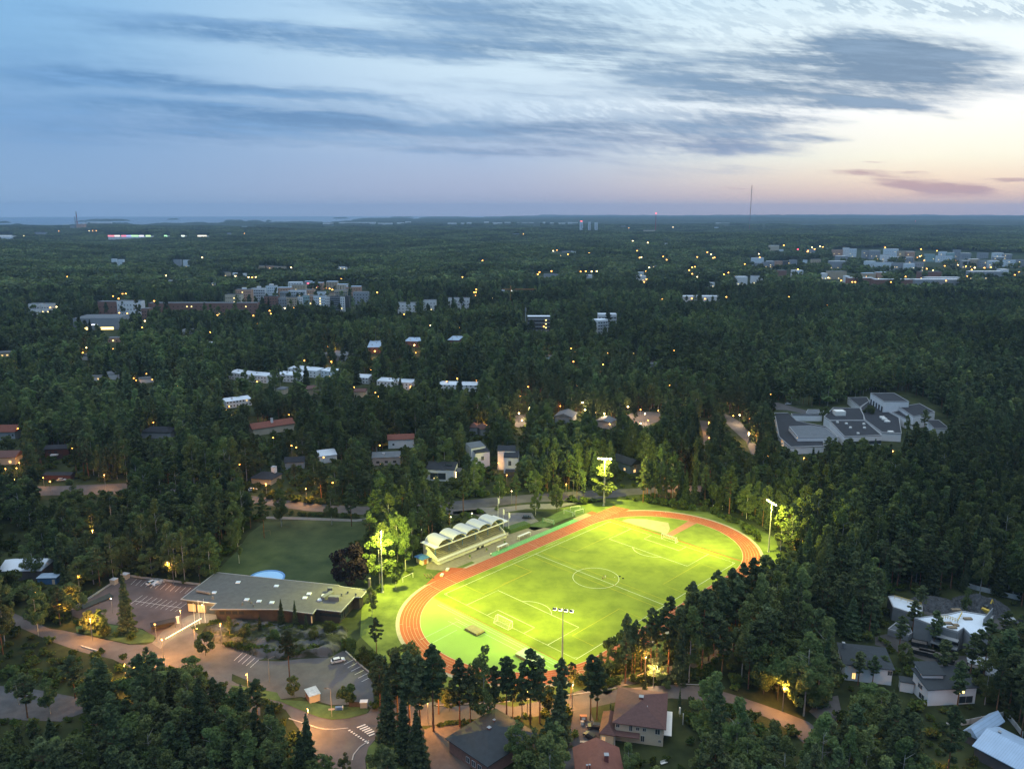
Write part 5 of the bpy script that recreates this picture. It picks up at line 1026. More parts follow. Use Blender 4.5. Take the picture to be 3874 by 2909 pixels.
house('hipped_house', 'grey-roofed house with a round-arched pale porch, deep in the trees', M1(1170, 742), M1(1430, 745), 11, 4.2, 'hip', 2.4, 'grey', 'dark', wl('F', (.3,), .8, 1.6, 1.8), .6, visible=.8, lm='the grey-roofed house with the arched porch')
house('flat_roofed_house', 'pale flat-roofed house beside the white gabled house on the left', M1(718, 290), M1(870, 270), 11, 3.6, 'flat', 0, 'pale', 'mid', wl('F', (.7,), 1.0, 1.6, 1.2, 1), .4, visible=.9)
house('white_gabled_house', 'small white gabled house with a lit terrace in the left woods', M1(878, 262), M1(1000, 252), 8, 5.0, 'gable', 2.0, 'white', 'mid', wl('F', (.2,), .8, 1.4, 1.6, 1), .3, visible=.9, lm='the small white gabled house')
house('flat_roofed_house', 'white-walled low house right of the lit terrace', M1(1168, 300), M1(1290, 288), 9, 3.6, 'flat', 0, 'white', 'mid', (), .3, visible=.7)
house('long_roof_house', 'low pale roofs near lit windows at the left picture edge', M1(-60, 85), M1(90, 75), 14, 4.0, 'flat', 0, 'cream', 'mid', wl('F', (.5, .8), 1.0, 1.6, 1.2, 1), .4, visible=.8)
house('far_white_house', 'small white house with bluish roof high in the left woods', M1(680, 105), M1(730, 105), 8, 4, 'gable', 1.8, 'white', 'mid', (), .3, visible=.5)
# terraces
def rows(name, label, p, q, depth, h, wall='white', rm='light', n=8, lit=(), zs=(1.0, 3.8), group=None, vis_=.9, base=0, wh=(1.1, 1.1)):
    return house(name, label, p, q, depth, h, 'shed', 1.0, wall, rm, grid('F', n, list(zs), wh[0], wh[1], lit), .1, [(.3, .5, 1.2, 1.6, WALLS['white'])], cat='row house', group=group, visible=vis_, base=base)
GR = 'white two-storey terraces in the left woods'
rows('row_house', 'white terrace with two lit windows at its front, leftmost of the white terraces', M2(-80, 240), M2(85, 262), 10, 6, n=7, lit=((5, 0),), group=GR, vis_=.6)
rows('row_house', 'white terrace with small square windows beside the tree gap', M2(85, 262), M2(238, 275), 10, 6, n=6, lit=((3, 0),), group=GR)
rows('row_house', 'white terrace with white gable block, middle one of the front row', M2(320, 258), M2(545, 272), 10, 6, n=8, lit=((5, 0),), group=GR)
rows('row_house', 'white terrace behind, seen mainly as a pale roof strip', M2(415, 208), M2(655, 232), 11, 6, n=8, group=GR, vis_=.5)
rows('row_house', 'short pale terrace end with lit entrances at the right of the white rows', M2(690, 225), M2(810, 240), 10, 6, 'pale', n=4, lit=((2, 0), (3, 0)), group=GR)
rows('row_house', 'pale-roofed terrace partly behind trees right of the white rows', M2(955, 285), M2(1092, 290), 11, 5, 'white', n=5, group=GR, vis_=.5)
rows('row_house', 'long pale-roofed terrace broken up by trees', M2(1160, 312), M2(1455, 330), 10, 6, 'white', n=10, lit=((9, 0),), group=GR, vis_=.4)
rows('row_house', 'low pale-roofed terrace glimpsed above the trees, farthest right of the terraces', M2(1640, 345), M2(2005, 352), 10, 5, 'white', n=10, group=GR, vis_=.3)
rows('row_house', 'pale terrace with dark upright posts near two bright lamps', M1(1890, 490), M1(2105, 462), 9, 5, 'pale', n=8, lit=((6, 1),), group=GR, vis_=.6)
house('brown_roofed_house', 'small hipped brown roof below the white terraces', M2(560, 388), M2(690, 372), 9, 5, 'hip', 2, 'beige', 'brown', (), .6, visible=.7)
house('brown_roofed_house', 'tiny grey-roofed house with pale wall below the white terraces', M2(315, 382), M2(390, 385), 8, 4.2, 'hip', 1.6, 'cream', 'mid', (), .5, visible=.8)
house('brown_roofed_house', 'brown-roofed house with bright wall right below the pale terraces', M2(965, 405), M2(1070, 405), 9, 4.5, 'gable', 1.8, 'cream', 'brown', (), .4, visible=.9)
# three metal-roofed brick blocks
for (lb, fl, fr, dp, l_) in [('brick block with long zinc roof and bright wall lamp, leftmost of three', T2(1082, 1250), T2(1195, 1248), 46, 1), ('brick block with square zinc roof above a bright wall lamp, middle of three', T2(1388, 1198), T2(1525, 1200), 28, 1), ('brick block with zinc roof half-hidden by trees, rightmost of three', T2(1752, 1188), T2(1850, 1190), 30, 0)]:
    g, w, d = house('brick_block', lb, fl, fr, dp, 6.5, 'flat', 0, 'brick', 'metal', grid('F', 3, [1, 3.8], 1.4, 1.2), .3, [(.3, .3, 1.2, 1, WALLS['white']), (.6, .6, 1.2, 1, WALLS['white']), (.4, .8, 1.2, 1, WALLS['white'])], 'school building', group='zinc-roofed brick blocks', visible=.5)
house('low_hall', 'low pale curved roof hall left of the zinc-roofed blocks', T2(690, 1300), T2(860, 1325), 22, 5, 'flat', 0, 'grey', 'mid', (), .3, cat='hall', visible=.3)
# ---- buildings given by their distance
def far(name, label, x0, x1, yt, D, depth=12, wall='white', rm='mid', nw=0, ns=0, lit=(), cat='apartment block', group=None, yaw=0, lm=None, show=.45, hmin=4, roofbox=False, clear=True, bal=False):
    a0 = ray((x0 + x1) / 2, yt); X0 = (ray(x0, yt)[0] / ray(x0, yt)[1]) * D; X1 = (ray(x1, yt)[0] / ray(x1, yt)[1]) * D; z = CH + a0[2] / a0[1] * D; base = float(hgt((X0 + X1) / 2, D))
    h = max(hmin, z - base); wins = []
    if nw:
        zs = [1.2 + i * (h - 1.5) / ns for i in range(ns)]
        wins = [('F', (i + .5) / nw, zz, min(1.6, (X1 - X0) / nw * .55), 1.3, (2 if (i, j) in lit or (i, -1) in lit else 0)) for j, zz in enumerate(zs) for i in range(nw)]
    w = (X1 - X0); g, w_, d_ = house(name, label, (X0, D), (X0 + w * cos(yaw), D + w * sin(yaw)), depth, h, 'flat', 0, wall, rm, wins, .0, (), cat, px=False, base=base, group=group, visible=show, lm=lm, garden=4)
    if bal:
        for j in range(ns): MB().box(-w_ / 2 + .5, w_ / 2 - .5, -d_ / 2 - 1.3, -d_ / 2 - .1, 2.6 + j * (h - 1.5) / ns, 3.5 + j * (h - 1.5) / ns).build('balcony', WALLS['grey'], g)
    if roofbox: MB().box(-3, 3, -2.5, 2.5, h + .2, h + 2.6).build('lift_house', WALLS['white'], g)
    return g
GA = 'apartment blocks of the estate'
def z6(*a): return ZA(*a)
def apt(label, x0, x1, yt, D, **k):
    p, q = ZA(x0, yt), ZA(x1, yt); far('apartment_block', label, p[0], q[0], p[1], D, group=GA, **k)
apt('dark red brick block at the left end of the front row', 625, 820, 366, 1180, wall='brick', rm='dark', nw=5, ns=5)
apt('grey block with thin white stair strip, front row next to the red brick end', 822, 960, 384, 1185, wall='grey', nw=4, ns=4)
apt('beige block in the front row between grey and white blocks', 962, 1113, 378, 1180, wall='beige', rm='dark', nw=4, ns=5)
apt('white block with dark square windows right of the beige one', 1115, 1198, 372, 1185, wall='white', nw=3, ns=5)
apt('pale teal block in the middle of the front row', 1200, 1300, 350, 1190, wall='teal', nw=4, ns=5)
apt('narrow pinkish block between the two teal-and-white ones', 1301, 1360, 352, 1192, wall='peach', nw=2, ns=5, lit=((0, 2),))
apt('white block with a brightly lit stairwell column', 1361, 1535, 356, 1188, wall='pale', nw=6, ns=5, lit=((3, -1),), lm='the estate block with the lit stairwell')
apt('white block just right of the lit stairwell one', 1537, 1606, 370, 1180, wall='white', nw=3, ns=5)
apt('dark grey block with long balconies', 1608, 1760, 366, 1170, wall='dark', rm='dark', nw=5, ns=7, bal=True)
apt('tall white stair strip block at the right end of the front row', 1762, 1828, 374, 1168, wall='white', nw=2, ns=6, lit=((0, 1),))
apt('dark end block at the right end of the front row', 1830, 1892, 365, 1172, wall='dark', rm='dark', nw=2, ns=7)
apt('grey block, left in the second row', 862, 990, 292, 1290, wall='grey', nw=4, ns=4)
apt('white block with balconies and lit windows in the second row', 992, 1240, 272, 1300, wall='white', nw=7, ns=4, lit=((2, 1), (2, 0), (4, 2)), bal=True)
apt('peach block behind the middle of the second row', 1242, 1372, 262, 1310, wall='peach', nw=4, ns=4, lit=((1, 2),))
apt('pale block with stepped roof in the second row', 1374, 1540, 296, 1290, wall='pale', nw=5, ns=3)
apt('low brown-roofed block in the second row', 1542, 1670, 322, 1275, wall='beige', rm='brown', nw=3, ns=3)
apt('beige block with dark balconies, right in the second row', 1672, 1872, 268, 1300, wall='beige', nw=6, ns=4, bal=True)
apt('brown-pink block, left in the back row', 820, 1025, 232, 1400, wall='peach', rm='metal', nw=5, ns=3)
apt('tan block with a lit stair window in the back row', 1040, 1242, 192, 1450, wall='beige', nw=5, ns=3, lit=((1, 1), (1, 0)))
apt('white block with slanted roofs at the top left of the estate', 985, 1190, 152, 1540, wall='white', rm='light', nw=5, ns=3)
apt('grey-red block with metal roof at the top of the estate', 1310, 1505, 158, 1500, wall='peach', rm='metal', nw=5, ns=4, lit=((2, 1),))
apt('pale block with metal roof behind the grey-red one', 1230, 1335, 140, 1560, wall='grey', rm='metal', nw=3, ns=3)
apt('cream block at the top right of the estate', 1555, 1720, 142, 1520, wall='beige', rm='metal', nw=4, ns=4)
apt('peach and white block with metal roof, below the cream one', 1715, 1870, 184, 1440, wall='cream', rm='metal', nw=4, ns=4, lit=((1, 2),))
apt('long block with brown balconies and metal roof, farthest right', 1842, 2070, 216, 1400, wall='peach', rm='metal', nw=6, ns=3)
apt('grey block standing apart right of the estate, partly behind trees', 1955, 2180, 300, 1260, wall='grey', nw=5, ns=4)
apt('cream low block at the far left of the estate with lit door column', 42, 280, 334, 1230, wall='cream', rm='dark', nw=8, ns=3, lit=((4, -1),))
apt('peach tower with a lit stairwell column', 200, 430, 262, 1260, wall='peach', nw=8, ns=5, lit=((3, -1),), roofbox=True)
apt('white block with balconies left of the white tower', 432, 640, 242, 1290, wall='white', nw=6, ns=5, bal=True, roofbox=True)
apt('tall white-grey tower with metal roof house', 650, 797, 206, 1300, wall='pale', nw=5, ns=6, roofbox=True)
vis(pxs(ZA, [(0, 440), (20, 330), (200, 250), (450, 215), (640, 185), (820, 210), (1000, 140), (1500, 130), (1900, 160), (2120, 230), (2200, 330), (1960, 420), (2100, 540), (1640, 560), (1600, 480), (620, 470), (600, 430), (0, 450)]))
far('apartment_slab', 'long low red brick apartment slab left of the estate', *[T1(1240, 900)[0], T1(2150, 850)[0]], T1(0, 878)[1], 1130, wall='brick', rm='mid', nw=24, ns=3, lit=((8, 2), (9, 2), (15, 0), (21, -1)), show=.45, lm='the long red brick slab')
far('apartment_slab', 'short red brick end block with small white balconies', T1(1180, 0)[0], T1(1245, 0)[0], T1(0, 925)[1], 1080, wall='brick', rm='mid', nw=3, ns=3, show=.7)
far('school_block', 'white school front with rows of small windows left of the brick slab', T1(975, 0)[0], T1(1178, 0)[0], T1(0, 862)[1], 1130, wall='white', nw=8, ns=3, show=.8, cat='school building')
far('school_block', 'dark brick school block beside the white front', T1(815, 0)[0], T1(975, 0)[0], T1(0, 866)[1], 1140, wall='brick', rm='mid', nw=5, ns=2, show=.6, cat='school building')
g = far('supermarket', 'grey supermarket with glowing entrances and lit sign', T1(608, 0)[0], T1(975, 0)[0], T1(0, 1008)[1], 985, 40, 'grey', 'mid', cat='supermarket', show=1.0, yaw=.06, lm='the supermarket')
for (u0, u1) in [(.18, .3), (.58, .9)]: MB().box((u0 - .5) * 52, (u1 - .5) * 52, -20.2, -20.02, .3, 3.2).build('shop_window', LITY, g)
MB().box(-8, 2, -20.25, -20.02, 6.0, 6.9).build('lit_sign', glow('white_sign', (.8, .85, 1), 3), g)
for k, (a, b, y, D, lb) in enumerate([(235, 325, 885, 1150, 'white villa block with lit balconies, left of the pair beyond the supermarket'), (340, 425, 885, 1150, 'white villa block with lit balconies, right of the pair beyond the supermarket'), (230, 300, 930, 1100, 'lower white house in front of the pair of villa blocks')]):
    far('villa_block', lb, T1(a, 0)[0], T1(b, 0)[0], T1(0, y)[1], D, wall='white', nw=4, ns=2, lit=((0, 0), (2, 0)), show=.9, group='villa blocks beyond the supermarket')
for k, (a, b, y, D, lb, nn) in enumerate([(1335, 1485, 878, 1150, 'white block with square windows right of the estate', 5), (1550, 1655, 856, 1180, 'white block half-covered by trees, middle of three right of the estate', 4), (1760, 1935, 838, 1200, 'long white block near the lit path, farthest right of three', 7)]):
    far('white_block', lb, T2(a, 0)[0], T2(b, 0)[0], T2(0, y)[1], D, wall='white', nw=nn, ns=3, show=.8, lit=((2, 0),), group='three white blocks in the woods')
g = far('balcony_block', 'white block with long balcony bands and a lit stairwell', T3(212, 0)[0], T3(402, 0)[0], T3(0, 992)[1], 960, wall='dark', rm='light', nw=8, ns=4, lit=((6, -1),), show=.8, lm='the white balcony block', bal=True)
far('balcony_block', 'white block with balcony bands, half-covered by trees, rear part of the pair', T3(805, 0)[0], T3(958, 0)[0], T3(0, 972)[1], 1010, wall='white', rm='light', nw=6, ns=3, show=.5, bal=True)
far('balcony_block', 'white block with balcony bands, front wing of the pair', T3(800, 0)[0], T3(905, 0)[0], T3(0, 1022)[1], 950, wall='white', rm='light', nw=4, ns=4, show=.8, bal=True, yaw=.5)
far('long_white_roof', 'long low white roof in the middle distance', T3(1515, 0)[0], T3(1830, 0)[0], T3(0, 822)[1], 1280, 16, 'white', 'light', nw=10, ns=1, show=.6, hmin=5, cat='industrial hall')
# ---- the town on the right
GT = 'blocks of the distant town'
TW = [(792, 865, 128, 2750, 'peach', 4), (874, 912, 113, 2760, 'white', 5), (912, 968, 120, 2760, 'pale', 5), (1015, 1070, 133, 2700, 'grey', 3), (1072, 1145, 134, 2680, 'grey', 4), (1178, 1280, 122, 2750, 'pale', 5), (1282, 1340, 138, 2600, 'beige', 4), (1342, 1402, 142, 2590, 'peach', 4), (1485, 1550, 160, 2500, 'teal', 3), (1590, 1640, 142, 2650, 'pale', 3),
      (1698, 1745, 130, 2650, 'grey', 5), (1648, 1696, 152, 2600, 'teal', 3), (1752, 1820, 154, 2600, 'grey', 2), (1880, 1950, 150, 2650, 'grey', 2), (1990, 2060, 152, 2620, 'pale', 3), (2065, 2125, 162, 2560, 'grey', 3), (1155, 1218, 170, 2420, 'white', 5), (1570, 1680, 180, 2350, 'pale', 4), (1220, 1300, 188, 2380, 'grey', 3), (1302, 1390, 195, 2330, 'grey', 3), (1990, 2080, 182, 2400, 'grey', 3),
      (1035, 1110, 214, 2150, 'pale', 2), (1112, 1240, 222, 2120, 'pale', 2), (1242, 1330, 228, 2080, 'grey', 2), (1332, 1400, 232, 2060, 'pale', 2), (1402, 1470, 222, 2100, 'grey', 3), (1530, 1592, 238, 2000, 'pale', 3), (1755, 1810, 212, 2150, 'grey', 4), (1812, 1880, 208, 2160, 'beige', 5), (1882, 1950, 214, 2150, 'grey', 4), (1952, 2030, 215, 2140, 'pale', 4), (2075, 2150, 205, 2180, 'pale', 4), (2152, 2230, 203, 2180, 'grey', 4),
      (636, 700, 200, 2250, 'beige', 3), (475, 524, 208, 2150, 'grey', 5), (365, 415, 212, 2150, 'peach', 3), (300, 355, 216, 2140, 'grey', 3), (420, 470, 214, 2160, 'dark', 3), (270, 300, 222, 2120, 'grey', 2), (578, 600, 205, 2250, 'pale', 2)]
for k, (a, b, y, D, wl_, ns) in enumerate(TW):
    row = 'back' if D > 2450 else 'middle' if D > 2000 else 'front'
    TW[k] = (a, b, y, D, wl_, ns, row)
cw = dict(white='white', pale='pale', grey='grey', beige='beige', peach='peach', teal='greenish', dark='dark')
for row in ('back', 'middle'):
    for wl_ in cw:
        lst = sorted([t for t in TW if t[6] == row and t[4] == wl_])
        for i, (a, b, y, D, w_, ns, _) in enumerate(lst):
            lb = f'{cw[wl_]} apartment block, {ORD[i]} of its colour from the left, {row} row of the far town' if len(lst) > 1 else f'only {cw[wl_]} apartment block in the {row} row of the far town'
            nw = max(2, int((b - a) / 16)); far('town_block', lb, ZT(a, 0)[0], ZT(b, 0)[0], ZT(0, y)[1], D, 13, w_, 'light' if i % 2 else 'mid', nw=nw, ns=min(ns, 3), lit=((random.randrange(nw), random.randrange(3)), (random.randrange(nw), random.randrange(3))), show=.5, group=GT, hmin=7 + 3 * ns)
for (a, b, y, D, wl_, rm, lb) in [(700, 750, 305, 1720, 'white', 'light', 'white house with bright gable at the left of the near town row'), (760, 892, 290, 1720, 'beige', 'mid', 'beige block with many windows in the near town row'), (890, 915, 325, 1600, 'white', 'light', 'small white box house in the near town row'), (1018, 1110, 304, 1700, 'beige', 'metal', 'beige hipped block, first of the lit pair in the near town row'),
                              (1122, 1214, 298, 1700, 'peach', 'metal', 'peach block with bright lamps, second of the lit pair'), (910, 1100, 338, 1560, 'brick', 'light', 'long brick hall with bright white roof edge and lit forecourt'), (1102, 1385, 350, 1540, 'brick', 'light', 'long low hall with white roof, middle of the near town row'), (1400, 1745, 350, 1550, 'grey', 'light', 'long low hall with white roof at the right of the near town row'),
                              (1485, 1745, 336, 1620, 'grey', 'light', 'narrow white roof strip behind the right-hand long hall'), (1440, 1600, 292, 1750, 'brick', 'mid', 'low brick building with grey roof left of the arched hall'), (1810, 2060, 290, 1780, 'grey', 'light', 'grey-roofed long hall before the town centre'), (2040, 2100, 275, 1800, 'white', 'light', 'white arched hall end in the town'),
                              (75, 155, 330, 1620, 'white', 'light', 'white low block at the left margin of the town woods'), (193, 275, 325, 1640, 'white', 'mid', 'white block with reddish gable in the town woods'), (495, 570, 283, 1780, 'pale', 'light', 'flat white roof among trees left of the town row'), (385, 445, 284, 1780, 'brick', 'mid', 'red lit kiosk building left of the town row'),
                              (770, 890, 214, 2200, 'grey', 'light', 'thin pale roof strip in front of the beige town block'), (820, 900, 175, 2450, 'grey', 'light', 'pale low roof left of the town centre'), (320, 390, 98, 3050, 'cream', 'light', 'brightly lit building alone in the far woods'), (590, 660, 128, 2900, 'grey', 'mid', 'low building beside the far row of orange lamps')]:
    nw = max(2, int((b - a) / 22)); far('town_hall_block', lb, ZT(a, 0)[0], ZT(b, 0)[0], ZT(0, y)[1], D, 16, wl_, rm, nw=nw, ns=1, lit=((0, 0), (nw // 2, 0)), cat='building', show=.7, group=GT, hmin=6)
vis(pxs(ZT, [(780, 190), (790, 120), (1000, 110), (1180, 115), (1420, 130), (1700, 125), (2300, 150), (2300, 300), (2100, 320), (1760, 360), (1560, 372), (1100, 372), (900, 380), (700, 350), (690, 300), (880, 270), (1010, 295), (1240, 290), (1420, 330), (1740, 330), (1740, 280), (1440, 280), (1200, 250), (1020, 240), (1020, 190)]))
# scattered pale houses of the middle distance
SCAT = [(T1(930, 510), 40, 'pale'), (T1(985, 515), 45, 'pale'), (T1(1450, 515), 60, 'grey'), (T1(1530, 520), 50, 'pale'), (T1(1850, 622), 70, 'beige'), (T1(1945, 628), 35, 'white'), (T1(2030, 632), 25, 'white'), (T1(2090, 640), 60, 'cream'), (T1(1410, 690), 40, 'white'), (T1(1770, 710), 20, 'white'), (T2(170, 568), 50, 'beige'), (T2(235, 568), 60, 'peach'), (T2(300, 572), 100, 'beige'),
        (T2(830, 575), 60, 'pale'), (T2(870, 580), 40, 'white'), (T2(930, 570), 70, 'grey'), (T1(1525, 1108), 80, 'white'), (T1(900, 1178), 90, 'peach'), (T1(1730, 1225), 30, 'pale'), (T3(395, 468), 50, 'pale'), (T3(500, 470), 70, 'grey'), (T3(575, 470), 45, 'pale'), (T3(705, 645), 48, 'white'), (T3(350, 635), 120, 'grey'), (T3(1100, 650), 48, 'white'), (T3(1155, 652), 50, 'white'), (T3(1140, 620), 45, 'pale'), (T3(1240, 572), 50, 'grey'), (T3(1350, 380), 42, 'white'),
        (T3(1715, 705), 28, 'white'), (T3(1750, 708), 30, 'pale'), (T3(1980, 665), 70, 'pale'), (T3(2100, 665), 90, 'white'), (T3(2090, 500), 100, 'pale'), (T3(2110, 545), 100, 'grey'), (T3(1640, 620), 30, 'white'), (T2(1570, 285), 50, 'white'), (T2(1070, 312), 40, 'pale'), (T2(870, 320), 30, 'pale'), (T4(170, 430), 30, 'pale'), (T1(0, 330), 110, 'pale'), (T1(1890, 290), 50, 'grey'), (T1(290, 285), 100, 'grey'), (T3(1290, 240), 60, 'pale'), (T3(990, 232), 48, 'white'), (T3(1770, 243), 40, 'pale'), (T3(1180, 268), 100, 'cream'), (T3(85, 295), 60, 'white')]
rowl = {}
for (p, wd, c_) in SCAT:
    D = CH / ((p[1] + 7 - YH) / F0) if p[1] > 880 else CH / ((p[1] + 4 - YH) / F0)
    key = (c_, 'near' if D < 1500 else 'middle' if D < 2800 else 'far'); rowl.setdefault(key, []).append((p, wd, D))
for (c_, rr), lst in rowl.items():
    lst.sort(key=lambda q: q[0][0])
    for i, (p, wd, D) in enumerate(lst):
        ph = {'near': 'woods before the skyline estates', 'middle': 'middle-distance woods', 'far': 'far woods towards the horizon'}[rr]
        far('woodland_house', f'small {cw.get(c_, c_)} house, {ORD[i]} from the left in the {ph}', p[0], p[0] + wd / 2.212, p[1], D, 9, c_, 'light' if c_ in ('white', 'pale') else 'mid', nw=3 if D < 2500 else 0, ns=1, lit=((1, 0),), cat='house', group='scattered houses in the woods', show=.8, hmin=5)
# horizon towns, towers
HZ = [(T2(710, 218), 90, 5), (T2(845, 212), 100, 16), (T2(950, 210), 60, 14), (T2(1000, 212), 75, 16), (T2(1080, 208), 70, 22), (T2(1170, 214), 120, 10), (T2(1330, 206), 58, 24), (T2(1400, 216), 45, 8), (T2(1755, 222), 72, 20), (T2(1865, 228), 30, 10), (T2(1915, 218), 38, 24), (T2(2060, 226), 40, 12), (T2(2130, 224), 80, 6), (T3(20, 226), 50, 6), (T3(120, 224), 140, 7), (T3(260, 222), 60, 10), (T3(340, 216), 20, 18), (T3(400, 217), 30, 18), (T3(465, 224), 65, 14), (T3(550, 236), 80, 6), (T3(1790, 212), 60, 8), (T3(1860, 208), 45, 12), (T1(530, 255), 30, 26), (T1(620, 262), 100, 12), (T1(690, 255), 40, 20), (T1(760, 262), 170, 8)]
for i, (p, wd, h) in enumerate(sorted(HZ)):
    D = 8500 + (i % 4) * 150; zt = float(hgt(ray(*p)[0] / ray(*p)[1] * D, D))
    side = 'western' if p[0] < 1150 else 'middle' if p[0] < 1900 else 'eastern'
    n = sum(1 for q in sorted(HZ)[:i] if ('western' if q[0][0] < 1150 else 'middle' if q[0][0] < 1900 else 'eastern') == side)
    X0 = ray(*p)[0] / ray(*p)[1] * D; w = wd / 2.212 / F0 * D; zz = CH + ray(*p)[2] / ray(*p)[1] * D
    house('horizon_block', f'whitish building near the horizon, {ORD[n]} from the left of the {side} cluster', (X0, D), (X0 + w, D), 30, max(26, zz - zt), 'flat', 0, 'white', 'light', (), 0, (), 'building', px=False, base=zt, group='pale buildings along the horizon', visible=True, garden=0)
for i, (x, y, wd) in enumerate([(650, 202, 26), (722, 208, 18), (775, 212, 24)]):
    p = T3(x, y); D = 6200; X0 = ray(*p)[0] / ray(*p)[1] * D; w = wd / 2.212 / F0 * D; zz = CH + ray(*p)[2] / ray(*p)[1] * D
    g, _, _ = house('tower_block', ['tall pale tower with red top light, first of three on the horizon', 'tall pale tower, middle of three on the horizon', 'pair-like pale tower, last of three on the horizon'][i], (X0, D), (X0 + w, D), 25, zz, 'flat', 0, 'pale', 'light', [('F', .5, 6 + k * 9, 10, 3, 0) for k in range(5)], 0, (), 'tower block', px=False, base=float(hgt(X0, D)), group='three towers on the horizon', garden=0)
    if i == 0: MB().box(-5, 5, -3, 3, zz + .3, zz + 5).build('red_beacon', glow('red_beacon', (1, .08, .08), 8), g)
# tall thin things
def at_dist(px, D): return ray(px, 900)[0] / ray(px, 900)[1] * D
REDW = mat('mast_red', (.28, .07, .06), .7, .1, .02)
X = at_dist(2833, 5700); g = empty('radio_mast', (X, 5700, float(hgt(X, 5700))), 0, 'very tall thin guyed radio mast against the sunset', 'radio mast')
m = MB()
for k in range(12): m.cyl((0, 0, k * 27), (0, 0, (k + 1) * 27), 2.0, 2.0, 4, mat('mast_red', (0, 0, 0)) if k % 2 else mat('mast_grey', (.2, .2, .22), .8, .1, .1))
m.build('lattice', None, g); m = MB()
for a in (0, 2.1, 4.2): m.cyl((0, 0, 300), (160 * cos(a), 160 * sin(a), 10), .25, n=3); m.cyl((0, 0, 180), (110 * cos(a), 110 * sin(a), 10), .25, n=3)
m.build('guy_wire', mat('mast_grey', (0, 0, 0)), g)
X = at_dist(298, 6440); g = empty('power_station', (X, 6440, float(hgt(X, 6440))), 0, 'power station with tall striped chimney near the coast', 'power station')
m = MB()
for k in range(6): m.cyl((0, 0, k * 23), (0, 0, k * 23 + 23), 5 - k * .3, 4.7 - k * .3, 10, REDW if k % 2 == 0 else mat('mast_grey', (0, 0, 0)))
m.build('chimney', None, g); MB().cyl((-14, 0, 0), (-14, 0, 100), 3, 2.6, 8).build('chimney', mat('mast_grey', (0, 0, 0)), g); MB().box(2, 60, -20, 20, 0, 42).build('boiler_house', WALLS['peach'], g); MB().box(-50, -20, -15, 15, 0, 30).build('turbine_hall', WALLS['grey'], g); MB().box(70, 240, -10, 10, 0, 12).build('conveyor', WALLS['pale'], g)
X = at_dist(1932, 1330); bz = float(hgt(X, 1330)); g = empty('tower_crane', (X, 1330, bz), 0, 'orange tower crane with long level jib above the middle woods', 'tower crane')
OR = mat('crane_orange', (.42, .17, .05), .7, .1, 1); zt = CH + ray(1932, 1096)[2] / ray(1932, 1096)[1] * 1330 - bz
m = MB(); m.box(-.8, .8, -.8, .8, 0, zt + 6); m.build('mast', OR, g); m = MB(); m.box(.9, 42, -.5, .5, zt, zt + 1.1); m.build('jib', OR, g); MB().box(-14, -.9, -.5, .5, zt, zt + 1.0).build('counter_jib', OR, g); MB().box(-15, -10, -1, 1, zt - 2.6, zt - .1).build('counterweight', WALLS['pale'], g)
MB().box(-.1 + .95, 2.6, -.9, .9, zt - 2.4, zt - .1).build('cab', glow('crane_light', (1, .95, .8), 2.5), g)
X = at_dist(1990, 930); bz = float(hgt(X, 930)); g = empty('telecom_mast', (X, 930, bz), 0, 'slim grey telecom mast beside the white balcony block', 'telecom mast')
zt = CH + ray(1990, 1165)[2] / ray(1990, 1165)[1] * 930; m = MB(); m.cyl((0, 0, 0), (0, 0, zt), .5, .35, 8); m.build('pole', WALLS['grey'], g); MB().box(-.9, .9, -.9, .9, zt - 4, zt - .5).build('antenna', WALLS['conc'], g)
vis(rect(1978, 1160, 2002, 1215)); vis(rect(1885, 1090, 2035, 1102)); vis(rect(1925, 1085, 1940, 1135))
X = at_dist(T3(1280, 0)[0], 6000); g = empty('lattice_tower', (X, 6000, 10), 0, 'small lattice tower with red tip on the horizon right of the three towers', 'lattice tower'); MB().cyl((0, 0, 0), (0, 0, 118), 6, 1.5, 4).build('lattice', REDW, g); MB().cyl((0, 0, 118), (0, 0, 124), 2.5, n=5).build('red_beacon', glow('red_beacon', (0, 0, 0), 1), g)
# ================================================================== lamps
def lampglow(n, c, s): return glow(n, c, s)
SOD = lampglow('sodium_bulb', (1, .42, .07), 13); SODW = lampglow('warm_bulb', (1, .68, .27), 15); YLW = lampglow('greenish_bulb', (1, .95, .45), 24); REDB = lampglow('red_lamp_bulb', (1, .06, .10), 14); WHB = lampglow('white_bulb', (.9, .95, 1), 24)
POLE = mat('lamp_pole', (.22, .21, .20), .6, .1, 1); WPOLE = mat('wooden_pole', (.24, .17, .09), .9, .15, 1)
_lm = {}
def lamp_meshes(h, arm, bulb, r):
    k = (h, arm, bulb.name, round(r, 2))
    if k not in _lm:
        p = MB(); p.cyl((0, 0, 0), (0, 0, h), .1 + h * .004, .07, 7)
        if arm: p.cyl((0, 0, h), (arm, 0, h + .35), .05, .04, 6)
        hd = MB(); hd.box(arm - .35, arm + .45, -.17, .17, h + .30 if arm else h, h + .48 if arm else h + .18)
        b = MB(); b.ball((arm, 0, (h + .22) if arm else h - .05), r, nu=8, nv=6, sz=.6)
        _lm[k] = (p.mesh('pole', POLE), hd.mesh('lamp_head', mat('lamp_housing', (0, 0, 0))), b.mesh('bulb', bulb))
    return _lm[k]
LAMPS = []
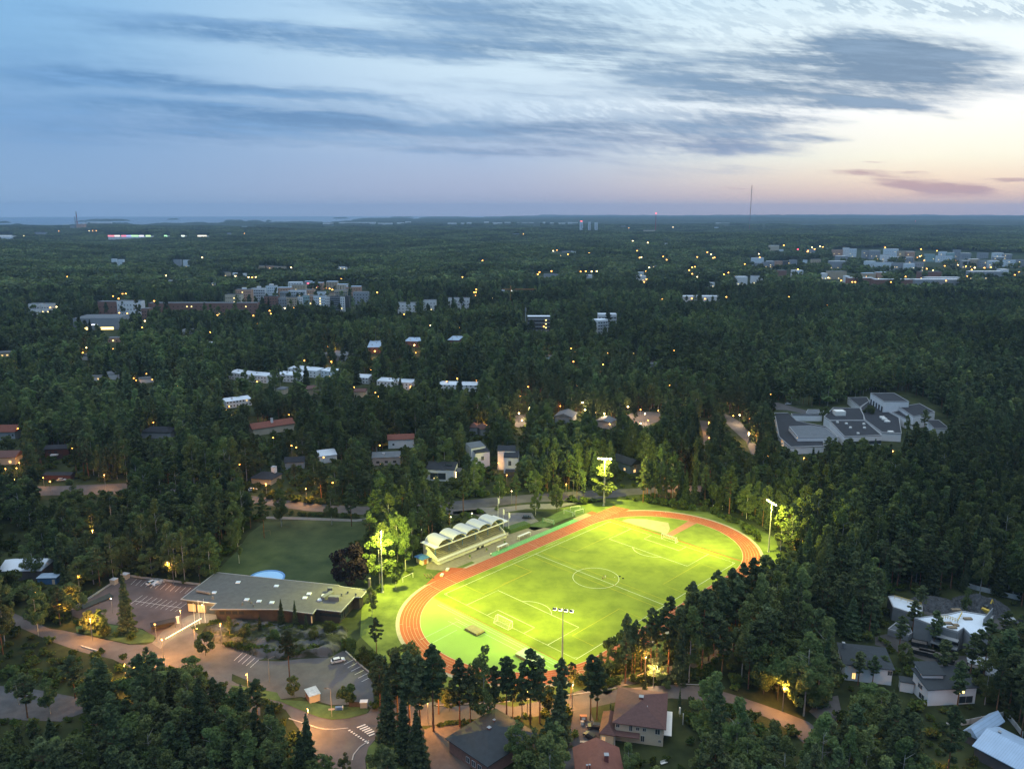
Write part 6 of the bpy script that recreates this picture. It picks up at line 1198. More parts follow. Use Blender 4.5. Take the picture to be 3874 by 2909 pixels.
def lamp(px, py, h=8, arm=1.2, col='s', e=1.0, label=None, r=None, light=True, lit=True, wood=False, rz=None, far_=False, name='street_lamp'):
    """px, py: the photographed light itself"""
    X, Y, bz = SG(px, py, h + .3); D = Y
    if rz is None: rz = random.uniform(0, 2 * pi)
    X0, Y0 = X - arm * cos(rz), Y - arm * sin(rz); bulb = {'s': SOD, 'w': SODW, 'y': YLW, 'r': REDB, 'b': WHB}[col]
    if r is None: r = min(2.2, max(.28, D * .00078)) * (1 if e <= 1 else min(1.5, e ** .33))
    r = round(r, 1) if r > .35 else round(r, 2)
    g = empty(name, (X0, Y0, bz), rz, label, 'street lamp', 'street lamps'); a, b, c = lamp_meshes(h, arm, bulb if lit else mat('lamp_housing', (0, 0, 0)), r)
    link('pole', a, g); link('lamp_head', b, g); link('bulb', c, g)
    if light and lit and D < 900:
        l = bpy.data.lights.new('lamp_light', 'POINT'); l.energy = 5600 * e * (h / 8) ** 1.6; l.color = {'s': (1, .43, .09), 'w': (1, .68, .36), 'y': (1, .95, .45), 'r': (1, .1, .1), 'b': (.9, .95, 1)}[col]; l.shadow_soft_size = .25
        o = bpy.data.objects.new('lamp_light', l); COL.objects.link(o); o.location = (X, Y, bz + h - r * .7 - .35)
    vis(rect(px - 5, py - 5, px + 5, py + 5)); LAMPS.append((g, px, py, col, lit, label)); return g
# lit lamps near the bottom of the picture, one by one
lamp(*A1(430, 488), 8, 1.2, 's', 1.3, 'lit orange lamp above the golden bushes at the corner of the upper car park')
lamp(*A1(650, 140), 7, 0, 's', 1.1, 'lit orange lamp at the path top, upper of two beside the red-brown vehicle')
lamp(*A1(637, 5), 7, 0, 's', 1.0, 'lit orange lamp on the path in the left woods above the brighter pair')
lamp(*A1(538, 313), 7, 0, 's', .5, 'small lit orange lamp left of the white-stemmed birch')
lamp(*A1(1013, 80), 7, 0, 's', .4, 'small orange lamp among trunks beyond the upper car park')
lamp(*A1(243, 430), 6, 0, 's', .15, 'tiny orange lamp in the bushes left of the golden ones')
lamp(*A1(1155, 229), 9, 1.8, 's', 1.0, 'lit lamp on a wooden pole at the far edge of the upper car park', wood=True, rz=pi)
lamp(*A1(1243, 558), 7, 0, 's', 1.1, 'lit lamp at the parking end of the building entrance ramp')
lamp(*A1(1398, 518), 6, 0, 'w', .8, 'lit lamp under the roof edge above the entrance')
lamp(*A1(1070, 650), 7, 0, 's', 1.2, 'lit lamp beside the dark bike shelter roof')
lamp(*A1(1360, 686), 7, 1, 's', .9, 'lit lamp at the foot of the entrance flagpoles')
lamp(*A1(765, 474), 6, 0, 'w', .5, 'small white-yellow lamp on the upper car park beside the tall spruce')
lamp(*A1(923, 955), 8, 1, 's', .9, 'lit lamp glimpsed in the foreground trees below the spruce')
lamp(*A1(990, 1467), 7, 0, 'w', .25, 'small yellow-white light inside the foreground wood')
lamp(*A1(1740, 1563), 5, 0, 's', .08, 'tiny orange light at the bottom of the foreground wood')
lamp(*A2(52, 1005), 7, 1, 's', .9, 'lamp hidden in the orange-lit birch top by the lower car park')
lamp(*A2(245, 885), 8, 1.6, 's', 1, 'unlit grey street lamp beside the pine on the lower car park', lit=False, rz=.4)
lamp(*A2(606, 1100), 8, 1.4, 's', 1, 'unlit lamp on an orange wooden pole at the lower car park verge', lit=False, rz=pi)
lamp(*A3(1050, 937), 7.5, 0, 'w', 1.5, 'bright round lamp on the dirt path by the street behind the villa')
lamp(*A3(1714, 610), 7, 0, 's', .6, 'small lit lamp inside the dark pine wood right of the track')
lamp(*A3(632, 1515), 4, 0, 'w', .35, 'small lamp on the edge of the orange-roofed house')
lamp(*A4(163, 450), 7, 0, 's', .7, 'lit lamp in the wood left of the construction site')
lamp(*A3(1428, 758), 5, 0, 's', .15, 'faint orange lamp low in the wood right of the track')
lamp(*M2(1958, 1412), 5, 0, 'y', .35, 'yellow-green park lamp behind the middle of the grandstand')
lamp(*M2(1540, 1532), 5, 0, 'y', .4, 'yellow-green park lamp behind the kiosk end of the grandstand')
lamp(*M2(1780, 1442), 5, 0, 'y', .2, 'faint yellow-green park lamp between the two brighter ones')
lamp(*M3(78, 1226), 7, 0, 'w', .5, 'small warm lamp on the street behind the flagpoles')
lamp(*M3(536, 1168), 7, 0, 's', .5, 'small orange lamp at the street edge below the pines')
lamp(*M3(572, 1142), 9, 1.5, 's', 1, 'unlit curved street lamp by the upper street', lit=False, rz=2.9)
lamp(*M2(1275, 1188), 6, 0, 'w', .4, 'warm lamp in the wood below the grey flat-roofed house')
lamp(*M1(852, 1400), 7, 0, 's', 1.1, 'large orange lamp on the woodland path, upper one of the pair'); lamp(*M1(774, 1552), 7, 0, 's', 1.2, 'large orange lamp on the woodland path, lower one of the pair')
# hidden lamps whose orange pools light the streets (their heads are behind foliage)
def hidden(px, py, e, label, h=8, c='s'):
    X, Y = S(px, py); g = empty('street_lamp', (X, Y, 0), random.uniform(0, 6), label, 'street lamp', 'street lamps'); a, b, cc = lamp_meshes(h, 0, SOD, .26); link('pole', a, g); link('lamp_head', b, g); link('bulb', cc, g)
    l = bpy.data.lights.new('lamp_light', 'POINT'); l.energy = 12500 * e; l.color = (1, .43, .09) if c == 's' else (1, .68, .36); l.shadow_soft_size = .25; o = bpy.data.objects.new('lamp_light', l); COL.objects.link(o); o.location = (X, Y, h - .5)
hidden(1170, 2775, 1.6, 'lamp in the big spruce at the junction, lighting the kerb curve orange'); hidden(1620, 2745, 1.3, 'lamp between pines at the top of the brown drive'); hidden(1995, 2700, 1.5, 'lamp beside the street pines, second pool of light'); hidden(2165, 2680, 1.2, 'lamp at the driveway mouth behind the big spruce')
hidden(2440, 2572, .9, 'lamp behind the golden bush by the villa'); hidden(2960, 2690, 1.3, 'lamp over the orange street bend right of the villa'); hidden(350, 2420, 1.2, 'lamp over the street below the golden bushes'); hidden(620, 2500, 1.4, 'lamp over the street near the foreground birch crowns'); hidden(840, 2440, 1.1, 'lamp in the orange-tinted tree by the rock outcrop'); hidden(480, 2600, .8, 'lamp in the foreground wood over hidden street')
hidden(1160, 1905, 1.3, 'lamp behind the trees over the upper street'); hidden(1010, 1885, 1.0, 'lamp over the upper street beyond the meadow'); hidden(2560, 1850, 1.2, 'lamp at the street bend behind the glowing birch'); hidden(400, 1850, .7, 'lamp over the street in the left woods'); hidden(60, 1860, .8, 'lamp near the left end of the upper street')
hidden(3440, 2895, 1.0, 'lamp in the trees at the bottom right'); hidden(3040, 2120, .7, 'lamp behind trees lighting a reddish gap in the right wood'); hidden(2830, 1680, 1.0, 'lamp over the school path'); hidden(2680, 1640, .9, 'lamp by the side path left of the school path')
# lit forecourt under the entrance roof
for (x, y) in [(1330, 540), (1430, 540)]:
    X, Y = S(*A1(x, y + 20), 3); l = bpy.data.lights.new('porch_light', 'POINT'); l.energy = 420; l.color = (1, .80, .38); l.shadow_soft_size = .3; o = bpy.data.objects.new('porch_light', l); COL.objects.link(o); o.location = (X, Y, 3.2)
# middle-distance lamps, orange unless noted
ML = [(M2, [(793, 40), (1146, 60), (1475, 12), (1462, 95), (727, 132), (672, 118), (781, 148), (555, 139), (303, 139), (1115, 215), (1270, 220), (1336, 74), (1522, 255), (1835, 288), (1998, 303), (1148, 406), (1160, 490), (1268, 766), (427, 590), (490, 520), (280, 460), (2108, 637), (1190, 1000), (488, 860), (215, 565), (1445, 355), (1375, 928), (952, 866), (685, 727), (2180, 993), (840, 410)]),
      (M3, [(95, 52), (384, 68), (577, 38), (610, 65), (881, 76), (596, 147), (820, 205), (845, 172), (687, 209), (1018, 193), (1040, 241), (218, 358), (373, 407), (289, 464), (153, 437), (231, 532), (155, 514), (140, 577), (165, 636), (57, 622), (254, 594), (347, 521), (450, 487), (486, 518), (673, 488), (693, 550), (783, 570), (854, 581), (390, 711), (438, 722), (1053, 524), (1040, 580), (1158, 547), (1195, 583), (1306, 556), (1159, 663), (1064, 704), (1467, 538), (1840, 475), (1987, 593), (2066, 747), (834, 765), (1524, 243), (1403, 345), (1525, 55), (1440, 52), (13, 578), (900, 667), (38, 1093)]),
      (M1, [(241, 198), (645, 135), (622, 188), (115, 229), (645, 25), (723, 31), (692, 73), (1497, 292), (1118, 286), (1083, 459), (1256, 494), (196, 605), (506, 567), (1282, 654), (1765, 458), (1943, 576), (1898, 548), (160, 990), (45, 1040), (140, 1190), (137, 1035), (360, 1115), (1080, 1230), (1490, 1050), (1576, 1048), (1718, 1105), (1785, 1105), (1998, 1053), (1843, 968), (1672, 1510), (1226, 1647), (45, 375), (815, 510), (600, 552), (832, 292), (190, 935), (700, 905), (2150, 315)]),
      (M4, [(70, 935), (110, 930), (372, 950), (110, 1248), (232, 1385), (1115, 893), (386, 1543)])]
BIG = {(793, 40), (1146, 60), (1475, 12), (673, 488), (693, 550), (783, 570), (854, 581), (1053, 524), (1195, 583), (140, 577), (165, 636), (231, 532), (390, 711), (1840, 475), (1987, 593), (2066, 747), (2108, 637), (241, 198), (1159, 663), (70, 935), (1943, 576), (289, 464), (1467, 538)}
for fn, L_ in ML:
    for p in L_: lamp(*fn(*p), 7 if p in BIG else 5.5, 0, 'w' if (fn is M3 and p in BIG) else 's', 2.2 if p in BIG else .6, None)
TL = [(T1, [(198, 315), (492, 275), (745, 273), (775, 273), (805, 272), (560, 655), (768, 650), (1390, 648), (1600, 646), (1692, 496), (870, 845), (992, 838), (1122, 846), (1290, 858), (1025, 798), (1052, 798), (948, 818), (1065, 962), (998, 958), (1212, 1025), (1098, 1088), (1190, 1080), (1550, 1165), (1778, 1042), (1865, 1085), (1758, 1120), (1820, 975), (1885, 970), (2120, 980), (315, 880), (203, 900), (473, 907), (420, 914), (643, 1245), (723, 1248), (1970, 650), (2140, 660), (2110, 662), (2080, 660), (72, 1148)]),
      (T2, [(52, 295), (618, 562), (820, 572), (866, 672), (1052, 678), (445, 580), (458, 606), (2047, 522), (2177, 513), (1088, 898), (735, 750), (768, 756), (790, 765), (946, 734), (1003, 738), (630, 757), (265, 940), (275, 965), (392, 918), (465, 914), (1718, 1083), (1852, 1081), (1612, 1062), (2008, 897), (1995, 762), (1992, 785), (1992, 812), (1978, 786), (1166, 787), (1880, 660), (1478, 1225), (158, 1048), (2135, 836), (1390, 970)]),
      (T3, [(700, 182), (178, 300), (1060, 249), (1092, 357), (1218, 373), (428, 440), (457, 436), (487, 478), (550, 470), (728, 458), (847, 472), (1130, 440), (1150, 498), (1165, 494), (1347, 488), (1376, 515), (1205, 610), (1230, 580), (85, 676), (252, 612), (312, 618), (298, 636), (412, 610), (515, 619), (656, 613), (699, 611), (748, 612), (790, 611), (1342, 842), (1587, 838), (1697, 841), (1760, 825), (1875, 825), (1165, 1040), (348, 1072), (1105, 674), (1207, 677), (1095, 697), (1188, 699), (1510, 650), (1565, 602), (1590, 632), (1590, 578), (1612, 574), (1633, 658), (1748, 470), (1717, 452), (1765, 500), (1778, 496), (1632, 492), (2148, 466), (2155, 495), (2030, 551), (1893, 622), (1940, 643), (1855, 637), (1430, 243), (2192, 228), (880, 1293), (610, 1281), (1440, 1270)]),
      (T4, [(36, 228), (95, 403), (120, 403), (148, 405), (202, 394), (438, 412), (460, 426), (405, 440), (400, 448), (505, 404), (528, 408), (1050, 413), (1060, 440), (1350, 427), (1320, 495), (1340, 487), (1355, 482), (1378, 520), (1322, 500), (1450, 604), (1425, 595), (1398, 590), (1535, 548), (1548, 566), (1636, 524), (1655, 543), (1660, 560), (1718, 545), (1728, 568), (1858, 535), (1881, 582), (1800, 582), (1935, 578), (1220, 655), (1148, 667), (775, 700), (800, 700), (683, 688), (866, 730), (560, 892), (245, 824), (1535, 680), (1560, 690), (1735, 652), (2150, 620), (2170, 615), (2135, 642), (1830, 632), (1040, 650), (1055, 640), (1098, 700), (575, 665), (208, 625), (322, 594), (110, 577), (208, 576), (128, 628), (890, 655), (1484, 440), (1138, 476), (1775, 598), (985, 510), (2015, 636)])]
ALLF = sorted([fn(*p) for fn, L_ in TL for p in L_], key=lambda p: -p[1]); NK = 285 - len(LAMPS)
for p in ALLF[:NK]: lamp(*p, 9, 0, 's' if random.random() < .75 else 'w', .2, None, light=False)
m = MB(); random.seed(3)
for p in ALLF[NK:]:
    X, Y, bz = SG(*p, 9.3); r = min(2.4, Y * .0007); c_ = SOD if random.random() < .75 else SODW; m.ball((X, Y, bz + 9), r, c_, 6, 5, .6); m.cyl((X, Y, bz), (X, Y, bz + 9), .12, n=4, m=POLE); vis(rect(p[0] - 5, p[1] - 5, p[0] + 5, p[1] + 5))
# made-up small lamps, added at random places between the trees of the suburb
for _ in range(70):
    px_, py_ = random.choice([(random.uniform(0, 1900), random.uniform(1240, 1900)), (random.uniform(0, 1900), random.uniform(1300, 1700)), (random.uniform(1900, 2950), random.uniform(1330, 1720))]); X, Y, bz = SG(px_, py_, 7); m.ball((X, Y, bz + 7), .4, SOD, 6, 5, .6); m.cyl((X, Y, bz), (X, Y, bz + 7), .08, n=4, m=POLE); vis(rect(px_ - 5, py_ - 5, px_ + 5, py_ + 5))
m.build('distant_and_added_lamps', kind='stuff')  # holds the listed far lamps and the made-up random ones
for p, lb in [(T2(588, 711), None), (T2(672, 738), None), (T2(390, 742), None), (T4(320, 428), None), (T4(1305, 192), None), (M3(1893, 1081), None), (T2(1933, 215), None)]: lamp(*p, 10, 0, 'r', .1, None, light=False)
# shopping strip lights at the coast road
STRIP = [(905, 958, (1, .25, .3), 0), (960, 1005, (1, .85, .8), 0), (1018, 1058, (1, .25, .35), 0), (1060, 1100, (.45, .5, 1), 0), (1100, 1160, (.55, 1, .45), 0), (1165, 1205, (.9, .85, 1), 0), (1222, 1262, (.7, 1, .45), 0), (1375, 1400, (.5, 1, .5), 0), (1518, 1548, (.9, 1, .8), 0), (1655, 1730, (1, .9, .7), 0), (0, 100, (.7, .8, .9), 1)]
for i, (a, b, c_, k) in enumerate(STRIP):
    D = 4200; X0, X1 = at_dist(T1(a, 0)[0], D), at_dist(T1(b, 0)[0], D); z = CH + ray(T1(a, 0)[0], T1(0, 312)[1])[2] / ray(T1(a, 0)[0], T1(0, 312)[1])[1] * D; bz = float(hgt(X0, D))
    vis([(T1(a, 0)[0] - 6, 884), (T1(b, 0)[0] + 6, 884), (T1(b, 0)[0] + 6, 896), (T1(a, 0)[0] - 6, 896)]); g = empty('retail_hall', ((X0 + X1) / 2, D, bz), 0, f'distant brightly lit retail hall, {ORD[i]} along the coast road' if not k else 'pale low roofs at the left end of the coast road', 'retail hall', 'retail halls on the coast road')
    MB().box((X0 - X1) / 2, (X1 - X0) / 2, 0, 40, -5, z - bz - 4).build('wall', WALLS['white'], g); MB().box((X0 - X1) / 2, (X1 - X0) / 2, -1, -.1, z - bz - 6, z - bz + 1).build('lit_sign', glow(f'sign_glow_{i}', c_, 1.5 if not k else .4), g)
# ================================================================== flagpoles, signs and small things near the low building
for i, (x, y, yt) in enumerate([(420, 640, 470), (462, 610, 445), (510, 600, 448)]):
    X, Y = S(*ZB(x, y)); g = empty('flagpole', (X, Y, 0), 0, ['bare white flagpole nearest the street at the entrance ramp', 'bare white flagpole, middle of the entrance three', 'bare white flagpole nearest the long low building'][i], 'flagpole', 'flagpoles at the entrance'); MB().cyl((0, 0, 0), (0, 0, 9), .09, .05, 8).build('pole', GW, g); MB().ball((0, 0, 9.05), .11).build('finial', GW, g)
p, q = S(*A1(1145, 775)), S(*A1(1390, 635)); g = empty('lit_handrail', (p[0], p[1], 0), 0, 'handrail with a glowing yellow light strip along the entrance ramp', 'handrail'); m = MB(); m.cyl((0, 0, 1.0), (q[0] - p[0], q[1] - p[1], 1.0), .05, n=6)
for k in range(12): t = k / 11; m.cyl(((q[0] - p[0]) * t, (q[1] - p[1]) * t, 0), ((q[0] - p[0]) * t, (q[1] - p[1]) * t, 1.0), .035, n=5)
m.build('rail', STEEL, g); dx, dy = q[0] - p[0], q[1] - p[1]; l_ = math.hypot(dx, dy); nx, ny = dy / l_ * .12, -dx / l_ * .12
MB().cyl((nx, ny, .9), (dx + nx, dy + ny, .9), .09, n=6).build('light_strip', glow('strip_glow', (1, .88, .35), 5), g)
for k in range(3):
    l = bpy.data.lights.new('strip_light', 'POINT'); l.energy = 110; l.color = (1, .85, .4); l.shadow_soft_size = .5; o = bpy.data.objects.new('strip_light', l); COL.objects.link(o); t = (k + .5) / 3; o.location = (p[0] + dx * t + nx * 4, p[1] + dy * t + ny * 4, .9)
def simple(name, cat, label, px, py, rz, parts, group=None): X, Y = S(px, py); return boxthing(name, cat, label, (X, Y), rz, parts, group, z=.0)
simple('bike_shelter', 'shelter', 'dark flat-roofed shelter between car park and entrance ramp', *A1(1130, 690), .5, [('roof', [(-4, 4, -1.6, 1.6, 2.4, 2.55)], ROOFS['dark']), ('back_wall', [(-3.8, 3.8, 1.4, 1.5, 0, 2.38)], WALLS['wood']), ('post', [(-3.8, -3.65, -1.4, -1.25, 0, 2.38)], WALLS['wood']), ('post', [(3.65, 3.8, -1.4, -1.25, 0, 2.38)], WALLS['wood'])])
simple('white_statue_sign', 'sign', 'white lit pillar sign beside the entrance ramp', *A1(1232, 655), .3, [('pillar', [(-.45, .45, -.2, .2, 0, 2.6)], GW), ('cap', [(-.6, .6, -.3, .3, 2.61, 2.75)], GW)])
simple('transformer_kiosk', 'kiosk', 'small brick kiosk with pale sheet roof at the edge of the lower car park', *A2(518, 1172), .55, [('wall', [(-1.6, 1.6, -2.2, 2.2, 0, 2.3)], WALLS['cream']), ('roof', [(-1.8, 1.8, -2.4, 2.4, 2.31, 2.45)], mat('sheet_roof', (.40, .44, .46), .5, .3, .8)), ('door', [(-1.66, -1.61, -1.6, 1.6, .1, 2.0)], WALLS['brick'])])
simple('utility_cabinet', 'cabinet', 'white cabinet with bright lid at the end of the brown fence', *A2(872, 1232), .05, [('cabinet', [(-1.05, 1.05, -.7, .7, 0, 1.9)], WALLS['grey']), ('lid', [(-1.15, 1.15, -.8, .8, 1.91, 2.05)], GW)])
fence([A2(770, 1228), A2(850, 1230)], 1.6, 'short brown board fence beside the white cabinet', WALLS['wood'])
simple('recycling_bin', 'bin', 'blue recycling bin lying in the grass by the street corner', *A2(700, 1248), .1, [('bin_body', [(-1.1, .9, -.5, .5, 0, .9)], mat('bin_blue', (.12, .20, .38), .5, .1, 1)), ('lid', [(.91, 1.15, -.55, .55, 0, .95)], GW)])
simple('direction_sign', 'road sign', 'grey direction sign on a post in the corner grass', *A2(650, 1300), .1, [('post', [(-.06, .06, -.06, .06, 0, 3.0)], POLE), ('sign_panel', [(-.9, .9, -.1, -.07, 2.3, 2.9)], mat('sign_grey', (.25, .27, .33), .6, .1, 1))])
simple('letterbox_wall', 'gate pillar', 'brick gate pillar with letterbox at the driveway', *A3(560, 1325), 0, [('pillar', [(-1.0, 1.0, -.5, .5, 0, 1.7)], mat('pink_brick', (.26, .14, .09), .9, .2, 1)), ('letterbox', [(-.5, .5, -.6, -.51, .7, 1.4)], GW)])
simple('waste_bin', 'bin', 'small pale bin beside the brick gate pillar', *A3(552, 1352), 0, [('bin_body', [(-.4, .4, -.35, .35, 0, 1.0)], GW), ('lid', [(-.45, .45, -.4, .4, 1.01, 1.1)], WALLS['grey'])])
simple('garden_wall', 'garden wall', 'low pinkish wall below the dark cars by the villa', *A3(625, 1492), -.03, [('wall', [(-3.4, 3.4, -.3, .3, 0, .9)], mat('pink_brick', (0, 0, 0))), ('coping', [(-3.5, 3.5, -.4, .4, .91, 1.0)], CONC)])
simple('blue_shed', 'shed', 'small blue shed with pale flat roof beside the metal-roofed building', *A1(345, 368), .05, [('wall', [(-3.6, 3.6, -2, 2, 0, 2.7)], mat('blue_boards', (.04, .12, .25), .8, .1, .6)), ('roof', [(-3.9, 3.9, -2.3, 2.3, 2.71, 2.85)], ROOFS['metal']), ('door', [(2.0, 3.0, -2.06, -2.01, 0, 2.0)], WALLS['cream'])])
vis(pxs(A1, [(285, 305), (398, 315), (398, 375), (300, 375)]))
house('metal_roofed_building', 'low building with bluish metal roof in the trees left of the path', A1(285, 292), A1(392, 205), 17, 4, 'gable', 2.2, 'dark', 'light', (), .4, visible=.7, lm='the bluish metal roof on the left')
simple('parasol', 'parasol', 'closed white garden parasol right of the villa', *A3(1226, 1298), 0, [('pole', [(-.04, .04, -.04, .04, 0, 1.0)], POLE), ('parasol_cloth', [(-.22, .22, -.22, .22, 1.0, 3.0)], GW)])
simple('white_post', 'post', 'white post in the villa garden', *A3(1248, 1352), 0, [('pole', [(-.09, .09, -.09, .09, 0, 3.4)], GW), ('cap', [(-.12, .12, -.12, .12, 3.41, 3.5)], GW)])
simple('white_post', 'post', 'tall white pole in front of the big spruce', *A3(320, 1500), 0, [('pole', [(-.1, .1, -.1, .1, 0, 6.0)], GW), ('cap', [(-.14, .14, -.14, .14, 6.01, 6.15)], GW)])
simple('garden_seat', 'garden bench', 'white garden bench low in the dark garden at the bottom', *A3(1118, 1625), .4, [('seat', [(-1, 1, -.3, .3, .4, .48)], GW), ('backrest', [(-1, 1, .3, .36, .5, 1.0)], GW)])
for (x, y, w_, lb) in [(790, 355, 2.2, 'pale electric cabinet at the corner of the upper car park'), (868, 318, 2.6, 'pale waste shelter behind the tall spruce at the car park')]: simple('utility_cabinet', 'cabinet', lb, *A1(x, y + 25), -.3, [('cabinet', [(-w_ / 2, w_ / 2, -1, 1, 0, 2.0)], WALLS['cream']), ('lid', [(-w_ / 2 - .1, w_ / 2 + .1, -1.1, 1.1, 2.01, 2.15)], WALLS['white'])])
# wading pool and playground on the meadow
X, Y = S(*ZB(1052, 208)); g = empty('wading_pool', (X, Y, 0), 0, 'round light-blue wading pool on the meadow behind the low building', 'pool'); n = 40; m = MB(); R = 6.6
m.add([(r * cos(2 * pi * i / n), r * sin(2 * pi * i / n), z) for r, z in ((R + .7, .04), (R + .7, .35), (R, .35), (R, .12)) for i in range(n)], [(k * n + i, k * n + (i + 1) % n, (k + 1) * n + (i + 1) % n, (k + 1) * n + i) for k in range(3) for i in range(n)]); m.build('rim', mat('pool_rim', (.12, .28, .52), .6, .05, 1), g)
MB().add([(R * cos(2 * pi * i / n), R * sin(2 * pi * i / n), .14) for i in range(n)], [tuple(range(n))]).build('water', mat('pool_floor_paint', (.34, .58, .80), .25, .04, .2), g)
vis(pxs(ZB, [(920, 190), (1000, 158), (1120, 158), (1185, 195), (1180, 222)]))
simple('swing_frame', 'swing', 'small swing frame with a sand patch on the meadow', *A2(200, 45), .1, [('frame', [(-1.6, -1.5, -.05, .05, 0, 2.25), (1.5, 1.6, -.05, .05, 0, 2.25), (-1.6, 1.6, -.06, .06, 2.2, 2.3)], WOOD), ('seat', [(-.3, .3, -.15, .15, .5, .55)], DARK)])
simple('play_horse', 'play equipment', 'small pale-blue play sculpture on the meadow edge', *A2(-150 + 900 * 0, 250), .3, [('body', [(-.3, .3, -.3, .3, 0, 2.4)], WALLS['teal']), ('base', [(-1.2, 1.2, -.5, .5, 0, .2)], WALLS['pale'])])
# ================================================================== cars
def car_mesh():
    prof = [(-2.2, .35), (-2.25, .75), (-2.1, .98), (-1.35, 1.03), (-1.2, 1.05), (1.0, 1.0), (1.9, .88), (2.2, .68), (2.22, .35)]
    n = len(prof); b = MB(); vs = [(x, -.88, z) for x, z in prof] + [(x, .88, z) for x, z in prof]; b.add(vs, [tuple(range(n))[::-1], tuple(range(n, 2 * n))] + [(i, (i + 1) % n, n + (i + 1) % n, n + i) for i in range(n)])
    b.box(-1.45, .55, -.66, .66, 1.44, 1.5)
    c = MB(); lo = [(-1.95, 1.0), (1.05, 1.0)]; hi = [(-1.5, 1.46), (.45, 1.46)]
    c.add([(lo[0][0], -.80, 1.0), (lo[1][0], -.80, 1.0), (lo[1][0], .80, 1.0), (lo[0][0], .80, 1.0), (hi[0][0], -.64, 1.46), (hi[1][0], -.64, 1.46), (hi[1][0], .64, 1.46), (hi[0][0], .64, 1.46)], [(0, 1, 5, 4), (1, 2, 6, 5), (2, 3, 7, 6), (3, 0, 4, 7), (4, 5, 6, 7)])
    return b, c
_cb, _cc = car_mesh(); _wh = MB().cyl((0, -.11, 0), (0, .11, 0), .33, n=14).mesh('wheel', mat('tyre_rubber', (.02, .02, .02), .9, .1, 1)); _rim = MB().cyl((0, -.12, 0), (0, .12, 0), .19, n=10).mesh('rim', mat('wheel_rim', (.35, .35, .36), .4, .05, 1, metal=.6))
_hl = MB().box(-.04, .04, -.18, .18, -.08, .08).mesh('headlight', mat('headlight_glass', (.6, .62, .6), .2, .05, 1)); _tl = MB().box(-.04, .04, -.16, .16, -.09, .09).mesh('tail_light', mat('tail_light_red', (.25, .02, .02), .3, .05, 1))
_cm = {}
def car(px, py, rz, paint, label, covered=False, loc=None):
    X, Y = S(px, py, .5) if loc is None else loc; z = .12; g = empty('parked_car', (X, Y, z), rz, label, 'car', 'parked cars')
    pm_ = mat('car_paint_' + paint, dict(white=(.62, .63, .63), black=(.012, .013, .016), silver=(.34, .35, .36), cover=(.50, .50, .50), red=(.16, .03, .03), blue=(.03, .05, .12))[paint], .28, .03, 1, spec=.6)
    if covered:
        v = []; f = []; n = 12; m = 8
        for j in range(m):
            for i in range(n):
                u = i / (n - 1) * 4.5 - 2.25; w = j / (m - 1) * 2 - 1; zz = (1.45 if -1.4 < u < .6 else 1.0) * (1 - .25 * abs(w) ** 3) * (1 if abs(w) < .99 else .15) * (1 if abs(u) < 2.1 else .25); v.append((u, w * .98, zz))
        for j in range(m - 1):
            for i in range(n - 1): f.append((j * n + i, j * n + i + 1, (j + 1) * n + i + 1, (j + 1) * n + i))
        MB().add(v, f).build('car_cover', pm_, g, smooth=True)
    else:
        if paint not in _cm: _cm[paint] = (_cb.mesh('body', pm_), _cc.mesh('window_glass', GLASSD))
        link('body', _cm[paint][0], g); link('window_glass', _cm[paint][1], g)
        for y in (-.6, .6): link('headlight', _hl, g, (2.2, y, .66)); link('tail_light', _tl, g, (-2.2, y, .8))
    for x in (-1.35, 1.4):
        for y in (-.82, .82): w = link('wheel', _wh, g, (x, y, .33)); link('rim', _rim, w)
    return g
car(*A2(692, 912), .42, 'white', 'white hatchback alone on the lower car park, rear towards the rock'); car(*A1(1052, 374), .95, 'white', 'white car in a bay at the far row of the upper car park'); car(*A1(1092, 372), .95, 'cover', 'car under a pale cover beside the white car', True)
car(*M3(207, 1455), -.1, 'black', 'dark car on the small yard behind the flagpoles'); car(*M1(515, 1142), .15, 'silver', 'silver car parked beside the dark red carport'); car(*M2(125, 1222), .55, 'white', 'white car on the bungalow drive, nearer one'); car(*M2(142, 1203), .55, 'silver', 'silver car on the bungalow drive, behind the white one')
car(*A3(640, 1368), pi - .15, 'black', 'black car with shiny bonnet, upper of the two at the villa'); car(*A3(610, 1435), 2.3, 'black', 'black car parked askew, lower of the two at the villa'); car(*ZS(240, 232), .1, 'silver', 'silver car on the school yard'); car(*A1(640, 235), 1.2, 'red', 'dark red van-like car on the path at the left lamps')
car(*M3(1262, 146), 0, 'white', 'white car behind the pale flat-roofed house'); car(*ZR(2180, 420), .3, 'black', 'dark car right of the building site at the picture edge', loc=None); car(*ZR(2215, 575), .4, 'blue', 'dark blue car on the site road at the picture edge')
for (x, y, w_) in [(670, 515, 3.2)]:
    X, Y = S(*A1(x, y)); g = empty('covered_boat_trailer', (X, Y, .1), 1.0, 'long dark tarpaulin-covered trailer on the upper car park', 'trailer'); MB().add([(-6, -1.1, .5), (6, -1.1, .5), (6, 1.1, .5), (-6, 1.1, .5), (-5.5, 0, 1.8), (5.2, 0, 1.9)], [(0, 1, 5, 4), (2, 3, 4, 5), (1, 2, 5), (3, 0, 4), (3, 2, 1, 0)]).build('tarpaulin', mat('dark_tarp', (.03, .045, .05), .7, .2, 1), g)
    for s in (-1, 1): w = link('wheel', _wh, g, (0, s * .9, .35))
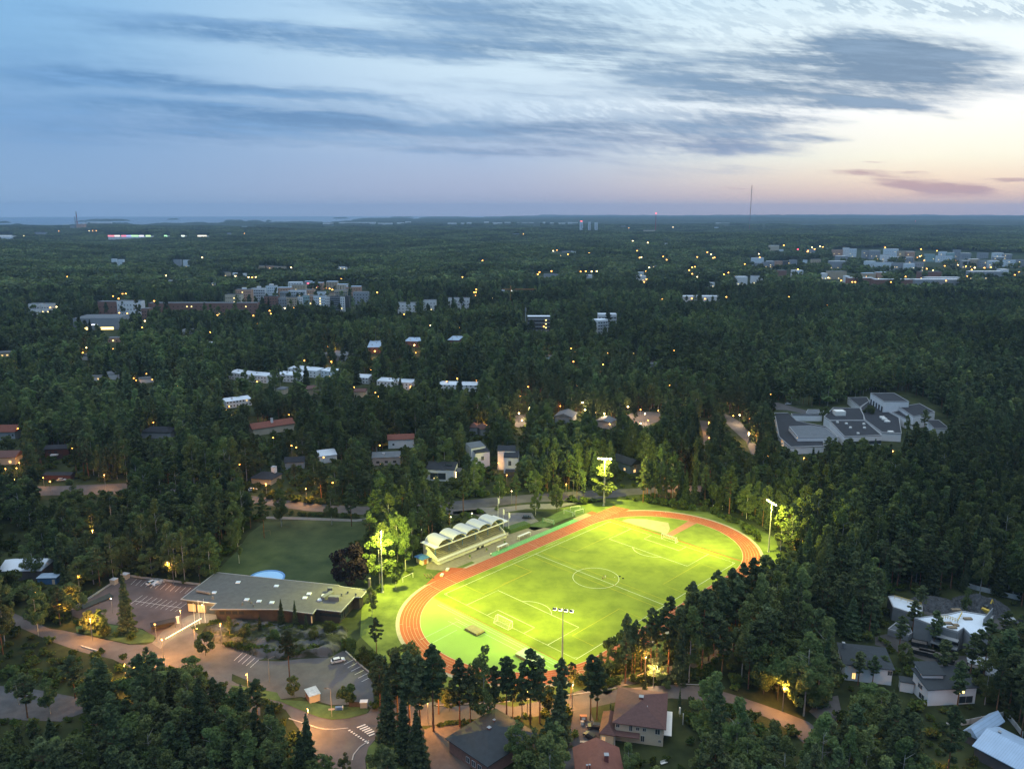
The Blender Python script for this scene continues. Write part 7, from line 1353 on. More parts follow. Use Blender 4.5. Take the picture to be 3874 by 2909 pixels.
    # ================================================================== people
SKIN = mat('skin', (.42, .26, .18), .7, .05, 1)
def person(px, py, rz, label, top, bottom, hair, pose='stand', z=.24):
    X, Y = S(px, py); g = empty('person', (X, Y, z), rz, label, 'person')
    if pose == 'stand': J = dict(hip=(0, 0, .93), ch=(0, 0, 1.32), nk=(0, 0, 1.5), hd=(0, .02, 1.66), shL=(-.19, 0, 1.42), elL=(-.26, .03, 1.14), haL=(-.27, .14, .90), shR=(.19, 0, 1.42), elR=(.27, .05, 1.15), haR=(.25, .22, .98), hpL=(-.1, 0, .90), knL=(-.12, .03, .50), anL=(-.14, -.03, .08), toL=(-.15, .14, .04), hpR=(.1, 0, .9), knR=(.13, .1, .5), anR=(.14, .06, .08), toR=(.16, .22, .04))
    else: J = dict(hip=(0, 0, .35), ch=(0, .1, .72), nk=(0, .14, .9), hd=(0, .2, 1.04), shL=(-.19, .12, .83), elL=(-.28, .28, .6), haL=(-.18, .48, .45), shR=(.19, .12, .83), elR=(.28, .3, .6), haR=(.18, .5, .42), hpL=(-.12, 0, .33), knL=(-.22, .42, .42), anL=(-.2, .34, .07), toL=(-.2, .5, .04), hpR=(.12, 0, .33), knR=(.24, .44, .36), anR=(.24, .3, .07), toR=(.25, .46, .04))
    R = dict(hip=.15, ch=.16, nk=.06, hd=.105, shL=.08, elL=.05, haL=.035, shR=.08, elR=.05, haR=.035, hpL=.1, knL=.065, anL=.045, toL=.04, hpR=.1, knR=.065, anR=.045, toR=.04)
    ks = list(J); E = [('hip', 'ch'), ('ch', 'nk'), ('nk', 'hd'), ('ch', 'shL'), ('shL', 'elL'), ('elL', 'haL'), ('ch', 'shR'), ('shR', 'elR'), ('elR', 'haR'), ('hip', 'hpL'), ('hpL', 'knL'), ('knL', 'anL'), ('anL', 'toL'), ('hip', 'hpR'), ('hpR', 'knR'), ('knR', 'anR'), ('anR', 'toR')]
    me = bpy.data.meshes.new('body'); me.from_pydata([J[k] for k in ks], [(ks.index(a), ks.index(b)) for a, b in E], []); me.materials.append(SKIN); o = link('body', me, g); md = o.modifiers.new('skin', 'SKIN'); o.data.skin_vertices
    for i, k in enumerate(ks): me.skin_vertices[0].data[i].radius = (R[k], R[k] * (.8 if k in ('ch', 'hip') else 1)); me.skin_vertices[0].data[i].use_root = (k == 'hip')
    s = o.modifiers.new('sub', 'SUBSURF'); s.levels = 1; s.render_levels = 1
    def cloth(nm, chains, m, grow=.018):
        b = MB()
        for ch in chains:
            for a, c in zip(ch, ch[1:]): b.cyl(J[a], J[c], R[a] + grow, R[c] + grow, 10, caps=True)
        b.build(nm, m, g)
    cloth('shirt', [('hip', 'ch', 'nk')[:2], ('shL', 'elL'), ('shR', 'elR'), ('shL', 'ch', 'shR')], top); cloth('trousers', [('hpL', 'knL'), ('hpR', 'knR'), ('hpL', 'hip', 'hpR')] if bottom[1] else [('hpL', 'knL', 'anL'), ('hpR', 'knR', 'anR'), ('hpL', 'hip', 'hpR')], bottom[0])
    h = J['hd']; MB().ball((h[0], h[1] - .02, h[2] + .035), .112, nu=10, nv=7).build('hair', hair, g)
    # hands with fingers
    for s_ in ('L', 'R'):
        a, w = J['el' + s_], J['ha' + s_]; d = (Vector(w) - Vector(a)).normalized(); u = d.cross(Vector((0, 0, 1))).normalized(); b = MB()
        b.cyl(w, Vector(w) + d * .08, .04, .035, 8)
        for k in range(4): st_ = Vector(w) + d * .08 + u * (k - 1.5) * .018; b.cyl(st_, st_ + d * (.075 - abs(k - 1.4) * .01) + Vector((0, 0, -.01)), .009, .007, 5)
        st_ = Vector(w) + d * .03 + u * .035; b.cyl(st_, st_ + d * .05 + u * .03, .010, .008, 5); b.build('hand', SKIN, g)
    return g
WS = mat('white_shirt', (.85, .86, .86), .8, .05, 3); DS = mat('dark_trousers', (.03, .03, .035), .9, .1, 3); LS = mat('pale_shorts', (.5, .48, .40), .9, .1, 3); HB = mat('hair_fair', (.35, .24, .10), .8, .1, 5); HD = mat('hair_dark', (.04, .03, .02), .8, .1, 5)
person(2220 + 860 / 12.29, 2120 + 880 / 12.29, 1.0, 'person in a bright white top standing in the centre circle', WS, (LS, 1), HB)
person(2220 + 760 / 12.29, 2120 + 890 / 12.29, .2, 'person in dark clothes sitting on the turf beside the standing one', mat('olive_top', (.30, .26, .14), .9, .1, 3), (DS, 0), HD, 'sit')
person(*ZG(1392, 940), TH, 'person in a pale top standing on the edge of the track by the bench shelter', WS, (DS, 0), HD)
for (x, y, lb) in [(1535, 765, 'small dark bag on the turf, nearer the centre circle line'), (1685, 860, 'small dark bag on the turf, farther outside the centre circle')]:
    X, Y = S(2220 + x / 12.29, 2120 + y / 12.29); boxthing('sports_bag', 'bag', lb, (X, Y), .3, [('bag_body', [(-.35, .35, -.16, .16, 0, .3)], DS), ('handle', [(-.15, .15, -.03, .03, .31, .36)], DS)], z=.23)
for (x, y, lb) in [(1297, 805, 'pale ball lying in the centre circle'), (1297, 1180, 'reddish ball on the centre circle line')]:
    X, Y = S(2220 + x / 12.29, 2120 + y / 12.29); o = MB().ball((0, 0, .13), .16).build('football', mat('ball_' + lb[:4], (.7, .7, .5) if lb[0] == 'p' else (.5, .2, .06), .5, .1, 4), smooth=True); o.location = (X, Y, .22); tag(o, lb, 'ball')
# ================================================================== trees
LEAF = dict(pine=leafmat('pine_needles', (.052, .076, .038), (.112, .140, .058), .15), spruce=leafmat('spruce_needles', (.038, .061, .032), (.085, .110, .048), .1), birch=leafmat('birch_leaves', (.080, .118, .044), (.155, .192, .068), .3),
            leafy=leafmat('broad_leaves', (.060, .092, .034), (.122, .156, .054), .28), beech=leafmat('purple_leaves', (.008, .006, .012), (.020, .014, .024), .15), shrub=leafmat('shrub_leaves', (.045, .075, .020), (.10, .12, .03), .25))
BARK = dict(pine=mat('pine_bark', (.10, .055, .034), .95, .25, .6, col2=(.20, .095, .045), rand=.2), spruce=mat('spruce_bark', (.055, .045, .036), .95, .2, 1, rand=.2), birch=mat('birch_bark', (.34, .33, .30), .85, .35, 1.2, rand=.1), leafy=mat('grey_bark', (.075, .066, .055), .95, .2, 1, rand=.2))
BARK['beech'] = BARK['leafy']; BARK['shrub'] = BARK['leafy']
def quads(C, size, nbias=None, rng=None, stretch=1.0):
    """leaf sprays: one irregular quad at each centre"""
    n = len(C); nrm = rng.normal(size=(n, 3)); 
    if nbias is not None: nrm = nrm + nbias
    nrm /= np.linalg.norm(nrm, axis=1, keepdims=True) + 1e-9
    t = np.cross(nrm, rng.normal(size=(n, 3))); t /= np.linalg.norm(t, axis=1, keepdims=True) + 1e-9; b = np.cross(nrm, t)
    s = size * rng.uniform(.6, 1.35, (n, 1)); out = np.empty((n, 4, 3))
    for k, (u, v) in enumerate(((-1, -.7), (.9, -1), (1, .8), (-.6, 1))):
        out[:, k] = C + t * s * u * .5 * rng.uniform(.7, 1.2, (n, 1)) * stretch + b * s * v * .5 * rng.uniform(.7, 1.2, (n, 1))
    return out.reshape(-1, 3)
def crown_points(kind, H, R, n, rng):
    """clump centres spread through the crown, then leaf centres inside the clumps"""
    P = []; B = []
    if kind == 'pine':
        base = rng.uniform(.34, .50); nb = 46
        for i in range(nb):
            q = (i + rng.uniform(0, 1)) / nb; z = H * (base + (1 - base) * q * .97); prof = (1 - q ** 2.0) ** .62 * (.62 + .38 * min(1, q * 2.6)); r = R * prof * rng.uniform(.15, 1.05); a = i * 2.4 + rng.uniform(-.6, .6)
            P.append((r * cos(a), r * sin(a), z + .18 * r)); B.append((rng.uniform(.5, .95) * (.62 + .4 * prof), .55))
        P += [(0, 0, H * .985), (R * .12, 0, H * .94)]; B += [(.45, 1.1), (.6, .9)]
        for i in range(2):          # low stray boughs
            a = rng.uniform(0, 2 * pi); P.append((R * .25 * cos(a), R * .25 * sin(a), H * rng.uniform(base - .08, base))); B.append((.6, .5))
    elif kind == 'birch':
        base = rng.uniform(.16, .26)
        for i in range(34):
            q = rng.uniform(0, 1); z = H * (base + (1 - base) * q * .97); prof = sin(pi * min(1, (q * .86 + .12)) ** .8) ** .75; r = R * prof * rng.uniform(0, 1) ** .5; a = rng.uniform(0, 2 * pi)
            P.append((r * cos(a), r * sin(a), z)); B.append((rng.uniform(.7, 1.15), 1.15))
        P.append((0, 0, H * .97)); B.append((.5, 1.3))
    elif kind in ('leafy', 'beech'):
        base = .16 if kind == 'leafy' else .06
        for i in range(36):
            v = rng.normal(size=3); v /= np.linalg.norm(v); r = rng.uniform(.35, 1) ** .5
            P.append((v[0] * R * r, v[1] * R * r, H * (base + (1 - base) * (.5 + .47 * v[2] * r)))); B.append((rng.uniform(.9, 1.5) * (1.75 if kind == 'beech' else 1.05), .8))
    elif kind == 'shrub':
        for i in range(12):
            a = rng.uniform(0, 2 * pi); r = R * rng.uniform(0, .8); P.append((r * cos(a), r * sin(a), H * rng.uniform(.25, .8))); B.append((R * .4, .8))
    if kind == 'spruce':
        m = n; q = 1 - np.sqrt(rng.uniform(0, 1, m)); lev = np.round(q * 22) / 22 + rng.normal(0, .006, m); a = rng.uniform(0, 2 * pi, m); a = np.round(a * 9 / (2 * pi) + lev * 40) * 2 * pi / 9 + rng.normal(0, .16, m)
        lev = np.clip(lev, 0, 1); rr = R * (1 - lev) ** .85 * (.80 + .25 * np.sin(a * 3 + lev * 50)); f = rng.uniform(.15, 1, m) ** .6; z = H * (.06 + .94 * lev) - f * rr * .42
        return np.stack([rr * f * np.cos(a), rr * f * np.sin(a), z + .2], 1)
    P = np.array(P); B = np.array(B); w = B[:, 0] ** 2; k = rng.choice(len(P), n, p=w / w.sum()); v = rng.normal(size=(n, 3)); v /= np.linalg.norm(v, axis=1, keepdims=True); v *= rng.uniform(.45, 1, (n, 1)) ** .5
    v *= B[k, :1]; v[:, 2] *= B[k, 1]; return P[k] + v
def crown_mesh(name, kind, H, R, n, size, seed, me_mat=None):
    rng = np.random.default_rng(seed); C_ = crown_points(kind, H, R, n, rng)
    bias = {'pine': (0, 0, .7), 'spruce': (0, 0, .9), 'birch': (0, 0, .1), 'leafy': (0, 0, .5), 'beech': (0, 0, .5), 'shrub': (0, 0, .4)}[kind]
    v = quads(C_, size, np.array(bias), rng, 1.3 if kind in ('pine', 'spruce') else 1.0); return v
def np_mesh(name, v, nq, m, extra=None):
    me = bpy.data.meshes.new(name); V = v; nv = len(V); F = [(4 * i, 4 * i + 1, 4 * i + 2, 4 * i + 3) for i in range(nq)]
    mi = [0] * nq; VL = V.tolist()
    if extra:
        k = nv; VL += extra.v and [tuple(p) for p in extra.v]; F += [tuple(i + k for i in f) for f in extra.f]; mi += [1] * len(extra.f)
    me.from_pydata(VL, [], F); me.materials.append(m)
    if extra: me.materials.append(extra.bark); me.polygons.foreach_set('material_index', mi)
    me.update(); return me
def trunk(kind, H, R, rng, n=7):
    b = MB(); r = {'pine': .21, 'spruce': .22, 'birch': .16, 'leafy': .2, 'beech': .3, 'shrub': .05}[kind] * H / 20; top = H * (.94 if kind != 'leafy' else .7)
    pts = [Vector((0, 0, -.3))]; k = 6
    for i in range(1, k + 1): pts.append(Vector((rng.normal(0, .10) * (i / k), rng.normal(0, .10) * (i / k), top * i / k)))
    for i in range(k): b.cyl(pts[i], pts[i + 1], r * (1 - .85 * i / k), r * (1 - .85 * (i + 1) / k), n, caps=False)
    if kind != 'shrub':
        for i in range(13 if kind == 'pine' else 9):
            q = rng.uniform(.45 if kind == 'pine' else .25, .9); a = rng.uniform(0, 2 * pi); p = Vector((0, 0, top * q)); l = R * rng.uniform(.4, .85) * (1 - .5 * max(0, q - .5)); dz = l * ({'pine': .25, 'birch': .7, 'leafy': .6, 'beech': .6, 'spruce': -.2}[kind])
            b.cyl(p, p + Vector((l * cos(a), l * sin(a), dz)), r * .28, r * .08, 4, caps=False)
    b.bark = BARK[kind]; return b
KINDS = {}
SPEC = dict(pine=(21.5, 2.9, 5400, .35, 6), spruce=(22, 3.1, 5600, .46, 3), birch=(20, 3.2, 5600, .34, 4), leafy=(13, 4.0, 5200, .42, 3), beech=(15, 6.0, 5200, .62, 1), shrub=(2.6, 1.8, 420, .42, 2))
TREES = {}; FARM = []
for kd, (H, R, n, sz, nv) in SPEC.items():
    for i in range(nv):
        rng = np.random.default_rng(100 + i * 7 + len(kd)); r_ = R * rng.uniform(.85, 1.15); v = crown_mesh('crown', kd, H, r_, n, sz, 11 + i * 13)
        cm = np_mesh('crown', v, n, LEAF[kd]); tk = trunk(kd, H, r_, rng); tm = tk.mesh('trunk', BARK[kd]); TREES.setdefault(kd, []).append((cm, tm, H, r_))
TEMPL = bpy.data.collections.new('forest_templates')       # never linked to the scene: only the forest object draws from it
idx = {}
def templ(me):
    o = bpy.data.objects.new('tree_shape_%02d' % len(FARM), me); TEMPL.objects.link(o); FARM.append(o); return len(FARM) - 1
for lod, mult, smul, kinds in ((0, .45, 1.5, ('pine', 'spruce', 'birch', 'leafy', 'shrub')), (1, .085, 3.2, ('pine', 'spruce', 'birch', 'leafy'))):
    for kd in kinds:
        H, R, n, sz, nv = SPEC[kd]
        for i in range(min(3, nv)):
            rng = np.random.default_rng(500 + i); n2 = int(n * mult); v = crown_mesh('crown', kd, H, R, n2, sz * smul, 71 + i * 3 + lod); tk = trunk(kd, H, R, rng, 5) if lod == 0 else None
            if lod: tk = MB(); tk.cyl((0, 0, 0), (0, 0, H * .8), .16, .06, 4, caps=False); tk.bark = BARK[kd]
            idx.setdefault((lod, kd), []).append(templ(np_mesh('tree_shape', v, n2, LEAF[kd], tk)))
for i in range(5):          # far woods: a patch of several crowns in one shape
    rng = np.random.default_rng(900 + i); V_ = []
    kd = ['pine', 'pine', 'birch', 'spruce', 'leafy'][i]
    for k in range(7):
        h = rng.uniform(13, 20); cx, cy = rng.uniform(-8, 8, 2); q = rng.normal(size=(16, 3)); q /= np.linalg.norm(q, axis=1, keepdims=True); q = q * (3.2, 3.2, 4.2) * rng.uniform(.5, 1, (16, 1)); V_.append(q + (cx, cy, h - 4))
    Cc = np.concatenate(V_); v = quads(Cc, 3.6, np.array((0, 0, .8)), rng); idx.setdefault((2, 'patch'), []).append(templ(np_mesh('tree_shape', v, len(Cc), LEAF[kd])))

# ---- ground kept open
nobm = [  # meadow, streets, yards (photo ground points)
    [(800, 2205), (830, 2150), (900, 2080), (940, 2020), (1000, 1960), (1150, 1955), (1345, 1965), (1400, 1970), (1400, 2060), (1300, 2050), (1300, 2130), (1380, 2120), (1400, 2160), (1560, 2190), (1480, 2330), (1430, 2420), (1380, 2400), (1300, 2240), (900, 2240)],
    UP, LP, [(-100, 2260), (60, 2300), (300, 2390), (520, 2430), (700, 2440), (800, 2500), (900, 2570), (1070, 2650), (1200, 2690), (1400, 2690), (1560, 2640), (2330, 2590), (2700, 2590), (2860, 2645), (3060, 2720), (3180, 2620), (3190, 2700), (3130, 2800), (3000, 2780), (2780, 2680), (2540, 2650), (2330, 2660), (1800, 2760), (1800, 2960), (1250, 2960), (1150, 2800), (1060, 2680), (850, 2610), (500, 2480), (300, 2440), (-100, 2330)],
    pxs(A1, [(-80, 1085), (120, 1085), (570, 1170), (600, 1260), (420, 1330), (-80, 1300)]), [(2150, 2640), (2290, 2640), (2290, 2830), (2200, 2960), (2110, 2960), (2140, 2750)],
    [(-100, 1836), (500, 1822), (980, 1872), (1365, 1910), (1714, 1890), (2260, 1848), (2740, 1832), (2960, 1848), (2960, 1878), (2390, 1876), (1990, 1915), (1714, 1950), (1365, 1978), (970, 1960), (490, 1872), (-100, 1886)],
    pxs(M3, [(1820, 570), (2000, 640), (2170, 960), (2090, 960), (1900, 710)]), pxs(M3, [(1640, 630), (1730, 650), (1750, 890), (1680, 900)]), pxs(M3, [(1030, 580), (1330, 570), (1330, 700), (1050, 710)]), pxs(M3, [(90, 590), (220, 590), (200, 710), (100, 710)]),
    pxs(ZS, [(-80, 200), (130, 200), (600, 290), (1100, 140), (1450, 90), (1900, 220), (2100, 500), (2000, 700), (1500, 780), (1300, 720), (200, 760), (80, 600), (60, 320)]),
    pxs(A1, [(1100, 850), (1480, 640), (1827, 640)]) + pxs(A2, [(700, 640), (760, 800), (700, 860), (300, 900), (0, 860)]),
    [(2150, 2622), (2283, 2580), (2470, 2520), (2700, 2455), (2810, 2440), (2600, 2545), (2300, 2612)], pxs(A3, [(600, 1120), (1200, 1120), (1250, 1400), (1250, 1560), (560, 1600), (450, 1400)])]
for p in nobm: nob(p)
# where the picture shows ground or buildings clear of crowns
vism = [UP, pxs(A2, [(20, 860), (300, 905), (640, 885), (740, 850), (860, 960), (900, 1010), (900, 1160), (880, 1300), (960, 1430), (900, 1500), (880, 1661), (700, 1661), (620, 1480), (350, 1230), (250, 1080), (60, 960)]),
    pxs(A1, [(40, 545), (220, 635), (520, 720), (890, 800), (870, 870), (760, 800), (560, 850), (430, 800), (340, 700), (110, 660), (40, 600)]), pxs(A1, [(1080, 790), (1380, 600), (1490, 630), (1500, 800), (1827, 890), (1827, 1010), (1640, 1040), (1390, 880), (1250, 850)]),
    pxs(A1, [(0, 1100), (120, 1090), (560, 1180), (540, 1230), (350, 1290), (110, 1310), (0, 1290)]), [(850, 2140), (960, 2040), (1080, 1990), (1380, 1985), (1300, 2070), (1240, 2110), (1240, 2210), (900, 2190), (830, 2180)],
    pxs(A2, [(-60, 640), (700, 690), (740, 790), (640, 880), (0, 840)]), pxs(A2, [(560, 560), (900, 480), (980, 620), (1010, 760), (900, 840), (720, 700)]), pxs(A2, [(1000, 430), (1300, 330), (1100, 580), (1080, 700), (1120, 830), (1010, 700)]),
    [(1700, 1895), (2020, 1868), (2260, 1853), (2390, 1850), (2390, 1868), (2260, 1885), (1990, 1900), (1700, 1930)], [(980, 1885), (1100, 1900), (1360, 1925), (1360, 1945), (1100, 1925), (980, 1905)], [(2040, 1960), (2160, 1900), (2300, 1890), (2360, 1930), (2150, 2010), (2040, 2040)],
    pxs(A3, [(510, 1110), (780, 1130), (700, 1340), (540, 1500), (500, 1300)]), pxs(A3, [(1190, 1080), (1400, 1090), (1700, 1200), (1827, 1230), (1760, 1240), (1400, 1110)]), pxs(A4, [(-40, 1110), (130, 1170), (330, 1290), (250, 1360), (-40, 1210)]), pxs(A4, [(450, 1170), (540, 1150), (530, 1290), (450, 1260)]),
    pxs(A3, [(1200, 1160), (1300, 1160), (1290, 1560), (1130, 1560)]), pxs(A3, [(900, 1060), (1250, 950), (1300, 950), (1180, 1020), (960, 1090)]), pxs(ZH, [(0, 470), (900, 440), (900, 560), (0, 640)]), pxs(ZH, [(0, 660), (230, 660), (240, 1015), (0, 1015)]), pxs(ZH, [(1100, 800), (1100, 1015), (1190, 1015), (1190, 800)]),
    pxs(M3, [(1830, 570), (2000, 690), (2120, 930), (2090, 930), (1900, 710)]), pxs(M3, [(1660, 650), (1720, 660), (1720, 880), (1690, 890)]), pxs(M3, [(1160, 575), (1310, 580), (1300, 640), (1160, 660)]), pxs(M3, [(110, 600), (200, 600), (190, 690), (110, 690)]),
    pxs(M1, [(660, 1150), (1050, 1120), (1050, 1190), (660, 1250)]), pxs(M1, [(0, 1440), (150, 1440), (160, 1520), (0, 1600)]), pxs(M1, [(345, 1160), (500, 1180), (490, 1270), (345, 1260)])]
for p in vism: vis(p)
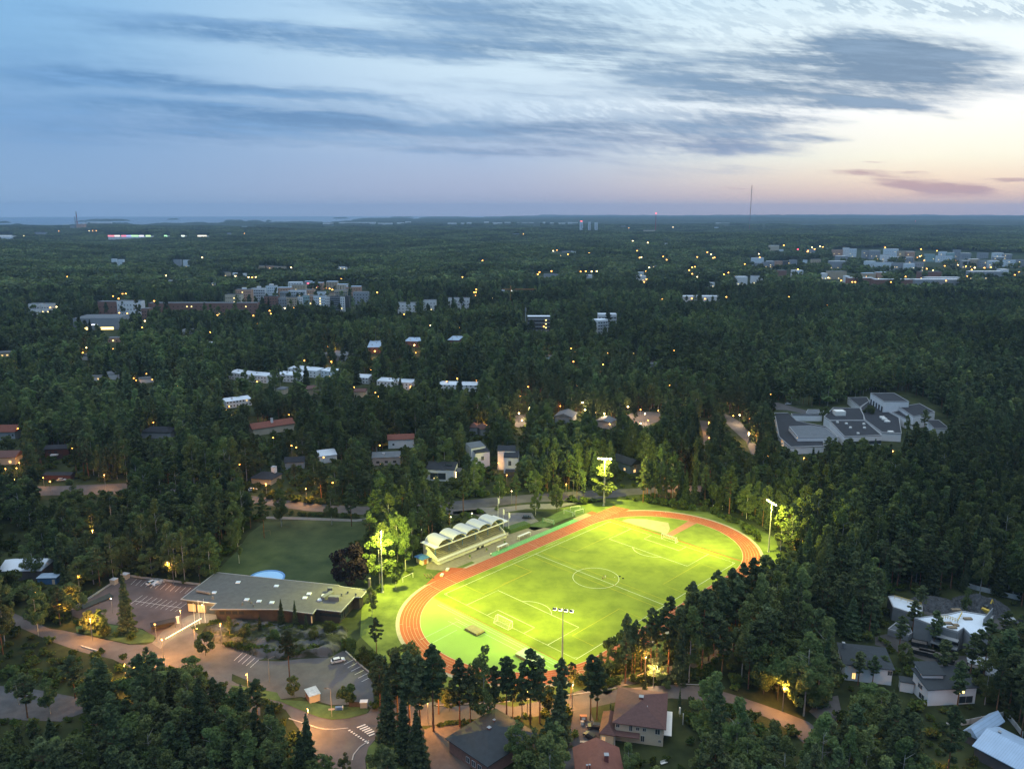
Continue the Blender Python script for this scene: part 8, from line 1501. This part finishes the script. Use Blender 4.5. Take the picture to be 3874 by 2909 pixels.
# ---- individually placed trees: kind, base, top, radius, label
HERO = [
    ('spruce', (484, 2392), 2160, 1.0, 'tall dense dark spruce standing alone in front of the upper car park'),
    ('pine', (1740, 2748), 2492, 1.0, 'dark pine with pointed crown between the brown drive and the court'), ('birch', (1831, 2744), 2448, 1.15, 'large drooping birch in the row of pines before the green court'),
    ('pine', (1917, 2721), 2484, 1.0, 'broad-crowned pine right of the drooping birch'), ('pine', (1940, 2716), 2540, .8, 'smaller pine just right of the broad-crowned one'), ('pine', (2006, 2739), 2455, 1.1, 'tallest bare-stemmed pine before the green court'),
    ('pine', (2042, 2735), 2490, 1.0, 'pine close beside the tallest bare-stemmed pine'), ('pine', (2120, 2760), 2490, .9, 'pine whose top stands beside the near floodlight mast'), ('spruce', (2115, 2818), 2580, 1.25, 'wide dark spruce left of the driveway with black cars'),
    ('pine', (2233, 2725), 2478, .95, 'pine with twin-stemmed look at the driveway mouth'), ('pine', (2258, 2721), 2495, .9, 'pine just right of the twin-looking one at the driveway mouth'), ('pine', (1975, 2735), 2560, .7, 'thin pine between the tall pine and its neighbour'), ('leafy', (1700, 2690), 2600, .6, 'small dark tree under the pine row by the sidewalk'),
    ('pine', (2365, 2585), 2323, .85, 'ragged tall pine overlapping the track and pitch edge'), ('pine', (2390, 2560), 2356, .6, 'slim pine right of the ragged tall one'), ('pine', (2401, 2547), 2345, .6, 'slim pine with thin crown against the red track'), ('pine', (2425, 2540), 2370, .6, 'short-crowned slim pine against the track'),
    ('pine', (2483, 2514), 2330, 1.0, 'dark pine at the round path lamp'), ('pine', (2527, 2547), 2257, 1.1, 'tall dark pine rising before the white side line'), ('pine', (2606, 2520), 2202, 1.1, 'tall pine whose top meets the yellow lines corner'), ('pine', (2653, 2553), 2230, 1.2, 'dense pine in the wood wall right of the pitch'),
    ('pine', (2699, 2480), 2159, .9, 'thin-topped pine standing out above the wood wall'), ('pine', (2754, 2460), 2150, 1.1, 'pine in front of the far end of the red track'), ('pine', (2795, 2440), 2131, 1.0, 'pine rising before the last track bend'), ('pine', (2832, 2430), 2112, 1.1, 'pine closing off the track bend at the right'),
    ('birch', (2600, 2480), 2290, 1.0, 'bluish-green birch in the wood wall below the pine tops'), ('birch', (2655, 2520), 2320, 1.1, 'round-topped birch in the wood wall, lower one'), ('pine', (2570, 2500), 2290, 1.0, 'pine behind the round path lamp wood'), ('pine', (2730, 2560), 2350, 1.1, 'dark pine low in the wood wall above the street bend'),
    ('pine', (1640, 2765), 2440, 1.15, 'heavy pine at the right end of the foreground clump'), ('pine', (1590, 2760), 2480, 1.1, 'pine in the clump hiding the track bend, right part'), ('pine', (1550, 2755), 2465, 1.15, 'pine in the clump hiding the track bend, centre'), ('pine', (1505, 2745), 2470, 1.1, 'pine in the clump hiding the track bend, left of centre'),
    ('spruce', (1470, 2800), 2540, 1.1, 'dark spruce low at the left of the foreground clump'), ('spruce', (1530, 2880), 2620, 1.2, 'large spruce at the bottom beside the crosswalk verge'), ('spruce', (1580, 2905), 2680, 1.2, 'spruce at the bottom right of the crosswalk verge'), ('pine', (1440, 2700), 2480, 1.0, 'pine at the left edge of the foreground clump'),
    ('pine', (1660, 2700), 2475, .9, 'pine rising before the lowest edge of the track bend'), ('pine', (1780, 2760), 2530, .9, 'short pine between the brown drive and the drooping birch'), ('pine', (1870, 2735), 2520, .85, 'pine filling the gap right behind the drooping birch'), ('leafy', (2070, 2700), 2590, .7, 'leafy understory tree among the street pines'), ('pine', (2160, 2640), 2505, .7, 'short pine by the pitch corner behind the street'),
    ('birch', (2310, 2560), 2440, .7, 'thin yellow-lit birch at the pitch corner beyond the path'), ('birch', (2270, 2590), 2470, .7, 'thin yellow-lit birch nearest the corner flag'), ('pine', (2440, 2540), 2400, .7, 'short pine between the slim trio and the path lamp'), ('pine', (2460, 2530), 2300, .9, 'pine just left of the path lamp pine'), ('pine', (2560, 2520), 2300, 1.0, 'pine in the wood wall behind the path lamp'),
    ('pine', (2630, 2500), 2260, 1.1, 'pine in the wood wall between the two tallest'), ('pine', (2680, 2500), 2240, 1.1, 'broad pine below the thin-topped one'), ('pine', (2720, 2480), 2200, 1.1, 'dense pine below the far track end'), ('pine', (2775, 2470), 2180, 1.1, 'dense pine before the last bend, lower one'), ('birch', (2820, 2500), 2250, 1.2, 'birch at the right shoulder of the wood wall'), ('pine', (2865, 2420), 2150, 1.1, 'pine right of the bend in the wood edge'),
    ('birch', (1955, 2905), 2722, 1.15, 'birch covering the right part of the blue-grey brick house roof'), ('birch', (2020, 2925), 2760, 1.0, 'birch at the bottom between brick house and driveway'), ('leafy', (1990, 2960), 2840, 1.0, 'leafy tree low at the bottom edge left of the driveway'), ('birch', (2375, 2950), 2810, 1.0, 'young birch covering the end of the orange-tiled roof'),
    ('pine', (3560, 2590), 2420, 1.0, 'pine between stepped white house and the site containers'), ('pine', (3670, 2560), 2395, 1.1, 'pine over the pale pile beside the site'), ('pine', (3400, 2470), 2330, .9, 'pine at the foundation slab of the site'), ('pine', (3850, 2560), 2360, 1.1, 'pine at the right picture edge below the gravel heap'), ('birch', (3650, 2330), 2220, .7, 'small birch at the gravel heap edge'), ('pine', (3800, 2440), 2310, .9, 'pine right of the gravel heap'), ('pine', (3480, 2330), 2215, .8, 'pine behind the white-decked wing'),
    ('spruce', (985, 2400), 2325, .6, 'young spruce on the rock outcrop nearest the flagpoles'), ('leafy', (1035, 2440), 2372, .6, 'small leafy tree in the middle of the rock outcrop'), ('leafy', (930, 2425), 2365, .55, 'small leafy tree at the left part of the rock outcrop'), ('leafy', (1190, 2425), 2365, .6, 'small leafy tree at the right part of the rock outcrop'), ('spruce', (1160, 2400), 2320, .5, 'young spruce on the outcrop behind the leafy one'), ('leafy', (1245, 2400), 2345, .6, 'bushy tree at the outcrop end by the building corner'), ('pine', (870, 2415), 2330, .6, 'small pine between ramp and rock outcrop'),
    ('birch', (70, 2665), 2520, 1.0, 'birch standing over the gravel yard at the left picture edge'), ('pine', (105, 2715), 2545, 1.0, 'pine with bare stem before the gravel yard'), ('birch', (190, 2700), 2560, 1.0, 'bluish birch before the right part of the gravel yard'), ('pine', (285, 2640), 2480, 1.1, 'pine at the right end of the gravel yard'),
    ('birch', (905, 2130), 1965, 1.0, 'birch leaning over the near-left corner of the meadow'), ('pine', (1000, 2035), 1865, 1.0, 'pine at the upper left corner of the meadow'), ('birch', (1065, 1992), 1840, 1.1, 'white-stemmed birch at the head of the meadow'), ('birch', (1255, 1985), 1835, 1.0, 'birch between meadow and footpath'), ('pine', (1330, 1990), 1830, 1.0, 'pine between meadow and footpath near the copper beech side'),
    ('pine', (1425, 2482), 2335, .75, 'single pine with orange stem beside the track bend grass'), ('pine', (1096, 2563), 2385, .9, 'single pine growing at the lower car park'), ('leafy', (1113, 2635), 2555, .65, 'round bushy tree at the car park verge'), ('leafy', (1313, 2672), 2578, .75, 'airy small tree behind the corner grass'),
    ('spruce', (1067, 2372), 2266, .65, 'small spruce in front of the low building, left one'), ('spruce', (1119, 2375), 2270, .65, 'small spruce in front of the low building, right one'), ('birch', (1437, 2210), 2008, 1.6, 'birch glowing yellow-green in the floodlight by the mast'), ('birch', (1498, 2230), 2120, .8, 'small glowing birch right of the mast birch'),
    ('beech', (1330, 2215), 2060, 1.0, 'round purple-black copper beech on the meadow edge'), ('birch', (1408, 2326), 2215, .9, 'birch at the right end of the low building'), ('leafy', (1330, 2480), 2410, .5, 'dark reddish shrub-like tree behind the lone white hatchback'), ('leafy', (1378, 2530), 2440, .6, 'brownish bush tree by the fence of the lower car park'),
    ('birch', (2026, 1948), 1779, .9, 'slender birch behind the small yard'), ('leafy', (2106, 1938), 1831, .75, 'full green tree beside the goal frames'), ('birch', (2288, 1902), 1745, 1.65, 'birch glowing yellow-green beside the far-left floodlight'), ('pine', (2182, 1896), 1787, .6, 'small pine at the street behind the goal frames'), ('pine', (2208, 1896), 1800, .6, 'second small pine at the street behind the goal frames'),
    ('birch', (1890, 1902), 1790, 1.2, 'broad birch between street and flagpoles'), ('pine', (1952, 1928), 1790, .6, 'small pine near the flagpoles'), ('birch', (2952, 2082), 1915, 1.6, 'tree lit bright yellow behind the far-right floodlight'), ('birch', (2990, 2110), 1905, 1.2, 'half-lit tree behind the bright yellow one'),
    ('birch', (1505, 2140), 1935, 1.15, 'tall greyish birch behind the glowing mast birch'), ('birch', (1560, 2110), 1940, 1.1, 'tall birch nearest the kiosk roof'), ('pine', (1635, 2020), 1880, .9, 'pine with bare stem behind the park lamps'), ('pine', (1700, 1985), 1850, .8, 'pine on the slope behind the vaulted roofs'),
    ('spruce', (1170, 2945), 2702, 1.1, 'big spruce at the bottom beside the street junction'), ('birch', (1310, 2960), 2850, .7, 'small tree top at the bottom edge in the junction'), ('leafy', (778, 2480), 2385, .8, 'orange-tinted tree where ramp and car park meet'), ('leafy', (345, 2395), 2310, .75, 'rounded shrub tree left of the lone spruce'), ('leafy', (385, 2392), 2300, .7, 'orange-lit shrub tree left of the lone spruce'),
    ('leafy', (190, 2345), 2270, .75, 'golden bush tree beside the street lamp'), ('leafy', (140, 2330), 2250, .7, 'golden-green bush tree left of the lamp one'), ('birch', (430, 2195), 2020, 1.1, 'white-stemmed birch at the corner of the upper car park'), ('birch', (300, 2235), 2105, 1.1, 'birch with lamp shining beside it left of the car park'), ('birch', (130, 2190), 2020, 1.2, 'birch before the bluish metal roof'), ('spruce', (225, 2190), 2040, .9, 'dark spruce right of the bluish metal roof'),
    ('leafy', (2520, 2610), 2570, .5, 'golden-lit bush by the villa roof'), ('spruce', (2440, 2625), 2550, .5, 'dark young spruce behind the villa roof'), ('spruce', (2570, 2680), 2600, .35, 'small spruce right of the villa'), ('spruce', (2310, 2690), 2655, .22, 'narrow column conifer left of the villa roof'), ('spruce', (2318, 2700), 2665, .22, 'second narrow column conifer left of the villa roof'),
    ('pine', (3340, 2560), 2480, 1, 'pine before the white house by the dead end'), ('birch', (3330, 2700), 2600, 1.1, 'round yellowish birch below the dead-end house'), ('pine', (3245, 2590), 2465, .9, 'pine covering the middle of the dead-end house'), ('pine', (3300, 2590), 2480, .8, 'second pine covering the dead-end house'), ('pine', (3450, 2400), 2270, .9, 'pine standing in front of the white-decked wing'), ('pine', (3530, 2450), 2310, 1, 'pine before the middle of the building site'),
    ('pine', (3620, 2680), 2500, 1.0, 'pine before the stepped white house'), ('pine', (3720, 2560), 2340, 1.0, 'tall pine right of the building site'), ('pine', (3790, 2640), 2380, 1.1, 'tall pine near the right picture edge by the pale heap'), ('leafy', (3420, 2520), 2430, .7, 'dark leafy tree between dead-end house and site'),
    ('leafy', (3190, 1680), 1515, .85, 'dark tree between the middle school wing and the broad wing'.replace('3190', ''))]
HERO[-1] = ('leafy', ZS(1135, 410), ZS(0, 215)[1], .9, 'dark round tree growing between the school wings'); HERO.append(('leafy', ZS(640, 420), ZS(0, 250)[1], .8, 'tree rising behind the small school yard')); HERO.append(('birch', ZS(1560, 560), ZS(0, 345)[1], .8, 'tree with yellow-lit leaves at the school hall')); HERO.append(('pine', ZS(1750, 560), ZS(0, 290)[1], 1.0, 'dark tree before the last school block'))
NM = dict(pine='pine_tree', spruce='spruce_tree', birch='birch_tree', leafy='leafy_tree', beech='copper_beech', shrub='shrub'); CAT_ = dict(pine='pine', spruce='spruce', birch='birch', leafy='tree', beech='beech', shrub='shrub')
PROTO = {}
def put_tree(kd, X, Y, z, h, rad, rz, label, group=None, variant=0, name=None):
    cm, tm, H, R = TREES[kd][variant % len(TREES[kd])]; key = (kd, variant % len(TREES[kd])); nm = name or NM[kd]
    s = h / H; sr = rad * (h / H) ** .35 * (1.22 if group == 'trees that stand out' and kd == 'pine' else 1) * (1 if kd != 'shrub' else 1)
    if key not in PROTO:
        g = empty(nm, (X, Y, z), rz, label, CAT_[kd], group); link('trunk', tm, g); link('crown', cm, g); PROTO[key] = g
    else: g = copy_tree(PROTO[key], (X, Y, z), rz, label, CAT_[kd], group); g.name = nm
    g.scale = (sr, sr, s); 
    if group is None and 'group' in g: del g['group']
    return g
def height_of(X, Y, z0, pytop):
    lo, hi = 1, 60
    for _ in range(30):
        m = (lo + hi) / 2
        if float(P2(X, Y, z0 + m)[1]) > pytop: lo = m
        else: hi = m
    return lo
herox = []
for i, (kd, (px, py), top, rad, lb) in enumerate(HERO):
    X, Y, z = SG(px, py); h = max(2.5, height_of(X, Y, z, top)); put_tree(kd, X, Y, z, h, rad, i * 1.7, lb, 'trees that stand out', i); herox.append((X, Y, SPEC[kd][1] * rad))
herox = np.array(herox)
# ---- the woods
rng = np.random.default_rng(5)
def cand(r0, r1, sp):
    """jittered grid of tree places between two distances"""
    ys = np.arange(r0 * .7, r1, sp); xs = np.arange(-r1 * .75, r1 * .75, sp); X, Y = np.meshgrid(xs, ys); X = X + rng.uniform(-.42, .42, X.shape) * sp; Y = Y + rng.uniform(-.42, .42, Y.shape) * sp; X = X.ravel(); Y = Y.ravel()
    r = np.hypot(X, Y); k = (r >= r0) & (r < r1) & (np.abs(X) < .70 * Y + 14); return X[k], Y[k]
def stadium_clear(X, Y):
    dx, dy = X - CXF, Y - CYF; s = dx * CT + dy * ST_; t = dx * ST_ - dy * CT; q = np.clip(s, SA, SB); d = np.hypot(s - q, t); far_side = (s > 30) & (t > -20)
    m = np.where(t > 20, 46.0, 55.0); m = np.where(far_side, 57, m); ok = d > m
    return ok & ~((s > -44) & (s < 62) & (t < -30) & (t > -68)) & ~((s > -20) & (s < 60) & (t < -60) & (t > -78) & (s > 6))
def lownoise(X, Y, sc, ph=0): return np.sin(X / sc + ph) * np.cos(Y / sc * 1.3 + ph * 2) + .5 * np.sin(X / sc * 2.3 - Y / sc * 1.7 + ph)
def visible_ok(X, Y, Z, h, R):
    ok = np.ones(len(X), bool)
    for f in (1.0, .85, .68, .5, .34):
        for dx in (-.9, 0, .9):
            px, py = P2(X + dx * R, Y, Z + h * f); ok &= ~look(VIS, px, py)
    return ok
def pick_kind(X, Y, u):
    n = lownoise(X, Y, 60, 1); m = lownoise(X, Y, 140, 3); right = (X > 60)
    pb = np.clip(.31 + .30 * n + np.where(X < 0, .12, .0), .05, .8); ps = np.clip(.16 + .10 * m, .03, .4); pl = .08
    return np.where(u < pb, 2, np.where(u < pb + ps, 1, np.where(u < pb + ps + pl, 3, 0)))
KN = ['pine', 'spruce', 'birch', 'leafy']
pts = []; near = []
for (r0, r1, sp, lod) in ((165, 620, 5.2, 0), (620, 1500, 6.2, 1), (1500, 8600, 16.5, 2)):
    X, Y = cand(r0, r1, sp); Z = hgt(X, Y); h = np.clip(19 + 2.8 * lownoise(X, Y, 45) + rng.normal(0, 3.4, len(X)) - 6 * (rng.uniform(0, 1, len(X)) < .12), 7, 28)
    if lod == 2: h = np.clip(16 + 3 * lownoise(X, Y, 300), 10, 22)
    u = rng.uniform(0, 1, len(X)); K = pick_kind(X, Y, u); h = np.where(K == 3, h * .68, h); R = np.array([2.9, 3.0, 3.4, 4.0])[K] * (h / 20) ** .4 * rng.uniform(.8, 1.25, len(X))
    if lod == 2: R = np.full(len(X), 8.0)
    px, py = P2(X, Y, Z); ptx, pty = P2(X, Y, Z + h)
    k = (ptx > -120) & (ptx < 3994) & (pty < 2960) & ~look(NOB, px, py) & stadium_clear(X, Y)
    if lod == 0: k &= np.array([np.min(np.hypot(herox[:, 0] - a, herox[:, 1] - b) - herox[:, 2]) > 1.2 for a, b in zip(X, Y)])
    k &= (Z > -2) | (np.hypot(X, Y) < 7600)
    # gardens and glades in the housing area
    if lod < 2: k &= ~((lownoise(X, Y, 17, 5) > .95) & (X < 140)) & ~(lownoise(X, Y, 38, 2) > 1.22)
    k &= visible_ok(X, Y, Z, h, R) | ((lod > 0) & (rng.uniform(0, 1, len(X)) < .05) & (np.hypot(X, Y) < 2600))
    X, Y, Z, h, R, K, ptx, pty, px, py = [a[k] for a in (X, Y, Z, h, R, K, ptx, pty, px, py)]
    if lod == 0: near = [X, Y, Z, h, R, K, px, py, ptx, pty]
    else: pts.append((lod, X, Y, Z, h, K))
# which of the near trees show most of themselves: paint crowns front to back on a coarse raster
X, Y, Z, h, R, K, px, py, ptx, pty = near; order = np.argsort(np.hypot(X, Y)); buf = np.zeros((RH, RW), bool); shown = np.zeros(len(X))
for (kd, (hx, hy), top, rad, lb) in HERO:
    x0, x1 = int((hx - 25 * rad + OX) * RS), int((hx + 25 * rad + OX) * RS); y0, y1 = int((top + OY) * RS), int((top + (hy - top) * .6 + OY) * RS); buf[max(0, y0):max(0, y1), max(0, x0):max(0, x1)] = True
for i in order:
    rp = R[i] / Y[i] * F0; x0, x1 = int((px[i] - rp + OX) * RS), int((px[i] + rp + OX) * RS) + 1; y0, y1 = int((pty[i] + OY) * RS), int((pty[i] + (py[i] - pty[i]) * .72 + OY) * RS) + 1
    fx0, fx1 = int(OX * RS), int((3874 + OX) * RS); fy1 = int((2909 + OY) * RS); x0, x1, y1 = max(x0, fx0), min(x1, fx1), min(y1, fy1); y0 = max(y0, 0)
    if x1 <= x0 or y1 <= y0: continue
    s = buf[y0:y1, x0:x1]; shown[i] = s.size - s.sum(); s[:] = True
LIM = [205, 110, 165, 90]; chosen = np.zeros(len(X), bool)
for kk in range(4):
    ii = np.where(K == kk)[0]; ii = ii[np.argsort(-shown[ii])][:LIM[kk]]; ii = ii[shown[ii] > 22]; chosen[ii] = True
LAND = [l for l in LAND if l[0]]
LAND += [('the goal by the green court', 1880, 2350), ('the vaulted grandstand', 1750, 2020), ('the copper beech', 1330, 2140), ('the lone dark spruce', 484, 2280), ('the lower car park', 1200, 2540), ('the upper car park', 620, 2250), ('the zebra crossing', 1400, 2750), ('the golden lamp bushes', 200, 2290), ('the grey gravel yard at the picture edge', 150, 2640),
         ('the bottom corner below the gravel yard', 120, 2840), ('the big bottom spruce', 1170, 2820), ('the foreground wood below the street', 600, 2650), ('the bottom edge of the foreground wood', 560, 2860), ('the rock outcrop', 1050, 2430), ('the near floodlight', 2128, 2400), ('the far bend of the track', 2850, 2080), ('the far-right floodlight', 2920, 1980), ('the far-left floodlight', 2284, 1830), ('the round path lamp', 2475, 2513),
         ('the orange street bend', 2960, 2680), ('the dead-end drive', 3150, 2660), ('the wood wall beside the pitch', 2760, 2330), ('the lone lamp in the right wood', 2963, 2246), ('the gravel heap', 3700, 2300), ('the pale fence at the wood edge', 3780, 2240), ('the meadow', 1100, 2060), ('the upper street', 1250, 1930), ('the white car on the bungalow drive', 955, 1850), ('the two orange path lamps', 370, 1970),
         ('the silver car by the red carport', 233, 1816), ('the school path', 2830, 1680), ('the reddish gap in the right wood', 3140, 2120), ('the right picture edge below the school', 3780, 1950), ('the wood between school and far floodlight', 3200, 1920), ('the wood right of the building site', 3800, 2480), ('the bottom edge right of the villa', 2900, 2850), ('the bottom edge below the dead-end house', 3300, 2820), ('the street bend by the gabled house', 2540, 1850), ('the wood left of the school', 2980, 1700), ('the deep wood above the building site', 3400, 2060)]
LA = np.array([(a, b) for _, a, b in LAND])
SIDES = {'r': 'right of', 'l': 'left of', 'b': 'behind', 'f': 'in front of'}
def where(x, y):
    d = np.hypot(LA[:, 0] - x, (LA[:, 1] - y) * 1.4); i = int(np.argmin(d)); dx, dy = x - LA[i, 0], (y - LA[i, 1]) * 1.3
    return i, ('r' if dx > 0 else 'l') if abs(dx) > abs(dy) else ('f' if dy > 0 else 'b')
ADJ = dict(pine='pine with dark open crown', spruce='dark pointed spruce', birch='lighter green birch', leafy='round leafy tree')
SH = dict(pine='pine', spruce='spruce', birch='birch', leafy='leafy tree')
sel = np.where(chosen)[0]; buckets = {}
for i in sel: l, s = where(px[i], (py[i] + pty[i]) / 2); buckets.setdefault((KN[K[i]], l, s), []).append(i)
for (kd, l, s), ii in buckets.items():
    ii.sort(key=lambda i: px[i])
    for n_, i in enumerate(ii):
        if len(ii) == 1: lb = f'{ADJ[kd]}, only one right {SIDES[s]} {LAND[l][0]}' if False else f'{ADJ[kd]} {SIDES[s]} {LAND[l][0]}'
        else: lb = f'{SH[kd]} {SIDES[s]} {LAND[l][0]}, {ORD[min(n_, 19)]} from the left'
        put_tree(kd, float(X[i]), float(Y[i]), float(Z[i]), float(h[i]), float(R[i] / (SPEC[kd][1] * .95) / (h[i] / 20) ** .4 * rng.uniform(.9, 1.15)), float(rng.uniform(0, 6.28)), lb, f'{SH[kd]} trees of the woods', int(rng.integers(0, 9)))
rest = ~chosen & (shown >= 0); pts.append((0, X[rest], Y[rest], Z[rest], h[rest], K[rest]))
# undergrowth
Xs, Ys = cand(165, 560, 5.2); pxx, pyy = P2(Xs, Ys, 0); hs = rng.uniform(1.2, 3.4, len(Xs)); tx_, ty_ = P2(Xs, Ys, hs); k = (pxx > -80) & (pxx < 3950) & (ty_ < 2940) & ~look(NOB, pxx, pyy) & stadium_clear(Xs, Ys) & ~look(VIS, tx_, ty_) & ~look(VIS, pxx, pyy); Xs, Ys, hs = Xs[k], Ys[k], hs[k]
bushes = []
def bush_line(P, n, h0, h1):
    for _ in range(n): t = random.random() * (len(P) - 1); i = int(t); f = t - i; p = (P[i][0] + (P[i + 1][0] - P[i][0]) * f + random.uniform(-9, 9), P[i][1] + (P[i + 1][1] - P[i][1]) * f + random.uniform(-5, 5)); bushes.append((*S(*p), random.uniform(h0, h1)))
bush_line([(2180, 2580), (2260, 2600), (2330, 2590), (2440, 2570), (2500, 2590)], 46, 1.0, 2.2); bush_line([(2230, 2560), (2330, 2545), (2420, 2520), (2470, 2500), (2560, 2490)], 50, 1.5, 4); bush_line([(2150, 1895), (2200, 1905), (2250, 1893)], 14, 1.5, 3); bush_line([(2560, 2570), (2680, 2560)], 30, 1.5, 3.4)
bush_line([(1650, 2655), (1900, 2650), (2080, 2628)], 26, .6, 1.4); bush_line([(1660, 2745), (1800, 2730), (2060, 2712)], 60, .5, 1.1); bush_line([(800, 2370), (900, 2385), (1100, 2390), (1280, 2385)], 80, .9, 2.6); bush_line([(800, 2400), (900, 2425), (1100, 2435), (1270, 2420)], 80, .7, 2.4); bush_line([(850, 2440), (1000, 2470), (1120, 2480), (1240, 2460)], 70, .8, 2.4)
bush_line([(120, 2310), (180, 2330), (260, 2340)], 16, 1.5, 3.2); bush_line([(1000, 1942), (1200, 1950), (1360, 1955)], 60, .8, 1.6); bush_line([(980, 1880), (1200, 1905), (1600, 1895), (1850, 1872)], 70, 1.5, 3.5); bush_line([(2450, 1900), (2560, 1920), (2700, 1940), (2800, 1990), (2880, 2050)], 60, 1.2, 3.5); bush_line([(1380, 2500), (1400, 2480), (1420, 2560)], 14, 1.2, 2.6); bush_line([(1540, 2060), (1480, 2130), (1430, 2230)], 16, 1, 2.2)
bush_line([(2130, 2820), (2180, 2780)], 4, 1, 2); bush_line([(2600, 2720), (2700, 2800), (2800, 2880)], 60, 1.0, 3.2)
B_ = np.array(bushes)
pts.append((9, np.r_[Xs, B_[:, 0]], np.r_[Ys, B_[:, 1]], np.zeros(len(Xs) + len(B_)), np.r_[hs, B_[:, 2]], np.zeros(len(Xs) + len(B_), int)))
# ---- one object that carries the uncounted woods
P_, RZ, SCL, IX = [], [], [], []
for (lod, X, Y, Z, h, K) in pts:
    n = len(X)
    if lod == 9: ix = np.array(idx[(0, 'shrub')])[rng.integers(0, len(idx[(0, 'shrub')]), n)]; s = h / 2.6; sx = s * rng.uniform(.8, 1.4, n)
    elif lod == 2: ix = np.array(idx[(2, 'patch')])[rng.integers(0, 5, n)]; s = h / 17; sx = rng.uniform(.95, 1.3, n)
    else:
        ix = np.zeros(n, int); s = np.ones(n); sx = np.ones(n)
        for kk in range(4):
            m = K == kk; a = np.array(idx[(lod, KN[kk])]); ix[m] = a[rng.integers(0, len(a), m.sum())]; s[m] = h[m] / SPEC[KN[kk]][0]; sx[m] = s[m] ** .4 * rng.uniform(.8, 1.35, m.sum()) * (1.15 if lod == 1 else 1.08)
    P_.append(np.stack([X, Y, Z], 1)); RZ.append(np.stack([np.zeros(n), np.zeros(n), rng.uniform(0, 6.28, n)], 1)); SCL.append(np.stack([sx, sx, s], 1)); IX.append(ix)
print('FOREST', [len(a) for a in P_], 'shown things', int(chosen.sum()))
P_ = np.concatenate(P_); RZ = np.concatenate(RZ); SCL = np.concatenate(SCL); IX = np.concatenate(IX)
me = bpy.data.meshes.new('forest'); me.vertices.add(len(P_)); me.vertices.foreach_set('co', P_.ravel())
for nm_, ty, da in (('rot', 'FLOAT_VECTOR', RZ), ('scl', 'FLOAT_VECTOR', SCL)):
    a = me.attributes.new(nm_, ty, 'POINT'); a.data.foreach_set('vector', da.ravel().astype(np.float32))
a = me.attributes.new('ix', 'INT', 'POINT'); a.data.foreach_set('value', IX.astype(np.int32)); me.update()
fo = link('forest', me, kind='stuff'); ng = bpy.data.node_groups.new('forest', 'GeometryNodeTree'); ng.interface.new_socket('Geometry', in_out='INPUT', socket_type='NodeSocketGeometry'); ng.interface.new_socket('Geometry', in_out='OUTPUT', socket_type='NodeSocketGeometry')
N = ng.nodes; L = ng.links; gi = N.new('NodeGroupInput'); go = N.new('NodeGroupOutput'); mp = N.new('GeometryNodeMeshToPoints'); ip = N.new('GeometryNodeInstanceOnPoints'); ci = N.new('GeometryNodeCollectionInfo'); ci.inputs['Collection'].default_value = TEMPL; ci.inputs['Separate Children'].default_value = True; ci.inputs['Reset Children'].default_value = True
def attr(n_, ty): q = N.new('GeometryNodeInputNamedAttribute'); q.data_type = ty; q.inputs['Name'].default_value = n_; return q.outputs['Attribute']
L.new(gi.outputs[0], mp.inputs[0]); L.new(mp.outputs[0], ip.inputs['Points']); L.new(ci.outputs[0], ip.inputs['Instance']); ip.inputs['Pick Instance'].default_value = True
L.new(attr('ix', 'INT'), ip.inputs['Instance Index']); L.new(attr('rot', 'FLOAT_VECTOR'), ip.inputs['Rotation']); L.new(attr('scl', 'FLOAT_VECTOR'), ip.inputs['Scale']); L.new(ip.outputs[0], go.inputs[0])
md = fo.modifiers.new('forest', 'NODES'); md.node_group = ng
# ---- names for the lamps that were not described one by one
un = [l for l in LAMPS if l[5] is None]; bk = {}
for (g, x, y, c_, lit, _) in un:
    if y > 1290: i, s = where(x, y); w_ = f'{SIDES[s]} {LAND[i][0]}'
    else:
        bandn = 'near the skyline' if y < 900 else 'in the far woods' if y < 990 else 'in the town band' if y < 1090 else 'in the middle woods'
        col_ = min(7, int(x / 485)); w_ = f'{bandn}, {ORD[col_]} eighth of the view'
    bk.setdefault((c_, w_), []).append((g, x, y))
CN = {'s': 'orange', 'w': 'warm', 'y': 'yellow-green', 'r': 'red', 'b': 'white'}
for (c_, w_), L_ in bk.items():
    L_.sort(key=lambda q: q[1])
    for n_, (g, x, y) in enumerate(L_): g['label'] = f'{CN[c_]} lamp {w_}' + (f', number {n_ + 1}' if False else (f', {ORD[min(n_, 19)]} from the left' if len(L_) > 1 else ''))
# ---- the evening air: one even volume round everything
hz = MB().box(-21000, 21000, -300, 28500, -25, 380).build('haze', None); tag(hz, kind='stuff')
hm = bpy.data.materials.new('evening_haze'); hm.use_nodes = True; nt = hm.node_tree; nt.nodes.remove(nt.nodes['Principled BSDF']); pv = nt.nodes.new('ShaderNodeVolumePrincipled'); pv.inputs['Color'].default_value = (.50, .73, 1, 1); pv.inputs['Density'].default_value = 4.3e-5; pv.inputs['Anisotropy'].default_value = 0
nt.links.new(pv.outputs[0], nt.nodes['Material Output'].inputs['Volume']); hz.data.materials.append(hm)
